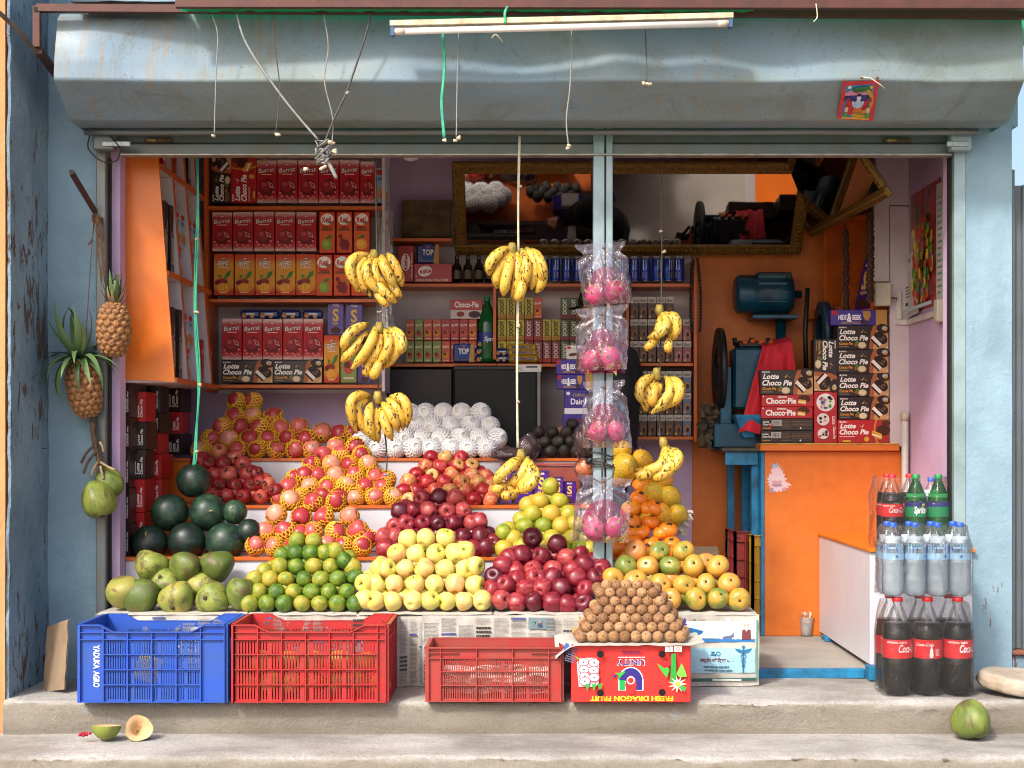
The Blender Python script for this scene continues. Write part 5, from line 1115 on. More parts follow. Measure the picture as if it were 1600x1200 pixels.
box('cabinet_back', (-1.849, .151, 1.24), (-1.846, .97, 2.48), M_WHITEP, lc, 0)
RS = random.Random(14)
def side_item(key, y, z, xf, k, label, cat, group, dd=1, kw=1):
    p = PROTO[key]; o = copy_tree(p)
    for q in ('_w', '_h'): del o[q]
    o.location = (xf, y, z+.001); o.rotation_euler = (0, RS.uniform(-.04, .04), R(90)); o.scale = (kw, dd, k); tag(o, label, cat, group)
comps = [(.16, .35), (.38, .59), (.62, .81), (.84, .96)]
lv = ['lowest', 'middle', 'uppermost']; cn = ['nearest', 'second', 'third', 'farthest']
sets = {(0, 0): ('endk', 'dark'), (0, 1): ('dig', 'pale blue'), (0, 2): ('jr', 'red'), (1, 0): ('endk', 'dark'), (1, 1): ('dig', 'pale blue'), (1, 2): ('dig', 'pale blue'), (2, 0): ('endr', 'red'), (2, 1): ('jr', 'red'), (2, 2): ('endk', 'dark'), (0, 3): ('jr', 'red'), (1, 3): ('cb', 'brown')}
for (l, c), (key, cl) in sets.items():
    z = (1.243, 1.694, 2.146)[l]; y0, y1 = comps[c]; n = {'endk': 3, 'endr': 3, 'dig': 2, 'jr': 4, 'cb': 2}[key]; wd = (y1-y0-.02)/n
    wp = PROTO[key]['_w']; hp = PROTO[key]['_h']; tgt = {'endk': .30, 'endr': .28, 'dig': .15, 'jr': .2, 'cb': .18}[key]
    for i in range(n):
        side_item(key, y0+.012+wd*(i+.5), z, xe(z)-.02-.03*(i % 2), tgt/hp, f'{ORD[i]} {cl} box from the front, {cn[c]} compartment of the {lv[l]} cabinet shelf', 'box', 'boxes in the side cabinet', .8 if key != 'dig' else 1, wd*.92/wp)
    if key == 'dig':
        for i in range(n): side_item(key, y0+.012+wd*(i+.5), z+tgt, xe(z)-.03, tgt/hp, f'{ORD[i]} {cl} box stacked above, {cn[c]} compartment of the {lv[l]} cabinet shelf', 'box', 'boxes in the side cabinet', 1, wd*.92/wp)
lb = [('endk', 190, 598, 203, 652, .16), ('endk', 190, 653, 203, 705, .16), ('endk', 190, 706, 202, 762, .16), ('endk', 190, 763, 202, 818, .16), ('endk', 190, 819, 202, 869, .16),
      ('endr', 203, 612, 227, 659, .27), ('endk', 203, 660, 228, 702, .27), ('endk', 204, 703, 227, 748, .27), ('endr', 205, 749, 226, 800, .27), ('endr', 205, 801, 226, 860, .27),
      ('endk', 229, 600, 251, 645, .47), ('endk', 229, 646, 251, 676, .47), ('endr', 228, 677, 247, 709, .47), ('endr', 225, 710, 252, 748, .47), ('endr', 224, 749, 252, 788, .47),
      ('endk', 257, 598, 283, 643, .80), ('endr', 259, 644, 284, 677, .80), ('endk', 259, 678, 284, 711, .80)]
cc = {.16: 'column by the lilac jamb', .27: 'second column beneath the cabinet', .47: 'column behind the watermelons', .80: 'column against the rear partition'}; cnt = {}
for key, x0, y0, x1, y1, y in lb:
    k = cnt.get(y, 0); cnt[y] = k+1
    put(key, x0, y0, x1, y1, y, f'{"red" if key == "endr" else "dark"} snack box, {ORD[k]} from the top in the {cc[y]}', 'box', 'snack boxes stacked along the wall', RS.uniform(-.06, .06), d=.85)
# ================================================================ BACK SHELVES
YB = 1.36; bs = thing('back_shelves', 'orange edged shelves on the back wall full of small cartons', 'shelf'); sB = S(YB)
def bboard(x0, x1, py, nm='shelf_board'): z = P(0, py, YB-.02).z; return box(nm, ((x0-VX)/sB, YB-.02, z-.016), ((x1-VX)/sB, 1.538, z), M_EDGE, bs, .001)
bboard(606, 706, 372); bboard(598, 1082, 443); bboard(606, 776, 568); bboard(776.5, 982, 568); bboard(982.5, 1082, 567); bboard(850, 1082, 682)
def bvert(x, y0, y1, m=M_EDGE): box('shelf_upright', ((x-VX)/sB-.008, YB-.022, P(0, y1, YB).z), ((x-VX)/sB+.008, 1.537, P(0, y0, YB).z), m, bs, .001)
bvert(1086, 404, 690); bvert(773, 449, 562); bvert(980, 449, 676)
box('shelf_back', ((600-VX)/sB, 1.539, P(0, 690, YB).z), ((1084-VX)/sB, 1.548, P(0, 330, YB).z), M_WHITEP, bs, 0)
MB().box(((1088-VX)/sB+.0, 1.535, .04), (1.63, 1.549, 2.49)).build('orange_wall_panel', M_LAM_WORN, shop)
put('kitv', 622, 384, 646, 440, YB, 'red chocolate box standing on end by the banana string', 'box', 'red chocolate boxes'); put('kit', 647, 412, 706, 441, YB, 'red chocolate box lying under the blue packet', 'box', 'red chocolate boxes'); put('top', 651, 382, 686, 412, YB+.01, 'blue and gold biscuit packet on the red chocolate box', 'packet')
o = MB().box((0, 0, 0), (.25, .012, .19), bev=.002).build('hanging_poster', mat('dim_olive_poster', '#6a5a2c', .5, .3, 14, c2='#3a2018'), None, P(628, 370, 1.45), (R(-6), 0, 0)); tag(o, 'dim olive and red picture board propped on the short upper shelf', 'poster')
o = MB().box((0, 0, 0), (.11, .008, .18), bev=.001).build('dotted_sheet', mat('grey_dotted_sheet', '#a39c96', .7, .3, 60, c2='#5a5450'), None, P(676, 370, 1.47), (R(-5), 0, 0)); tag(o, 'pale dotted sheet beside the olive picture board', 'sheet')
DB = bpy.data.objects.new('b', None)
def small_bottle(px, label):
    t = thing('dark_glass_bottle', label, 'bottle', P(px, 441, YB+.04), 'small dark bottles under the mirror')
    MB().lathe([(.002, 0), (.024, 0), (.025, .06), (.022, .08), (.011, .10), (.010, .13), (.012, .135), (.002, .136)], 12).build('glass', mat('black_brown_glass', '#120c08', .12, .1, 5), t); MB().lathe([(.0253, .015), (.0255, .055)], 12).build('label_band', mat('dull_label', '#4a3c2c', .5), t)
for i in range(7): small_bottle(714+i*17, f'{ORD[i]} small dark bottle from left under the gold mirror')
CAN = thing('drink_can', 'x', 'can'); MB().lathe([(.002, 0), (.022, 0), (.026, .006), (.026, .118), (.021, .128), (.0205, .13), (.002, .13)], 14, [1, 1, 0, 1, 1, 1]).build('can_body', [mat('blue_can_print', '#1f3f9e', .25, .1, 12, 0, 9, .4), mat('bright_tin', '#b9bcc0', .25, .05, 12, 0, 9, .8)], CAN)
A = Art().rect(-.008, .06, .010, .112, '#c9cdd4').rect(-.01, .02, .010, .05, '#a08a4a').ell(.001, .085, .006, .006, '#2a4aa8').ell(.001, .102, .005, .005, '#2a4aa8'); mobj('can_print', A.mesh('can_print', lambda x, z, L: ((.0264+L)*math.sin(x/.0264), -(.0264+L)*math.cos(x/.0264), z)), CAN)
for i in range(13):
    o = CAN if i == 0 else copy_tree(CAN); o.location = P(850+i*17.6, 441, YB+.03); o.rotation_euler = (0, 0, RS.uniform(-.5, .5)); tag(o, f'{(ORD+["last"])[i]} blue drink can from left below the gold mirror', 'can', 'blue drink cans')
for r_, (y0, y1) in enumerate(((533, 566), (499, 532))):
    keys = [['jg', 'jg', 'jg', 'jg', 'jo', 'jr', 'jo', 'jo'], ['jo', 'jg', 'jo', 'jo', 'jr', 'jr', 'jr', 'jo']][r_]
    for i in range(8): put(keys[i], 634+i*14, y0, 647+i*14, y1, YB, f'{ORD[i]} small juice carton from left, {["lower", "upper"][r_]} row beside the large green bottle', 'carton', 'small juice cartons')
put('cpb', 704, 468, 754, 498, YB+.01, 'red and white snack box lying on the small juice cartons', 'box')
t = thing('large_soda_bottle', 'large green soda bottle standing on the back shelf', 'bottle', P(761, 566, YB+.02)); MB().lathe([(.002, 0), (.042, 0), (.046, .02), (.046, .19), (.04, .22), (.02, .29), (.014, .30), (.014, .315)], 18).build('bottle_shell', mat('green_bottle_plastic', '#125a28', .12, .2, 10), t); MB().lathe([(.0463, .10), (.0465, .15)], 18).build('label_band', mat('navy_stripe', '#28348c'), t); wrap_text('Sprite', .022, '#d8e2dc', .047, .105, .5, .2, .03, t); MB().lathe([(.016, .312), (.016, .33), (.002, .331)], 12).build('cap', M_CAPG, t)
put('top', 708, 537, 741, 566, YB-.012, 'fat blue biscuit packet before the small cartons', 'packet'); 
for i, (x, yb) in enumerate(((742, 566), (742, 554), (744, 542), (773, 566), (773, 556))): put('bpack', x, yb-12, x+30 if x < 770 else x+24, yb, YB-.015, ['lowest blue biscuit packet in the stack before the green bottle', 'middle blue biscuit packet before the green bottle', 'upper blue biscuit packet before the green bottle', 'blue biscuit packet beside the yellow packets', 'upper blue biscuit packet beside the yellow packets'][i], 'packet', 'blue biscuit packets on back shelf')
for i, (x, yb) in enumerate(((795, 566), (793, 556), (792, 548))): put('ypack', x, yb-11, x+47, yb, YB-.02, ['lowest', 'middle', 'uppermost'][i]+' yellow biscuit packet behind the banana string', 'packet', 'yellow biscuit packets')
D = [(['dy', 'dy', 'dy', 'dr', 'dr', 'dr', 'dr', 'dg', 'dg'], 533, 566, 0), (['dy', 'dy', 'dy', 'dr', 'dr', 'dy', 'dy', 'dg', 'dg'], 499, 532, 0), (['dy', 'dy', 'dy', 'dy', 'jo', None, None, 'dg', 'dg', 'dg'], 465, 498, 0)]
for r_, (keys, y0, y1, _) in enumerate(D):
    for i, k in enumerate(keys):
        if k: put(k, 778+i*14, y0, 791.2+i*14, y1, YB, f'{ORD[i]} tall drink carton from left, {["bottom", "middle", "top"][r_]} row behind the hanging bananas', 'carton', 'tall drink cartons')
for r_, (y0, y1, x0, n) in enumerate(((533, 566, 985, 7), (499, 532, 985, 7), (464, 498, 985, 5))):
    for i in range(n): put('cp' if i > 4 else 'cb', x0+i*13.7, y0, x0+12.8+i*13.7, y1, YB, f'{ORD[i]} milk drink carton from left, {["bottom", "middle", "top"][r_]} row of upper right shelf', 'carton', 'milk drink cartons')
for r_, (y0, y1) in enumerate(((648, 681), (614, 647), (580, 613))):
    for i in range(7): put('cl' if i in (0, 6) else 'cb', 985+i*13.7, y0, 997.8+i*13.7, y1, YB, f'{ORD[i]} milk drink carton from left, {["bottom", "middle", "top"][r_]} row of lower right shelf', 'carton', 'milk drink cartons')
box('recess_shade_block', ((606-VX)/S(1.3), 1.3, .3), ((706-VX)/S(1.3), 1.53, P(0, 577, 1.3).z), mat('recess_shade_plum', '#2c2228', .6, .2, 6), bs, .003)  # added dark block, its colour stands in for shade below the shelf
fr = thing('chest_cooler', 'dark glass fronted cooler below the back shelves', 'cooler')
s_ = S(1.2); box('cooler_body', ((708-VX)/s_, 1.2, .04), ((846-VX)/s_, 1.53, P(0, 571, 1.2).z), mat('dark_cooler_side', '#1a1614', .5, .1, 4), fr, .006)
box('cooler_door', ((710-VX)/s_, 1.186, .1), ((838-VX)/s_, 1.199, P(0, 577, 1.2).z), mat('smoked_glass', '#08090d', .35, .1, 4, spec=.25), fr, .003); box('door_trim', ((839-VX)/s_, 1.184, .1), ((845-VX)/s_, 1.199, P(0, 577, 1.2).z), mat('aluminium_trim', '#77706a', .4, .1, 10, 0, 9, .6), fr, .002)
Art().rect(0, 0, .125, .036, '#d6d4d2').lines(.05, .02, .12, .03, 1, '#3a3a44', .9, RN).lines(.004, .006, .04, .03, 3, '#8a8a94', .4, RN).build('energy_label', fr, P(806, 581, 1.183))
put('hide', 870, 585, 926, 608, .98, 'lower violet biscuit box beside the post', 'box', 'violet biscuit boxes'); put('hide', 869, 562, 925, 584.5, .98, 'upper violet biscuit box beside the post', 'box', 'violet biscuit boxes'); put('wbox', 885, 540, 915, 561.5, .99, 'white chocolate box on the violet biscuit boxes', 'box'); put('dairy', 882, 608.5, 918, 647, .98, 'violet chocolate box with a white strip under the biscuit boxes', 'box'); put('dairy2', 879, 647.5, 918, 690, .97, 'violet chocolate box just above the avocados', 'box')
pd = thing('box_pedestal', 'dark box carrying the violet boxes behind the avocados', 'box'); box('pedestal_body', (.13, .975, .899), (.285, 1.018, P(0, 690.5, .97).z), mat('dark_card', '#3a302a', .8), pd, .002)
for i, (x, y0, x1, y1) in enumerate(((777, 733, 800, 786), (796, 736, 812, 786), (812, 741, 832, 786), (833, 735, 858, 786), (866, 745, 880, 786), (880, 752, 900, 786))): put('silk', x, y0, x1, y1, .53+.02*(i % 2), f'{ORD[i]} purple chocolate bar from left behind the sweet limes', 'chocolate bar', 'purple bars behind the sweet limes', .1*(i % 3-1))
tr = thing('wooden_tray', 'reddish brown tray edge behind the purple chocolate bars', 'tray'); xa, xb = (784-VX)/S(.6), (906-VX)/S(.6)
M_TRAY = mat('reddish_wood', '#8d4034', .5, .15, 12); box('tray_face', (xa, .60, .695), (xb, .612, P(0, 728, .6).z), M_TRAY, tr); box('tray_lip', (xa-.006, .590, P(0, 727.5, .6).z), (xb+.004, .62, P(0, 724, .6).z), mat('red_lip', '#a03a30', .45), tr)
def clearbag(u, v):
    return tuple(P(588+26*u+3*noise.noise((v*6, u, 2)), 330+240*v, .93+.03*noise.noise((u*5, v*9, 4))))
o = MB().grid(clearbag, 12, 40).build('clear_bag_roll', film('hanging_clear_plastic', '#f2f0ee', .12, .08, .05, 24, 1.0, bdist=.02)); tag(o, 'limp clear plastic bags hanging beside the juice shelf', 'plastic bag')
# ================================================================ MIRRORS
M_GOLD = mat('tarnished_gold_frame', '#7a5a1c', .42, .35, 60, .9, 130, .35, c2='#4a3208')
def mirror_mat():
    m, t, b = nt('old_mirror_glass'); b.inputs['Metallic'].default_value = 1; b.inputs['Roughness'].default_value = .03
    n = noise_node(t, 4, 3, .5, coord(t)); t.links.new(ramp(t, n.outputs[0], [(.3, '#b0aca6'), (.7, '#bebbb6')]).outputs[0], b.inputs['Base Color']); return m
M_MIR = mirror_mat()
def mirror(label, o, ux, uy, w_, h_, fw, group):
    t = thing('framed_mirror', label, 'mirror'); nrm = ux.cross(uy).normalized(); X = Matrix((ux, uy, nrm)).transposed().to_4x4(); X.translation = o; t.matrix_world = X
    MB().box((fw*.8, fw*.8, -.012), (w_-fw*.8, h_-fw*.8, .004)).build('mirror_glass', M_MIR, t)
    for nm, a, b in (('frame_rail', (0, 0), (w_, fw)), ('frame_rail', (0, h_-fw), (w_, h_)), ('frame_stile', (0, fw), (fw, h_-fw)), ('frame_stile', (w_-fw, fw), (w_, h_-fw))):
        mb = MB(); mb.box((a[0], a[1], -.014), (b[0], b[1], .014), bev=.006); hz = b[0]-a[0] > b[1]-a[1]; n = int(((b[0]-a[0]) if hz else (b[1]-a[1]))/.022)
        for i in range(n):
            f = (i+.5)/n; c = (a[0]+(b[0]-a[0])*f, (a[1]+b[1])/2) if hz else ((a[0]+b[0])/2, a[1]+(b[1]-a[1])*f)
            mb.lathe([(.010, 0), (.008, .004), (.003, .006), (.0005, .0062)], 6, None, Matrix.Translation((c[0], c[1], .0135)))
        stuff(mb.build(nm, M_GOLD, t))
    return t
bl = Vector((-.388, 1.46, 1.932)); tlp = Vector((-.388, 1.10, 2.335)); mirror('long gold framed mirror tilted down above the back shelves', bl, Vector((1, 0, 0)), (tlp-bl).normalized(), 1.765, (tlp-bl).length, .062, 'gold framed mirrors')
p0 = Vector((1.44, 1.44, 2.02)); p1 = Vector((1.534, .21, 2.02)); ux = (p1-p0).normalized(); up = Vector((-.28, 0, .40)); up = (up-ux*up.dot(ux)).normalized()
mirror('gold framed mirror leaning out over the right side wall', p0, ux, up, (p1-p0).length, .52, .05, 'gold framed mirrors')
wi = thing('mirror_wires', 'thin wire holding the leaning side mirror to the ceiling', 'wire'); MB().tube([p1+up*.5+Vector((0, .1, 0)), (1.5, .35, 2.5)], .002, 5).build('wire', M_BLACKM, wi); MB().tube([p0+up*.5-Vector((0, .1, 0)), (1.45, 1.3, 2.5)], .002, 5).build('wire', M_BLACKM, wi)
lamp = thing('ceiling_lamp', 'round white ceiling lamp half hidden by the shutter rail', 'lamp', (P(642, 0, .9).x, .9, 2.375)); MB().lathe([(.001, -.075), (.03, -.068), (.05, -.045), (.055, -.02), (.04, .01), (.02, .03)], 18).build('globe', mat('opal_glass', '#e4e0dc', .3), lamp); MB().lathe([(.02, .02), (.022, .125), (.001, .1251)], 12).build('socket', M_WHITEP, lamp)
# ================================================================ RIGHT SIDE: COUNTERS, TABLE, MILL
oc = thing('orange_counter', 'tall scuffed orange counter carrying stacked snack boxes', 'counter'); s_ = S(1.0)
ox0, ox1 = (1195-VX)/s_, (1408-VX)/s_
box('front_panel', (ox0, 1.0, .041), (ox1, 1.016, P(0, 705, 1.0).z), M_LAM_WORN, oc, .002); box('side_panel', (ox0-.018, 1.0, .041), (ox0-.0005, 1.5, P(0, 705, 1.0).z), M_BLUEMETAL, oc, .002)
box('counter_top', ((1186-VX)/s_, .965, P(0, 704.5, 1.0).z), ((1403-VX)/s_, 1.5, P(0, 694.5, 1.0).z), M_LAM_WORN, oc, .003); box('top_trim', ((1188-VX)/s_, .966, P(0, 694.3, 1.0).z), ((1402-VX)/s_, 1.49, P(0, 692.5, 1.0).z), mat('yellowed_tape', '#c8a84a', .6, .2, 20), oc, 0)
A = Art(); rr = random.Random(4); pts = []
for k in range(44):
    a = 2*math.pi*k/44; bx, bz = (.052 if math.cos(a) > 0 else .05), (.085 if math.sin(a) > 0 else .055); q = (1 if k % 2 else rr.uniform(.68, .9)); pts.append((.055+bx*math.cos(a)*q*(1.5 if (math.cos(a) > 0 and math.sin(a) < -.2) else .8 if math.sin(a) > .3 else 1), .075+bz*math.sin(a)*q))
A.poly(pts, '#d8bcc4').ell(.055, .07, .026, .010, '#c89aa4').ell(.055, .055, .025, .008, '#a8848a').ell(.056, .085, .022, .009, '#d8c4bc').poly([(.03, .14), (.036, .165), (.045, .145), (.055, .168), (.06, .14)], '#8ab0cc').ell(.03, .03, .01, .012, '#9a8aa8').ell(.09, .035, .012, .008, '#c0909c')
A.build('torn_sticker', oc, P(1196, 776, .9995))
wc = thing('white_counter', 'low white counter with an orange top under the small soda bottles', 'counter')
box('counter_body', (1.382, -.045, .062), (1.80, .994, .524), M_WHITE, wc, .003); box('counter_top', (1.374, -.06, .5245), (1.808, .995, .538), M_LAM, wc, .002); box('foot', (1.372, -.075, .003), (1.42, .0, .0615), M_BLUEMETAL, wc, .003); box('foot', (1.372, .8, .041), (1.42, .9, .0615), M_BLUEMETAL, wc, .003)
th_ = thing('threshold_bar', 'blue painted iron threshold bar across the shop floor', 'threshold'); box('bar', (.905, -.002, .001), (1.371, .031, .0395), M_BLUEMETAL, th_, .002); MB().lathe([(.001, 0), (.005, 0), (.005, .003), (.001, .003)], 10, None, Matrix.Translation((.93, -.003, .022)) @ Matrix.Rotation(R(90), 4, 'X')).build('bolt_head', M_RUST, th_)
yb = 1.0
for i, (key, x0, y0, x1, y1, lab) in enumerate((('lback', 1189, 673, 1270, 692, 'brown backed snack box at the bottom of the left stack'), ('lback', 1190, 654, 1270, 672.7, 'brown backed snack box second from bottom of the left stack'), ('orion', 1189, 635.5, 1270, 653.7, 'lower red snack box in the left stack'), ('orion', 1190, 617, 1271, 635.2, 'upper red snack box in the left stack'), ('lotte', 1188, 578, 1270, 616.5, 'dark snack box topping the left stack'),
        ('lred', 1309, 656, 1389, 692, 'red snack box at the bottom of the right stack'), ('lotte', 1310, 620, 1389, 655.6, 'dark snack box just above the red one in the right stack'), ('lotte', 1309, 583, 1388.5, 619.6, 'dark snack box third from bottom of the right stack'), ('lotte', 1308, 546, 1388, 582.6, 'dark snack box fourth from bottom of the right stack'), ('lotte', 1308, 508.5, 1388, 545.6, 'dark snack box just under the violet biscuit box'), ('hide', 1298, 484, 1386, 508.2, 'violet biscuit box topping the right stack'))):
    put(key, x0, y0, x1, y1, yb+.01*RS.random(), lab, 'box', 'snack boxes on the orange counter', RS.uniform(-.02, .02), d=.9)
def upright(key, px, pb, pt, wpx, lab, flip=1):
    p = PROTO[key]; s = S(yb); o = copy_tree(p); w_, h_ = p['_w'], p['_h']
    for k in ('_w', '_h'): del o[k]
    L = (pb-pt)/s; o.rotation_euler = (0, R(90), 0); o.scale = (L/w_, .9, wpx/s/h_); o.location = P(px-wpx/2, (pb+pt)/2, yb+.005); tag(o, lab, 'box', 'snack boxes on the orange counter')
upright('lotte', 1290, 611, 530, 36, 'dark snack box standing on end between the two stacks')
A = Art(); A.ell(.052, .055, .044, .044, '#eae4e0'); rr = random.Random(8)
for k in range(16): A.ell(.052+rr.uniform(-.03, .03), .055+rr.uniform(-.028, .028), rr.uniform(.005, .011), rr.uniform(.005, .011), rr.choice(['#2a2226', '#d8b83a', '#5aa05a', '#b86aa8', '#4a5a8a', '#c89a80', '#e8d8d0']), n=10)
for cx, r0 in ((.135, .03), (.205, .027)):
    A.ell(cx, .042, r0, r0, '#e0d4ce')
    for k in range(8): A.ell(cx+rr.uniform(-.016, .016), .042+rr.uniform(-.016, .016), .006, .007, rr.choice(['#3a2a24', '#a86a5a', '#c8a090', '#5a3a3a']), n=8)
A.text('Lotte', .12, .085, .016, '#f2dcd8', .02, .25, 0, 'l', w=.04).text('Choco Pie', .17, .088, .013, '#f2dcd8', .02, .25, 0, 'l', w=.06)
proto('lpic', 'snack_box', .25, .11, .10, mat('crimson_card', '#b3161f'), A)
upright('lpic', 1290, 692, 612, 36, 'red snack box with round pictures standing on end between the stacks')
# blue table
bt = thing('blue_table', 'blue painted iron table with a dark top holding the mill', 'table'); s_ = S(1.05)
box('table_top', ((1128-VX)/s_, 1.05, .925), ((1420-VX)/s_, 1.5, .945), mat('grimy_slab', '#4a4642', .6, .3, 10), bt, .004); box('apron', ((1134-VX)/s_, 1.07, .86), (ox0-.02, 1.085, .9245), M_BLUEMETAL, bt, .002)
for x, y in ((1.00, 1.42), (ox0-.05, 1.09), (ox0-.05, 1.42)): box('leg', (x, y, .041), (x+.035, y+.035, .9245), M_BLUEMETAL, bt, .002)
box('lower_rail', (ox0-.048, 1.127, .15), (ox0-.02, 1.418, .18), M_BLUEMETAL, bt, .002)
M_MILL = mat('dark_teal_machine', '#0f4a63', .35, .25, 10, .15, 40, .2, c2='#0a2c3c')
ml = thing('flour_mill', 'dark teal grinding mill with a motor on the blue table', 'machine', (0, 0, 0)); ym = 1.22; s_ = S(ym)
def pm(x, y): return P(x, y, ym)
yk = 1.425
def pk(x, y): return P(x, y, yk)
a = pk(1148, 460); b = pk(1243, 462)
mot = MB(); ra = 30/S(yk); mot.lathe([(.004, 0), (ra*.8, .0), (ra*.97, .012), (ra, .03), (ra, .10), (ra*1.03, .101), (ra*1.03, .26), (ra*.9, .29), (.02, .30), (.02, .34), (.001, .341)], 26, None, Matrix.Translation(a) @ Matrix.Rotation(R(90), 4, 'Y')); mot.build('motor', M_MILL, ml)
for i in range(14):
    q = R(i*360/14); box('cooling_fin', (a.x+.11, yk+(ra*1.02)*math.cos(q)-.004, a.z+ra*1.02*math.sin(q)-.004), (a.x+.25, yk+ra*1.12*math.cos(q)+.004, a.z+ra*1.12*math.sin(q)+.004), M_MILL, ml, 0) if i < 12 else None
box('terminal_box', (pk(1182, 0).x, yk-.06, pk(0, 441).z), (pk(1234, 0).x, yk+.04, pk(0, 427).z), M_BLACKM, ml, .005); box('motor_plate', (pk(1172, 0).x, yk-.09, pk(0, 500).z), (pk(1242, 0).x, yk+.09, pk(0, 494).z), M_MILL, ml, .002)
MB().tube([pk(1220, 499), pk(1220, 700)], .027, 14).build('column', M_MILL, ml)
box('mill_body', (pm(1142, 0).x, ym-.10, pm(0, 640).z), (pm(1206, 0).x, ym+.08, pm(0, 545).z), M_MILL, ml, .012); box('mill_cap', (pm(1150, 0).x, ym-.08, pm(0, 545).z), (pm(1200, 0).x, ym+.06, pm(0, 534).z), M_BLACKM, ml, .008)
wh = MB(); wh.lathe([(.10, -.014), (.205, -.014), (.21, 0), (.205, .014), (.10, .014), (.10, -.014)], 36, None, Matrix.Translation(pm(1124, 578)) @ Matrix.Rotation(R(90), 4, 'Y')); wh.build('flywheel', mat('dark_iron', '#1c2022', .45, .2, 10, .1, 40, .4), ml)
for i in range(5): MB().tube([pm(1124, 578), pm(1124, 578)+Vector((0, .12*math.cos(R(72*i)), .12*math.sin(R(72*i))))], .011, 8).build('spoke', mat('dark_iron', '#1c2022'), ml)
box('stand_plate', (pm(1122, 0).x, ym-.08, pm(0, 700).z), (pm(1140, 0).x, ym+.08, pm(0, 574).z), M_MILL, ml, .004); box('mill_base', (pm(1112, 0).x, ym-.10, .946), (pm(1250, 0).x, ym+.10, pm(0, 640).z-.11+.04), M_MILL, ml, .004)
hp = MB(); hp.lathe([(.10, .11), (.095, .11), (.03, 0), (.035, 0), (.10, .11)], 4, None, Matrix.Translation(pm(1162, 690)+Vector((0, -.13, .02))) @ Matrix.Rotation(R(45), 4, 'Z'), smooth=False); hp.build('outlet_tray', M_BLUEMETAL, ml)
wh = MB(); wh.lathe([(.09, -.02), (.155, -.02), (.16, 0), (.155, .02), (.09, .02), (.09, -.02)], 32, None, Matrix.Translation(P(1286, 520, 1.3)) @ Matrix.Rotation(R(90), 4, 'Y')); wh.build('pulley', mat('dark_teal_pulley', '#12344a', .4, .2, 10), ml)
MB().tube([P(1262, 450, 1.3), P(1258, 520, 1.3), P(1262, 640, 1.3)], .012, 8).build('drive_belt', M_BLACKM, ml)
for i in range(3): MB().tube([pm(1148+26*i, 540), pm(1148+26*i, 528)], [.008, .012], 8).build('bolt', M_BLACKM, ml)
for i in range(5):
    MB().lathe([(.002, -.012), (.014, -.006), (.014, .006), (.002, .012)], 8).build('marigold', mat('marigold_orange', '#c0560c', .7, .3, 60), ml, pm(1160+i*12-(8 if i > 2 else 0), 537-(i % 2)*2)+Vector((0, -.09, 0)))
def cloth(u, w_):
    if w_ < .3:
        p = Vector(cloth(u, .3)); f = 1-w_/.3; return (p.x+.02*(u-.5)*f, p.y+.26*f, p.z+.03*math.sin(f*2.6)+.012*noise.noise((u*6, f*4, 3)))
    v = (w_-.3)/.7; px = 1214+(u-.5)*(46+v*50)-v*12; wav = .016*math.sin(u*17+v*2)*v+.018*noise.noise((u*5, v*3, 2)); y = 1.09-.07*v*(1-.4*abs(u-.5))+wav
    top = 543-10*u; bot = 676-80*max(0, u-.45)*1.2+14*noise.noise((u*4, 1, 1))
    return tuple(P(px, top+(bot-top)*v, y))
o = MB().grid(cloth, 40, 30).build('red_cloth', mat('red_cotton_cloth', '#c01a2c', .8, .12, 12, .2, 120)); tag(o, 'bright red cloth draped over the dark mill', 'cloth')
o = mobj('brown_sack', crumple('brown_sack', '', .2, .22, 6, .06), None, P(1118, 700, 1.2), (R(10), 0, R(20))); o.data.materials[0] = mat('brown_sackcloth', '#4f4234', .9, .2, 20, .3, 80); tag(o, 'crumpled brown sack left of the mill', 'sack')
o = mobj('blue_plastic_sheet', crumple('blue_plastic_sheet', '', .34, .34, 9, .09, 18), None, (1.30, 1.20, .965), (R(-80), 0, .3)); o.data.materials[0] = mat('glossy_blue_plastic', '#1f7fc4', .2, .2, 8, .3, 30); tag(o, 'crumpled blue plastic sheet on the table, seen in the mirror', 'plastic sheet')
# things beneath the table
cx = thing('pea_carton', 'white printed carton on the floor behind the mangoes', 'box', P(1090, 0, 1.2)); cx.location.z = .041; w_ = 76/S(1.2)
cx.location.x = P(1090, 0, 1.2).x; box('carton_body', (-w_/2, 0, 0), (w_/2, .16, .36), mat('pale_carton', '#b8a8a0', .8, .12, 10), cx, .002)
for sg, an in ((-1, 28), (1, -35)): box('carton_flap', (-w_/2+.01, 0, 0), (w_/2-.01, .09, .004), M_CARD, cx, 0).location = (0, .02 if sg < 0 else .08, .363); kids(cx)[-1].rotation_euler = (R(an), 0, 0)
Art().text('SWEET PEA', .02, .31, .022, '#a03038', .03, 0, 0, 'l', w=.12).lines(.16, .26, .23, .345, 5, '#5a504c', .4, RN).ring(.12, .2, .035, .05, '#a03a34', 0, 180).rect(.05, .17, .19, .205, '#a8342e').ell(.19, .25, .009, .009, '#1a1412').build('printed_front', cx, (-w_/2, -.0006, 0))
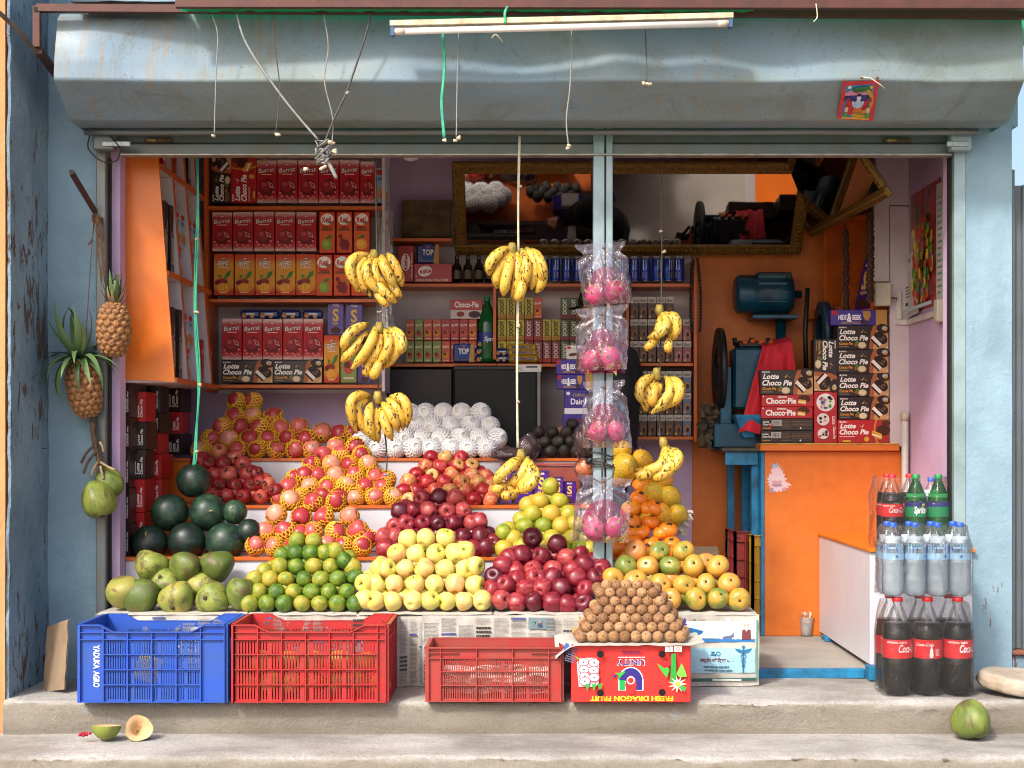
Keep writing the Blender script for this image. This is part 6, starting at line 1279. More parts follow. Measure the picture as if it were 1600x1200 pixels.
def mini_crate(label, x0, x1, pt, pb, y, m, d):
    a, b = P(x0, pb, y), P(x1, pt, y); t = thing('stacked_crate', label, 'crate', (a.x, y, .041)); w_ = b.x-a.x; h_ = b.z-.041; A_, rb = crate_panel(w_, h_, (.0, .0), 2, 5, .05, 0, 4)
    stuff(A_.build('front_panel', m, t, (w_/2, 0, 0))); stuff(rb.build('rib_lattice', m, t, (w_/2, 0, 0))); A_, rb = crate_panel(d, h_, (0, 0), 3, 5, .05, 0, 4); stuff(A_.build('side_panel', m, t, (0, d/2, 0), (0, 0, R(-90)))); stuff(rb.build('side_lattice', m, t, (0, d/2, 0), (0, 0, R(-90)))); box('crate_floor', (0, .004, 0), (w_, d, .006), m, t, 0); box('inner_wall', (.004, .006, .006), (w_-.002, .010, h_-.03), m, t, 0)
mini_crate('deep red crate under the blue table', 1150, 1179, 830, 925, 1.14, M_CRED2, .3); mini_crate('yellow crate beside the deep red crate under the table', 1177.5, 1190, 836, 940, 1.02, mat('yellow_crate_plastic', '#c8981c', .45, .15, 10), .1)
# ================================================================ RIGHT SIDE SHELVES AND WALL
s_ = S(1.0); box('wall_panel', ((1390.5-VX)/s_, 1.0, .95), (1.8145, 1.03, P(0, 322, 1).z), M_WHITEP, shop, .002); box('wall_panel', ((1366-VX)/s_, .998, P(0, 440, 1).z), ((1389.5-VX)/s_, 1.03, P(0, 300, 1).z), M_WHITEP, shop, .002); box('wall_panel_upper', (1.655, 1.004, P(0, 320.5, 1).z), (1.8145, 1.03, 2.499), M_CEIL, shop, .002)
cs_ = thing('corner_shelf', 'orange edged side shelf with packets under the leaning mirror', 'shelf'); A0 = Vector((1.648, 1.03, 0)); B0 = Vector((1.40, 1.50, 0)); dv = (B0-A0); nv = Vector((dv.y, -dv.x, 0)).normalized()
def slabp(nm, z0, z1, f0, f1, dep, m):
    a, b = A0+dv*f0, A0+dv*f1; c = b+nv*dep; d = a+nv*dep; vs = [(p.x, p.y, z) for z in (z0, z1) for p in (a, b, c, d)]
    mb = MB(); mb.add(vs, [(0,3,2,1),(4,5,6,7),(0,1,5,4),(1,2,6,5),(2,3,7,6),(3,0,4,7)]); return mb.build(nm, m, cs_)
for z in (1.60, 2.06): slabp('shelf_board', z, z+.018, 0, 1, .14, M_EDGE)
for f in (0.005, .32, .66): slabp('divider', 1.6185, 2.0595, f, f+.03, .139, M_EDGE)
mb = MB(); a, b = A0+nv*.142, B0+nv*.142; mb.add([(a.x, a.y, 1.45), (b.x, b.y, 1.45), (b.x, b.y, 2.15), (a.x, a.y, 2.15)], [(0, 1, 2, 3)]); mb.build('shelf_back', M_WHITEP, cs_)
rzs = math.atan2(dv.y, dv.x)+math.pi
for i in range(4):
    p = A0+dv*(.12+.05*i)+nv*.03; o = copy_tree(PROTO['silk']); [o.__delitem__(k) for k in ('_w', '_h')]; o.location = (p.x, p.y, 1.62); o.rotation_euler = (R(-4), R(6*i-4), rzs); o.scale = (.6, 1, 1.5); tag(o, f'{ORD[i]} tall chocolate bar from the front on the corner shelf', 'chocolate bar', 'chocolate bars on the corner shelf')
pf = thing('framed_picture', 'small yellow framed picture with marigolds on the corner shelf', 'picture'); p = A0+dv*.48+nv*.05; pf.location = (p.x, p.y, 1.62); pf.rotation_euler = (R(-8), 0, rzs)
MB().box((-.045, 0, 0), (.045, .008, .12), bev=.002).build('frame', mat('yellow_frame', '#b8962c', .5), pf); Art().rect(-.034, .012, .034, .108, '#5a7a94').poly([(-.03, .012), (.0, .09), (.03, .012)], '#2a2430').ell(0, .08, .012, .012, '#c89a84').build('picture_print', pf, (0, -.001, 0))
for i in range(9):
    p = A0+dv*(.40+.05*i)-nv*.004; g_ = None
gl = thing('marigold_garland', 'orange marigold garland lying along the corner shelf', 'garland', (0, 0, 0))
for i in range(10):
    p = A0+dv*(.36+.055*i)+nv*.012; MB().lathe([(.002, -.012), (.016, -.006), (.017, .006), (.002, .013)], 9).build('flower_head', mat('marigold_orange', '#c0560c'), gl, (p.x, p.y, 1.633+.006*(i % 2)), (RS.uniform(-.5, .5), RS.uniform(-.5, .5), 0))
def bead_garland(label, x, y0p, y1p, y, n, r, c):
    t = thing('bead_garland', label, 'garland'); m = mat(c[0], c[1], .8, .3, 80, .6, 160); mb = MB(); pts = []
    for i in range(n): pts.append((P(x, y0p+(y1p-y0p)*i/(n-1), y), R(RS.uniform(0, 360))))
    for p, a_ in pts: mb.lathe([(.001, -r*.6), (r*.9, -r*.3), (r, .2*r), (.001, r*.7)], 8, None, Matrix.Translation(p+Vector((.004*math.sin(a_), 0, 0))), lambda th, z: 1+.18*math.cos(5*th))
    q = mb.build('bead_strand', m, t); stuff(q); MB().tube([P(x, y0p-12, y), P(x, y1p, y)], .002, 5).build('cord', M_BLACKM, t); return t
bead_garland('dried brown flower garland hanging from the mirror corner over the white box', 1359, 335, 470, .86, 46, .017, ('dried_brown_flowers', '#4a2c1e')); bead_garland('dried brown flower garland hanging deeper, beside the picture', 1322, 362, 500, 1.05, 40, .015, ('dried_brown_flowers', '#4a2c1e'))
def loop_beads():
    t = thing('prayer_beads', 'long dark bead necklace hanging beside the orange back wall', 'beads'); mb = MB()
    for side in (-1, 1):
        for i in range(24):
            f = i/23; mb.lathe([(.001, -.008), (.008, -.004), (.008, .004), (.001, .008)], 8, None, Matrix.Translation(P(1087+side*(3+5*math.sin(f*2.4)), 405+f*112, 1.30)))
    stuff(mb.build('bead_strand', mat('black_beads', '#1a120e', .4), t)); return t
loop_beads()
jb = thing('junction_box', 'cream junction box under the dried garland', 'box'); p = P(1367, 478, .97); box('box_body', (p.x, .95, p.z), (p.x+24/S(.97), .997, p.z+36/S(.97)), mat('cream_plastic', '#c8c0ac', .45), jb, .004); MB().tube([P(1390, 465, .96), P(1398, 466, .96), P(1402, 467, .96)], .004, 6).build('cable', mat('dark_red_cable', '#7a2420', .5), jb)
td = thing('cable_trunking', 'white cable trunking running along the lilac side wall', 'conduit'); M_TRK = mat('white_trunking', '#cfcac4', .4); box('vertical_run', (1.75, .985, 1.56), (1.775, .999, 1.70), M_TRK, td, .002); box('corner_run', (1.75, .985, 1.533), (1.812, .999, 1.559), M_TRK, td, .002); box('wall_run', (1.798, .46, 1.533), (1.8148, .984, 1.559), M_TRK, td, .002); box('switch_box', (1.78, .40, 1.50), (1.8148, .455, 1.60), mat('cream_plastic', '#c8c0ac'), td, .004)
pc = thing('drain_pipe', 'short white plastic pipe with a cream cap beside the orange counter', 'pipe'); p = P(1414, 740, .97); MB().tube([(p.x, .97, .54), (p.x, .97, P(0, 655, .97).z)], .017, 14).build('pipe', M_TRK, pc); MB().tube([(p.x, .97, P(0, 657, .97).z), (p.x, .97, P(0, 644, .97).z)], .021, 8).build('cap', mat('cream_plastic', '#c8c0ac'), pc)
po = thing('fruit_poster', 'red wall poster printed with heaped vegetables on the side wall', 'poster', (1.8125, .96, 1.585), None, (0, 0, R(-90)))
MB().box((0, .0, 0), (.50, .002, .56)).build('poster_sheet', mat('red_poster_paper', '#a8343a', .25, .3, 6, c2='#7a2a2e'), po)
A = Art(); rr = random.Random(6)
A.poly([(0, .4), (.16, .3), (.24, .02), (0, .02)], '#b8a09a').poly([(.1, .56), (.22, .56), (.2, .36), (.12, .42)], '#b84a4e')
for k in range(110): 
    x = rr.uniform(.14, .42); z = rr.uniform(.01, .42)*(1-abs(x-.3)*1.6); A.ell(x, z+.01, rr.uniform(.012, .028), rr.uniform(.012, .03), rr.choice(['#4f8a2c', '#c8302a', '#d8a82c', '#d8742c', '#7aa83a', '#b8262c', '#e0c23a', '#3a6a2a']), rr.uniform(0, 90), n=10)
A.ell(.26, .43, .03, .07, '#4a6a2c', 8).ell(.30, .34, .04, .03, '#c8302a').rect(0, 0, .5, .016, '#b8c4cc'); A.build('poster_print', po, (0, -.0004, 0))
cal = thing('calendar_strip', 'narrow white calendar strip beside the vegetable poster', 'calendar', (1.809, .515, 1.60), None, (0, 0, R(-90))); MB().box((0, 0, 0), (.105, .0015, .52)).build('sheet', mat('white_card', '#cfcac6'), cal); Art().lines(.02, .03, .09, .48, 16, '#5aa08a', .35, RN).build('print', cal, (0, -.0004, 0))
qp = thing('notice_paper', 'loose white paper notice stuck over the vegetable poster', 'paper', (1.8085, .985, 1.555), None, (0, 0, R(-90)))
MB().grid(lambda u, v: (.20*u, -.004-.012*math.sin(u*3)*(1-v)-.01*noise.noise((u*3, v*3, 1)), .31*v+.02*u), 10, 12).build('sheet', mat('white_card', '#cfcac6'), qp); Art().lines(.05, .10, .13, .16, 4, '#55524e', .4, RN).rect(.05, .06, .10, .075, '#2a2826').ell(.12, .27, .012, .012, '#3a3836').build('print', qp, (0, -.028, 0))
# rear counter seen in the mirror
rc = thing('rear_counter', 'dark wooden counter behind the fruit stand, seen in the mirror', 'counter'); box('counter_top', (-.66, 1.03, .86), (.02, 1.17, .88), mat('dark_counter_wood', '#3a2016', .5, .2, 10), rc, .002); box('counter_leg', (-.64, 1.04, .041), (-.6, 1.08, .859), mat('dark_counter_wood', '#3a2016'), rc); box('counter_leg', (-.02, 1.04, .041), (.015, 1.08, .859), mat('dark_counter_wood', '#3a2016'), rc)
pn = thing('steel_pan', 'steel pan lying on the rear counter, seen in the mirror', 'pan', (-.36, 1.1, .882)); MB().lathe([(.001, .002), (.05, .0), (.055, .01), (.075, .05), (.078, .05), (.073, .05), (.05, .004), (.001, .005)], 24).build('pan_bowl', mat('brushed_steel', '#9a9c9c', .25, .1, 10, 0, 9, .9), pn); MB().tube([(-.075, 0, .045), (-.15, 0, .06)], .009, 8).build('handle', M_BLACKM, pn)
for i, (x, c, l) in enumerate(((-.22, '#d2cfc8', 'white'), (-.13, '#c87a9c', 'pink'))): o = MB().box((0, 0, 0), (.08, .10, .003)).build('paper_slip', mat('slip_'+l, c, .8, .1, 20), None, (x, 1.05, .881), (0, 0, .1*i)); tag(o, f'{l} paper slip on the rear counter, seen in the mirror', 'paper')
for o in list(PROTO.values()):
    for ch in kids(o): bpy.data.objects.remove(ch)
    bpy.data.objects.remove(o)
# ================================================================ STRINGS
M_TWG = mat('grey_plastic_twine', '#8e8e8a', .5, .15, 40); M_TWD = mat('dark_twine', '#4a4844', .6, .2, 40); M_TWGR = mat('green_plastic_twine', '#3fae7c', .45, .2, 40, c2='#2a8a8a'); M_TWP = mat('pale_twine', '#cdc8ae', .6, .15, 40); M_KNOT = mat('knotted_paper_end', '#cdbba0', .8, .2, 60); M_JUTE = mat('brown_jute', '#7a5638', .9, .2, 60)
def smooth_path(pts, y, n=6, wob=.002, seed=0):
    out = []; q = [P(p[0], p[1], p[2] if len(p) > 2 else y) for p in pts]
    for i in range(len(q)-1):
        a = q[max(i-1, 0)]; b = q[i]; c = q[i+1]; d = q[min(i+2, len(q)-1)]
        for k in range(n):
            t = k/n; v = .5*((2*b)+(c-a)*t+(2*a-5*b+4*c-d)*t*t+(3*b-a-3*c+d)*t**3)
            out.append(v+Vector((noise.noise((i+t, seed, 1)), noise.noise((i+t, seed, 5)), 0))*wob)
    out.append(q[-1]); return out
def knot(parent, p, m, k=1.0, seed=0):
    r_ = random.Random(seed)
    for i in range(2):
        d = Vector((r_.choice((-1, 1))*.010*k, -.003, r_.uniform(-.007, .007)*k)); MB().tube([p-d*.3, p+d*.5, p+d*1.1], [.0045*k, .0055*k, .004*k], 6).build('knot', m, parent)
def string(label, pts, y, r, m, knots=(), km=None, strands=1, wob=.002, name='hanging_string'):
    t = thing(name, label, 'string', P(pts[0][0], pts[0][1], y)); t.location = (0, 0, 0)
    for s_ in range(strands):
        path = smooth_path(pts, y, 7, wob*(1+s_), s_*7+pts[0][0]); MB().tube([p+Vector((.004*(s_-(strands-1)/2), 0, 0)) for p in path], r, 6).build('strand', m, t)
    for i, (kx, ky) in enumerate(knots): knot(t, P(kx, ky, y-.004), km or M_KNOT, 1, int(kx+ky))
    return t
YH = -.50
string('thin grey string hanging straight over the left of the hood', [(331, 22), (340, 55), (337, 130), (335, 210)], YH, .0022, M_TWG, [(335, 213)])
tw = string('thick grey twine slanting down to the tangled knot', [(370, 22), (386, 70), (440, 150), (497, 218)], YH, .0045, M_TWG)
string('thin grey string with a paper knot beside the slanting twine', [(425, 22), (430, 75), (437, 140), (431, 205)], YH, .0022, M_TWD, [(432, 211), (434, 210)])
string('wavy thin string crossing behind the dark twine', [(505, 22), (513, 70), (507, 125), (520, 185), (519, 222)], YH+.01, .0025, M_TWG, [(519, 224)])
td_ = string('dark twine with a bow above the tangled knot', [(579, 22), (570, 60), (542, 143), (521, 188), (500, 240)], YH, .004, M_TWD, [(541, 146)], M_TWG)
tk = thing('tangled_knot', 'tangled grey twine knot hanging at the shutter edge', 'knot'); rr = random.Random(5)
for i in range(11):
    c = P(505, 238, YH); pts = [c+Vector((rr.uniform(-.03, .03), rr.uniform(-.02, .02), rr.uniform(-.045, .05))) for _ in range(5)]; MB().tube(pts, .0042, 5).build('loop', M_TWG, tk)
MB().tube(smooth_path([(500, 240), (515, 258), (526, 279)], YH), [.008]*12+[.004], 6).build('tail', M_TWG, tk)
for i, (a, b) in enumerate(((521, 236), (480, 264), (505, 262), (518, 222))): knot(tk, P(a, b, YH-.02), M_KNOT, 1.2, i)
string('pale green twine hanging below the tube light', [(692, 50), (694, 110), (690, 160), (694, 215)], YH, .0038, M_TWGR, [(693, 219)], strands=2, wob=.001)
string('thin grey string beside the pale green twine', [(717, 50), (714, 150), (713, 214)], YH, .0024, M_TWG, [(713, 220), (715, 216)])
string('thin string with a clay knot right of the banana line', [(893, 45), (891, 130), (885, 185), (888, 225)], YH, .0028, M_TWG, [(889, 231), (891, 228)])
string('short dark string with a bark knot on the hood', [(1008, 40), (1010, 90), (1010, 128)], YH, .0024, M_TWD, [(1008, 131), (1014, 132)])
string('tiny frayed white thread at the awning edge', [(1275, 6), (1277, 26), (1271, 34)], -.555, .0022, M_TWP)
string('thick weathered cable reaching in from the orange house', [(-30, -5, -.7), (10, 30, -.6), (35, 55, -.55), (57, 84, -.46)], -.5, .009, mat('weathered_cable', '#5a4e46', .8, .2, 40), name='overhead_cable')
string('black wire loop at the left shutter bracket', [(141, 208), (138, 232), (160, 252), (183, 250), (187, 232), (172, 212)], -.10, .003, M_BLACKM, name='wire_loop')
# green rope with the top watermelon
string('green plastic rope with paper knots above the watermelons', [(308, 246), (309, 340), (305, 480), (311, 600), (306, 690), (303, 727)], .16, .0032, M_TWGR, [(309, 373), (307, 487), (311, 601), (309, 705)], strands=3, wob=.004)
string('grey string carrying the three left banana bunches', [(587, 240), (589, 400), (590, 500), (592, 620), (603, 690), (604, 738)], .05, .0035, M_TWD, [(593, 488), (604, 742)], M_TWG)
string('pale doubled string carrying the two middle banana bunches', [(812, 212), (810, 300), (810, 400), (808, 560), (809, 700)], -.09, .003, M_TWP, [(811, 292), (808, 510), (811, 628)], strands=2, wob=.001)
string('grey string carrying the three right banana bunches', [(1034, 246), (1034, 400), (1033, 500), (1031, 600), (1031, 695)], .12, .0035, M_TWD, [(1034, 361), (1036, 394)])
# ================================================================ TUBE LIGHT
tu = thing('tube_light', 'unlit white fluorescent tube fitting slung under the awning', 'lamp'); yl = -.585
def slant(a, b, h_, d_, y, nm, m):
    p, q = P(*a, y), P(*b, y); mb = MB(); mb.add([(p.x, y, p.z-h_), (q.x, y, q.z-h_), (q.x, y+d_, q.z-h_), (p.x, y+d_, p.z-h_), (p.x, y, p.z), (q.x, y, q.z), (q.x, y+d_, q.z), (p.x, y+d_, p.z)], [(0,3,2,1),(4,5,6,7),(0,1,5,4),(1,2,6,5),(2,3,7,6),(3,0,4,7)]); return mb.build(nm, m, tu)
slant((609, 31.5), (1146, 19), .019, .04, yl, 'batten', mat('yellowed_enamel', '#cfc4a6', .4, .15, 30, c2='#a8977a'))
MB().tube([P(632, 49, yl+.01), P(1122, 37, yl+.01)], .0125, 14).build('tube', mat('white_glass_tube', '#d8d4d0', .2, .04, 10), tu)
for a, b in (((615, 49.5), (633, 49)), ((1121, 37), (1139, 36.5))): MB().tube([P(*a, yl+.01), P(*b, yl+.01)], .0133, 14).build('tube_cap', mat('cream_cap', '#d0c2b0', .45), tu)
for x0, yv in ((610, 42), (1139, 29)): MB().box(tuple(P(x0, yv+13, yl-.004)), tuple(P(x0+6, yv, yl-.004)+Vector((0, .03, 0)))).build('lamp_holder', mat('blue_lamp_holder', '#3a5a84', .5), tu)
string('green tie holding the tube light to the awning', [(793, 10), (789, 20), (790, 36)], yl-.004, .003, M_TWGR, strands=2); string('pale twist of string behind the tube light', [(768, 60), (775, 54), (786, 66)], YH, .003, M_TWP)
# ================================================================ BANANAS
def banana_mat():
    m, t, b = nt('spotted_banana_skin'); b.inputs['Roughness'].default_value = .42; v = coord(t, rnd=True)
    n = noise_node(t, 9, 3, .5, v); col = ramp(t, n.outputs[0], [(.34, '#c99c3a'), (.52, '#d8ae44'), (.68, '#cdb254')]).outputs[0]
    n2 = noise_node(t, 95, 4, .6, coord(t, scale=(1, 1, .4), rnd=True), .5); col = mix(t, ramp(t, n2.outputs[0], [(.575, '#000000'), (.60, '#ffffff')]).outputs[0], col, '#4a2e14')
    n3 = noise_node(t, 30, 6, .7, coord(t, scale=(1, 1, .4), rnd=True), .4); col = mix(t, ramp(t, n3.outputs[0], [(.605, '#000000'), (.63, '#ffffff')]).outputs[0], col, '#2e1c10')
    t.links.new(col, b.inputs['Base Color']); return m
M_BAN = banana_mat(); M_BTIP = mat('dark_banana_tip', '#3a2816', .8, .2, 30); M_BNECK = mat('banana_neck', '#a8933a', .6, .2, 30, c2='#6a5a2a')
def banana(parent, a, c, b, r):
    n = 14; pts = []; rad = []
    for i in range(n+1):
        t = i/n; pts.append(a*(1-t)**2+c*2*t*(1-t)+b*t*t)
        q = .42 if t < .04 else .42+.58*min(1, (t-.04)/.2)**.7; q *= 1 if t < .74 else max(.24, math.cos((t-.74)/.26*1.32)); rad.append(r*q)
    pts.append(pts[-1]+(pts[-1]-pts[-2]).normalized()*r*.25); rad.append(r*.2)
    mb = MB(); mb.tube(pts, rad, 7, 0, True, True); k = len(pts)
    for f in range(len(mb.f)-2):
        i = f//7; mb.m[f] = 2 if i < 1 else (1 if i >= k-2 else 0)
    mb.m[-2] = 2; mb.m[-1] = 1
    lo_ = pts[0]; mb.v = [tuple(Vector(v)) for v in mb.v]
    return mb.build('banana', [M_BAN, M_BTIP, M_BNECK], parent)
def bunch(label, conv, y, crown, curves, r=.0215):
    t = thing('banana_bunch', label, 'banana bunch', (0, 0, 0), 'hanging banana bunches'); n = len(curves)
    for i, (a, c, b) in enumerate(curves):
        pa, pc, pb = conv(a), conv(c), conv(b); dy = -.035+.05*((i*5) % n)/n; d0 = -.012*((i % 3)-1)
        A_ = P(*pa, y+d0*.5); C_ = P(*pc, y-.045+dy); B_ = P(*pb, y-.01+dy*.7); C_ = C_+(C_-(A_+B_)/2)*.55
        L = (A_-B_).length; banana(t, A_, C_, B_, r*(1 if L > .1 else .85))
    cp = P(*conv(crown), y-.005); MB().tube([cp+Vector((0, .0, .022)), cp, cp+Vector((.004, -.004, -.03))], [.013, .02, .014], 7).build('stem_crown', M_BNECK, t); return t
z4 = lambda ox, oy, k=4: (lambda p: (p[0]/k+ox, p[1]/k+oy))
bunch('uppermost of the three left banana bunches', z4(400, 300), .03, (735, 395), [((720, 395), (560, 430), (650, 620)), ((735, 400), (610, 480), (720, 650)), ((740, 405), (670, 520), (800, 640)), ((760, 398), (730, 520), (830, 590)), ((785, 398), (805, 480), (880, 600)), ((820, 388), (880, 470), (912, 590)), ((740, 540), (790, 620), (880, 690)), ((830, 560), (880, 620), (895, 662)), ((740, 600), (785, 680), (830, 702))])
bunch('middle of the three left banana bunches, most spotted', z4(400, 300), .03, (770, 845), [((705, 825), (570, 880), (548, 995)), ((700, 870), (610, 980), (535, 1060)), ((745, 845), (715, 960), (600, 1105)), ((775, 870), (765, 1000), (680, 1080)), ((800, 860), (845, 960), (760, 1085)), ((830, 850), (905, 960), (800, 1100)), ((860, 850), (925, 930), (898, 1010)), ((740, 1000), (690, 1110), (690, 1140)), ((800, 1020), (750, 1120), (725, 1158))])
bunch('lowest of the three left banana bunches, spread like a fan', z4(400, 600), .03, (760, 80), [((720, 80), (575, 80), (628, 300)), ((710, 100), (605, 150), (720, 335)), ((725, 120), (695, 220), (740, 352)), ((752, 150), (745, 250), (765, 362)), ((780, 150), (805, 240), (850, 347)), ((790, 120), (850, 190), (890, 297)), ((820, 95), (890, 160), (920, 282)), ((840, 80), (945, 100), (945, 262))])
idt = lambda p: p
bunch('large banana bunch hanging at the middle before the mirror', idt, -.10, (800, 388), [((799, 387), (768, 402), (765, 430)), ((801, 392), (777, 420), (777, 450)), ((803, 395), (791, 430), (787, 462)), ((806, 392), (811, 430), (800, 465)), ((815, 390), (825, 420), (815, 447)), ((822, 388), (838, 415), (830, 452)), ((830, 390), (848, 412), (846, 442)), ((836, 395), (852, 425), (838, 458)), ((818, 425), (815, 455), (806, 469))], .0225)
bunch('banana bunch hanging low before the purple chocolate bars', z4(750, 640, 7.5), -.10, (480, 525), [((480, 560), (310, 700), (165, 860)), ((560, 560), (500, 780), (285, 890)), ((590, 600), (600, 800), (410, 915)), ((610, 640), (655, 850), (400, 965)), ((430, 880), (300, 940), (225, 950)), ((320, 880), (220, 920), (165, 940)), ((450, 960), (340, 1010), (265, 1000))], .024)
k5 = z4(860, 440, 4.617)
bunch('small banana bunch uppermost on the right string', k5, .10, (785, 205), [((795, 215), (850, 335), (705, 405)), ((825, 225), (905, 310), (850, 425)), ((865, 225), (925, 300), (880, 420)), ((790, 400), (715, 460), (690, 485)), ((850, 400), (852, 470), (846, 495)), ((800, 240), (785, 330), (760, 395))], .022)
bunch('middle banana bunch on the right string', k5, .10, (765, 660), [((755, 680), (635, 740), (660, 880)), ((750, 710), (690, 800), (690, 940)), ((775, 730), (735, 830), (735, 900)), ((830, 690), (880, 800), (730, 950)), ((800, 740), (765, 800), (740, 880)), ((860, 690), (915, 800), (790, 930)), ((880, 690), (955, 790), (850, 905))], .0215)
bunch('lowest banana bunch on the right string by the papayas', z4(800, 600), .10, (945, 365), [((950, 380), (950, 520), (775, 540)), ((970, 390), (1000, 530), (840, 558)), ((995, 405), (1055, 480), (930, 570)), ((1000, 470), (975, 560), (860, 590)), ((930, 520), (830, 570), (780, 562))], .025)
# ================================================================ DRAGON FRUIT IN BAGS
F_BAG = film('clear_polybag', '#fbf8fd', .06, .04, .03, 9, 1.0, '#d8cdea', (1, 1, .35), bdist=.03); F_PINK = film('pink_tinted_film', '#e45a8a', .05, .2, .12, 20, .3, '#c8286a')
def scales(r):
    mb = MB(); rg = random.Random(2)
    for i in range(26):
        z = -1+2*(i+.5)/26; q = math.sqrt(1-z*z); a = i*2.399; n_ = Vector((q*math.cos(a), q*math.sin(a), z*1.15)); tdir = Vector((0, 0, 1))-n_*n_.z; tdir = tdir.normalized() if tdir.length > .1 else Vector((1, 0, 0)); sd_ = n_.cross(tdir).normalized()
        b0 = n_*.97; md_ = n_*1.10+tdir*.2; tip = n_*1.3+tdir*.5; mb.add([b0-sd_*.2, b0+sd_*.2, md_+sd_*.12, md_-sd_*.12, tip], [(0, 1, 2, 3)], 0); mb.add([md_+sd_*.12, md_-sd_*.12, tip], [(0, 1, 2)], 1)
    return mb.mesh('skin_scales', [F_SCALE, mat('green_scale_tip', '#8a9648', .55, .2, 4)])
G_SC = scales(1); G_DRAG = roundm('dragon_fruit', F_DRAG, 1.15, .0)
def dragon(px, py, y, rpx, label, seed):
    rg = random.Random(seed); r = rpx/S(y); o = mobj('dragon_fruit', G_DRAG, None, P(px, py, y), orient('any', rg), (r, r, r)); tag(o, label, 'dragon fruit', 'bagged dragon fruit'); stuff(mobj('skin_scales', G_SC, o))
def bag(label, c, tie, y, seed, pink):
    t = thing('plastic_bag', label, 'bag', (0, 0, 0), 'bags of dragon fruit')
    tl_, tr_, br_, bl_ = [Vector((p[0], p[1])) for p in c]
    for nm, sg in (('front_film', -1), ('back_film', 1)):
        def fn(u, v):
            p = (tl_*(1-u)+tr_*u)*(1-v)+(bl_*(1-u)+br_*u)*v
            pinch = math.exp(-((v-.16)/.07)**2)*.25; p.x += (tie[0]-p.x)*pinch
            w_ = .010*noise.noise((u*7+seed, v*3, sg))+.006*noise.noise((u*17, v*8+seed, sg)); rad = .006*math.sin((math.atan2(u-.5, v-.1+.001))*14)*max(0, 1-v)*(v > .12)
            bul = math.sin(math.pi*u)**.6*(.004+.042*min(1, max(0, (v-.2)/.5))*(1-max(0, (v-.9)/.1)*.5))
            q = P(p.x, p.y, y); q.y += sg*(bul+.001)+w_+rad; q.x += .004*noise.noise((v*9, u*3, seed)); return tuple(q)
        MB().grid(fn, 30, 36).build(nm, F_BAG, t)
    px, py, rx, ry = pink; mb = MB(); pts = [P(px+rx*math.cos(R(a)), py-ry*math.sin(R(a)), y+.03+.004*math.sin(a)) for a in range(-20, 201, 10)]; mb.add(pts, [tuple(range(len(pts)))[::-1]]); mb.build('pink_panel', F_PINK, t)
    knot(t, P(tie[0], tie[1], y-.012), M_JUTE, .9, seed); MB().tube([P(tie[0], tie[1], y-.01), P(tie[0]+1, tie[1]+18, y-.02)], .0028, 5).build('tie', M_JUTE, t)
YD = -.085
bag('uppermost plastic bag of dragon fruit on the post', [(898, 383), (977, 377), (990, 472), (912, 480)], (945, 388), YD, 1.2, (948, 455, 34, 38)); bag('second plastic bag of dragon fruit from the top', [(899, 483), (981, 475), (980, 577), (901, 580)], (941, 491), YD-.01, 3.4, (942, 565, 36, 52)); bag('third plastic bag of dragon fruit, above the black wire', [(911, 597), (976, 593), (988, 700), (909, 700)], (945, 606), YD, 5.1, (945, 668, 33, 38)); bag('lowest plastic bag of dragon fruit beside the persimmons', [(903, 741), (988, 749), (981, 848), (894, 845)], (941, 752), YD-.01, 7.7, (945, 820, 36, 40))
for i, (x, y, r) in enumerate(((929, 461, 15), (960, 456, 17), (926, 563, 16), (955, 561, 18), (935, 675, 16), (963, 674, 15), (928, 826, 17), (961, 824, 16))): dragon(x, y, YD, r, ['left', 'right'][i % 2]+' dragon fruit inside the '+['uppermost', 'second', 'third', 'lowest'][i//2]+' plastic bag', i)
wr = thing('post_wire', 'black wire wound round the post between dragon fruit bags', 'wire')
for i, (y0, y1) in enumerate(((703, 714), (714, 718), (722, 728), (726, 731), (716, 728))): MB().tube([P(923, y0+6, -.02), P(925, y0+3, -.036), P(940, (y0+y1)/2, -.042), P(957, y1, -.037), P(959, y1-2, -.02)], .0032, 6).build('turn', M_TWD, wr)
MB().tube([P(941, 697, -.045), P(941, 752, -.06)], .0038, 6).build('drop', M_TWD, wr); MB().tube([P(924, 746, -.05), P(940, 755, -.065), P(957, 745, -.05), P(960, 730, -.04)], .004, 6).build('tie', M_TWD, wr); MB().lathe([(.001, -.02), (.012, -.012), (.014, .004), (.001, .018)], 8).build('bulb_socket', M_BLACKM, wr, P(921, 720, -.05), (R(30), R(40), 0))
# ================================================================ LEFT PILLAR: ROD, PINEAPPLES, COCONUTS
rod = thing('iron_rod', 'rusty square tube jutting from the blue pillar', 'rod'); sqtube('rod_tube', P(153, 338, .0), P(112, 270, -.30), .0085, rod); MB().box(tuple(P(108, 272, -.3085)), tuple(P(115, 265.5, -.3085)+Vector((0, .001, 0)))).build('tube_opening', M_DARK, rod)  # dark plate on the rod end, painted shade for the hollow inside
rp = thing('twine_bundle', 'bundle of brown twine knotted on the rusty tube', 'twine'); rr = random.Random(12)
for i in range(9): MB().tube(smooth_path([(150+rr.uniform(-5, 6), 332+rr.uniform(-4, 8)), (153+rr.uniform(-6, 8), 350+rr.uniform(-6, 8)), (158+rr.uniform(-6, 6), 390+rr.uniform(-15, 10)), (162+rr.uniform(-5, 4), 432+rr.uniform(-6, 10))], -.06, 6, .003, i), .0016, 5).build('strand', M_JUTE, rp)
for i in range(5): MB().tube([P(144, 336+i*2.4, -.045), P(151, 340+i*2.2, -.062), P(160, 341+i*2.4, -.04)], .003, 5).build('wrap', M_JUTE, rp)
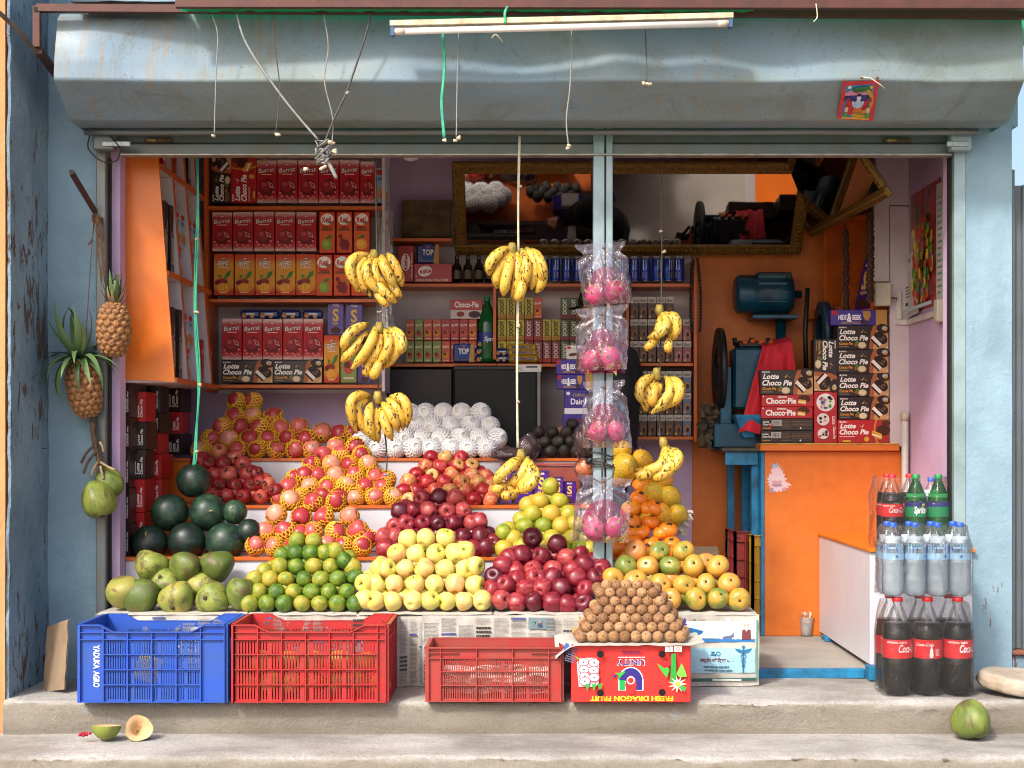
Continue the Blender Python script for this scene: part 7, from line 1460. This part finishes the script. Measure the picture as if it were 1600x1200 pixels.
string('single brown twine down to the lower pineapple', [(146, 345), (141, 420), (136, 500), (134, 545)], -.07, .0018, M_JUTE); string('brown twine loop beside the bundle', [(146, 350), (144, 372), (137, 383), (146, 376)], -.055, .002, M_JUTE)
M_PINE = mat('pineapple_skin', '#8a5f34', .7, .25, 18, .4, 60, c2='#5c4024'); M_EYE = mat('pineapple_eye', '#a87444', .65, .3, 60, .4, 90, c2='#6d4c34'); M_LEAF = fruit('pineapple_leaf', [(.3, '#3f5a34'), (.55, '#5f7a4a'), (.8, '#8a9460')], nscale=2, rough=.5); M_LEAFD = mat('dry_leaf', '#9a8462', .8, .2, 30)
def leaf_mesh(L, w_, curl, n=9):
    mb = MB(); vs = []
    for i in range(n+1):
        t = i/n; a = curl*t; x = L*(math.sin(a)/curl if curl else t); z = L*((1-math.cos(a))/curl if curl else 0); ww = w_*(1-t)**.7*(.75+.5*t*(1-t)*2); vs += [(x, -ww, z+ww*.35), (x, 0, z), (x, ww, z+ww*.35)]
    fs = []
    for i in range(n): fs += [(3*i, 3*i+1, 3*i+4, 3*i+3), (3*i+1, 3*i+2, 3*i+5, 3*i+4)]
    mb.add(vs, fs, 0, True); return mb
LEAFS = [leaf_mesh(.11, .011, c).mesh('leaf', [M_LEAF]) for c in (.5, 1.1, 1.8)]+[leaf_mesh(.10, .010, -2.0).mesh('leaf', [M_LEAF]), leaf_mesh(.12, .011, -1.4).mesh('leaf', [M_LEAF]), leaf_mesh(.07, .009, 1.0).mesh('leaf', [M_LEAFD])]
def pine(label, c, rx, ry, tilt, y, style, seed):
    rg = random.Random(seed); s = S(y); t = thing('pineapple', label, 'pineapple', P(*c, y), 'hanging pineapples', (R(6), R(tilt), 0)); a, b = rx/s, ry/s
    pr = [(a*max(.03, math.sin(R(q))**.62), -b*math.cos(R(q))) for q in range(4, 177, 8)]; MB().lathe(pr, 24).build('flesh_body', M_PINE, t); mb = MB(); N = 11; rows = 11
    for i in range(rows):
        th = R(16+148*i/(rows-1)); q = math.sin(th)**.62; z = -b*math.cos(th)
        for j in range(N):
            ph = 2*math.pi*(j+.5*(i % 2))/N; n_ = Vector((math.cos(ph), math.sin(ph), -.6*math.cos(th))).normalized(); ctr = Vector((a*q*math.cos(ph), a*q*math.sin(ph), z)); X = Matrix.Translation(ctr) @ n_.to_track_quat('Z', 'Y').to_matrix().to_4x4(); e = a*.285*max(.6, q)
            mb.lathe([(e, -.003), (e*.8, .004), (e*.35, .0085), (.0004, .007)], 6, None, X, smooth=False); mb.add([X @ Vector(p) for p in ((-e*.25, -e*.1, .006), (e*.25, -e*.1, .006), (0, e*.9, .013))], [(0, 1, 2)], 1)
    stuff(mb.build('eyes', [M_EYE, M_LEAFD], t))
    n = 34 if style == 'spread' else 26
    for k in range(n):
        f = k/n; az = k*2.399; el = R((-8+60*f) if style == 'spread' else (25+60*f)); me = rg.choice([LEAFS[3], LEAFS[4]] if style == 'spread' and f < .75 else LEAFS[0:3]); sc_ = rg.uniform(.8, 1.2)*(1.95 if style == 'spread' else 1.15-.15*f)
        if style != 'spread' and f < .35: me = LEAFS[5]
        mobj('leaf', me, t, (math.cos(az)*a*.25, math.sin(az)*a*.25, b*.93+.035*f), Euler((0, -el, az)), (sc_,)*3)
    for k in range(6): mobj('dry_root', LEAFS[5], t, (0, 0, -b*.97), Euler((0, R(60+rg.uniform(-30, 25)), k*1.05)), (.6, .3, .6))
    return t
pine('smaller pineapple hung nearest the door guide', (178, 515), 24.5, 41, 3, -.07, 'tuft', 3); pine('lower pineapple with wide green leaves on the blue pillar', (131, 607), 24.5, 44, -8, -.085, 'spread', 8)
cst = thing('coconut_stalk', 'knobbly brown coconut stalk hanging below the pineapple', 'stalk'); M_STK2 = mat('brown_stalk', '#5f4a34', .9, .25, 40, .6, 90, c2='#3c2c1e')
MB().tube(smooth_path([(142, 640), (145, 665), (148, 690), (154, 715), (158, 738)], -.07, 5, .006), [.009, .010, .011, .010, .012, .011, .013, .011, .010, .012, .012, .012, .010, .009, .010, .011, .012, .01, .009, .008, .007], 8).build('main_stem', M_STK2, cst)
for i, q in enumerate((((146, 697), (135, 708), (127, 724)), ((150, 706), (140, 718), (133, 732), (131, 740)), ((153, 722), (146, 734), (143, 745)), ((157, 722), (170, 730), (180, 734)), ((157, 728), (160, 742), (162, 748)), ((156, 690), (160, 698), (162, 706)))): MB().tube(smooth_path(q, -.085, 4, .002), .0055, 6).build('twig', M_STK2 if i < 2 else mat('pale_twig', '#a88e6a', .8, .2, 30), cst)
o = mobj('hanging_coconut', G_COCO, None, P(152, 778, -.10), (R(165), R(-12), .6), (.069, .069, .078)); tag(o, 'front brown patched coconut hanging on the blue pillar', 'coconut', 'hanging coconuts'); o = mobj('hanging_coconut', G_COCO, None, P(169, 752, -.03), (R(170), R(8), 2), (.058, .058, .066)); tag(o, 'green coconut hanging behind the brown patched one', 'coconut', 'hanging coconuts')
nl = thing('wall_nail', 'long nail stuck in the blue pillar', 'nail'); MB().tube([P(60, 701, -.06), P(75, 700, -.10)], .0022, 6).build('shank', M_RUST, nl)
# ================================================================ PICTURE ON THE HOOD
q4 = [P(1308, 184, -.262), P(1364, 187, -.262), P(1374, 123, -.452), P(1318, 126, -.452)]; nn = (q4[1]-q4[0]).cross(q4[3]-q4[0]).normalized()
def dw(x, z, L): p = (q4[0]*(1-x)+q4[1]*x)*(1-z)+(q4[3]*(1-x)+q4[2]*x)*z; return tuple(p+nn*(L*1.2+.006))
pt = thing('devotional_print', 'small red bordered devotional picture stuck on the hood', 'picture'); MB().grid(lambda u, v: dw(u, v, 0), 6, 6).build('print_sheet', mat('red_print_border', '#c8303a', .4, .1, 12), pt)
A = Art(); A.rect(.10, .06, .88, .90, '#2f86b4').rect(.1, .02, .88, .07, '#d8a23a').poly([(.1, .62), (.3, .72), (.5, .66), (.7, .74), (.88, .66), (.88, .5), (.1, .5)], '#3a3a7a').poly([(.1, .7), (.25, .78), (.4, .7), (.6, .78), (.88, .7), (.88, .66), (.1, .64)], '#c88aa8').ell(.2, .86, .05, .04, '#e4e0d8').ell(.8, .84, .05, .04, '#e0b83a')
A.ell(.62, .14, .26, .07, '#b8943a').ell(.66, .2, .2, .05, '#8a7a2c').ring(.58, .5, .24, .34, '#b8963a', -75, 70, 18, 1.0).ell(.56, .82, .24, .05, '#3a7a4a').ell(.5, .78, .2, .04, '#2f6a3e')
A.poly([(.36, .22), (.66, .22), (.62, .34), (.5, .38), (.4, .32)], '#c86a3a').ell(.5, .44, .1, .11, '#a8c0d8').ell(.5, .6, .06, .075, '#c8d0dc').ell(.5, .67, .06, .035, '#2a2430').ell(.38, .44, .04, .1, '#a8c0d8', 25).ell(.6, .44, .04, .1, '#a8c0d8', -25)
for x in (.2, .8): A.ell(x, .3, .05, .09, '#d8b0a0').ell(x, .4, .03, .035, '#8a4a3a').poly([(x-.06, .1), (x+.06, .1), (x+.03, .24), (x-.03, .24)], '#3f9a4a').ell(x, .56, .07, .06, '#8a3a4a')
A.build('picture', pt, warp=dw); MB().tube([P(1345, 120, -.46), P(1360, 122, -.47), P(1375, 132, -.47), P(1382, 138, -.46)], .0022, 5).build('straw_tie', M_TWP, pt)
for x, y in ((1318, 126), (1371, 122), (1347, 121)): MB().lathe([(.001, 0), (.007, 0), (.006, .004), (.001, .005)], 8).build('pin', M_JUTE, pt, P(x, y, -.458), (R(90), 0, 0))
# ================================================================ OTHER BAGS AND FRUIT
def pouch(name, label, cat, px, py, w_, h_, y, m_in, seed, fl=None):
    t = thing(name, label, cat, P(px, py, y))
    def fn(u, v, k=1.0): th = u*2*math.pi; ph = v*math.pi; n_ = 1+.22*noise.noise((math.cos(th)*1.6+seed, math.sin(th)*1.6, v*4)); return (w_/2*k*math.sin(ph)*math.cos(th)*n_, .05*k*math.sin(ph)*math.sin(th)*n_, h_/2*(1-math.cos(ph)*n_*k))
    MB().grid(lambda u, v: fn(u, v, .86), 24, 14, 0, False).build('contents', m_in, t); MB().grid(lambda u, v: fn(u, v, 1.05), 36, 22).build('bag_film', fl or F_BAG, t); return t
M_DATE = mat('dark_dates', '#4a2a1c', .5, .4, 60, .8, 60, c2='#22120c')
b1 = pouch('date_bag', 'clear bag of brown dates lying beside the white pears', 'bag', 795, 722, .16, .07, .72, M_DATE, 2); b2 = pouch('date_bag', 'upright clear bag of brown dates before the avocados', 'bag', 825, 722, .10, .12, .73, M_DATE, 5); 
pouch('nut_bag', 'clear bag of dark nuts hanging behind the post', 'bag', 908, 716, .07, .14, .55, M_DATE, 8); pouch('orange_pouch', 'orange fruit in a clear bag left of the post', 'bag', 913, 748, .09, .085, .40, mat('peach_flesh', '#d8742c', .4, .15, 12), 11)
gp = thing('grape_bunch', 'small dark grape bunch behind the lowest right bananas', 'grapes'); rr = random.Random(3)
for i in range(16): mobj('grape', G_ROUND.setdefault('g', fm('grape', prof_round(8, 1), mat('dark_grape', '#3a2030', .35, .2, 10), 12)), gp, P(992+rr.uniform(-12, 12), 708+rr.uniform(-8, 8), .45+rr.uniform(-.02, .03)), (0, 0, 0), (.011,)*3)
o = mobj('crumpled_newspaper', crumple('crumpled_newspaper', '', .16, .12, 12, .04), None, P(1050, 838, .36), (R(20), 0, .5)); tag(o, 'crumpled newspaper wedged beside the papayas', 'newspaper')
# ================================================================ SHOPKEEPER BEHIND THE POST
def person():
    mb = MB(); px, y = .36, 1.16
    def T_(pts, rad, n=14): mb.tube([Vector((px+a, y+b, c)) for a, b, c in pts], rad, n)
    T_([(.03, 0, .90), (.03, 0, 1.0), (.035, 0, 1.15), (.04, 0, 1.30), (.03, 0, 1.40), (.015, 0, 1.45)], [.13, .135, .14, .155, .13, .07]); T_([(.01, 0, 1.42), (-.005, 0, 1.52)], [.055, .05])
    T_([(.02, 0, .86), (.03, 0, .95)], [.13, .14])
    for s_ in (-1, 1):
        T_([(.03, s_*.09, .90), (.02, s_*.10, .70), (.03, s_*.10, .48), (.05, s_*.10, .28), (.05, s_*.10, .10)], [.092, .085, .062, .058, .042]); T_([(.06, s_*.10, .075), (0, s_*.10, .065), (-.12, s_*.10, .055)], [.042, .04, .034])
        T_([(.04, s_*.17, 1.37), (.07, s_*.20, 1.22), (.06, s_*.20, 1.08), (-.05, s_*.17, 1.02), (-.17, s_*.12, 1.03)], [.062, .054, .046, .040, .030]); T_([(-.17, s_*.12, 1.03), (-.22, s_*.115, 1.03)], [.032, .034])
        for k in range(4): T_([(-.21, s_*.115+(k-1.5)*.016, 1.03), (-.245, s_*.115+(k-1.5)*.018, 1.028), (-.272-(.006 if k in (1, 2) else 0), s_*.115+(k-1.5)*.018, 1.012)], [.010, .009, .007], 8)
        T_([(-.19, s_*.10, 1.04), (-.215, s_*.078, 1.045), (-.235, s_*.072, 1.035)], [.011, .010, .008], 8)
    hd = Vector((px-.03, y, 1.605)); mb.lathe([(.002, -.12), (.045, -.115), (.07, -.07), (.078, -.01), (.08, .04), (.072, .08), (.045, .11), (.002, .12)], 18, None, Matrix.Translation(hd) @ Matrix.Scale(1.15, 4, (1, 0, 0)))
    mb.tube([hd+Vector((-.085, 0, .01)), hd+Vector((-.108, 0, -.02)), hd+Vector((-.09, 0, -.03))], [.010, .014, .011], 8); mb.tube([hd+Vector((-.083, -.022, -.062)), hd+Vector((-.088, 0, -.062)), hd+Vector((-.083, .022, -.062))], .008, 6)
    for s_ in (-1, 1): mb.tube([hd+Vector((.005, s_*.078, .02)), hd+Vector((.012, s_*.088, 0)), hd+Vector((.004, s_*.08, -.03))], .010, 6)
    o = mb.build('tmp', mat('dark_cotton_clothing', '#14141a', .85, .15, 20, .2, 80))
    md = o.modifiers.new('r', 'REMESH'); md.mode = 'VOXEL'; md.voxel_size = .012; sm = o.modifiers.new('s', 'SMOOTH'); sm.iterations = 4; sm.factor = .5
    me = bpy.data.meshes.new_from_object(o.evaluated_get(bpy.context.evaluated_depsgraph_get())); bpy.data.objects.remove(o)
    me.materials.append(mat('warm_brown_skin', '#8a5a40', .55, .1, 10)); me.polygons.foreach_set('use_smooth', [True]*len(me.polygons))
    for p in me.polygons:
        c = p.center
        if c.z > 1.475 or (c.x < px-.165 and .95 < c.z < 1.1): p.material_index = 1
    t = mobj('person', me); tag(t, 'person in dark clothes and black cap standing behind the post', 'person')
    cp = MB(); cp.lathe([(.088, 0), (.09, .03), (.08, .065), (.05, .088), (.002, .095)], 18, None, Matrix.Translation(hd+Vector((0, 0, .035))) @ Matrix.Scale(1.12, 4, (1, 0, 0)))
    cp.grid(lambda u, v: (hd.x-.07-.085*v*math.sin(math.pi*(.15+.7*u)), hd.y+(u-.5)*.15*(1-.3*v), hd.z+.045-.025*v), 10, 5); cp.build('cap', mat('black_cap_cloth', '#0e0e12', .85), t)
    cp2 = MB(); return t
person()
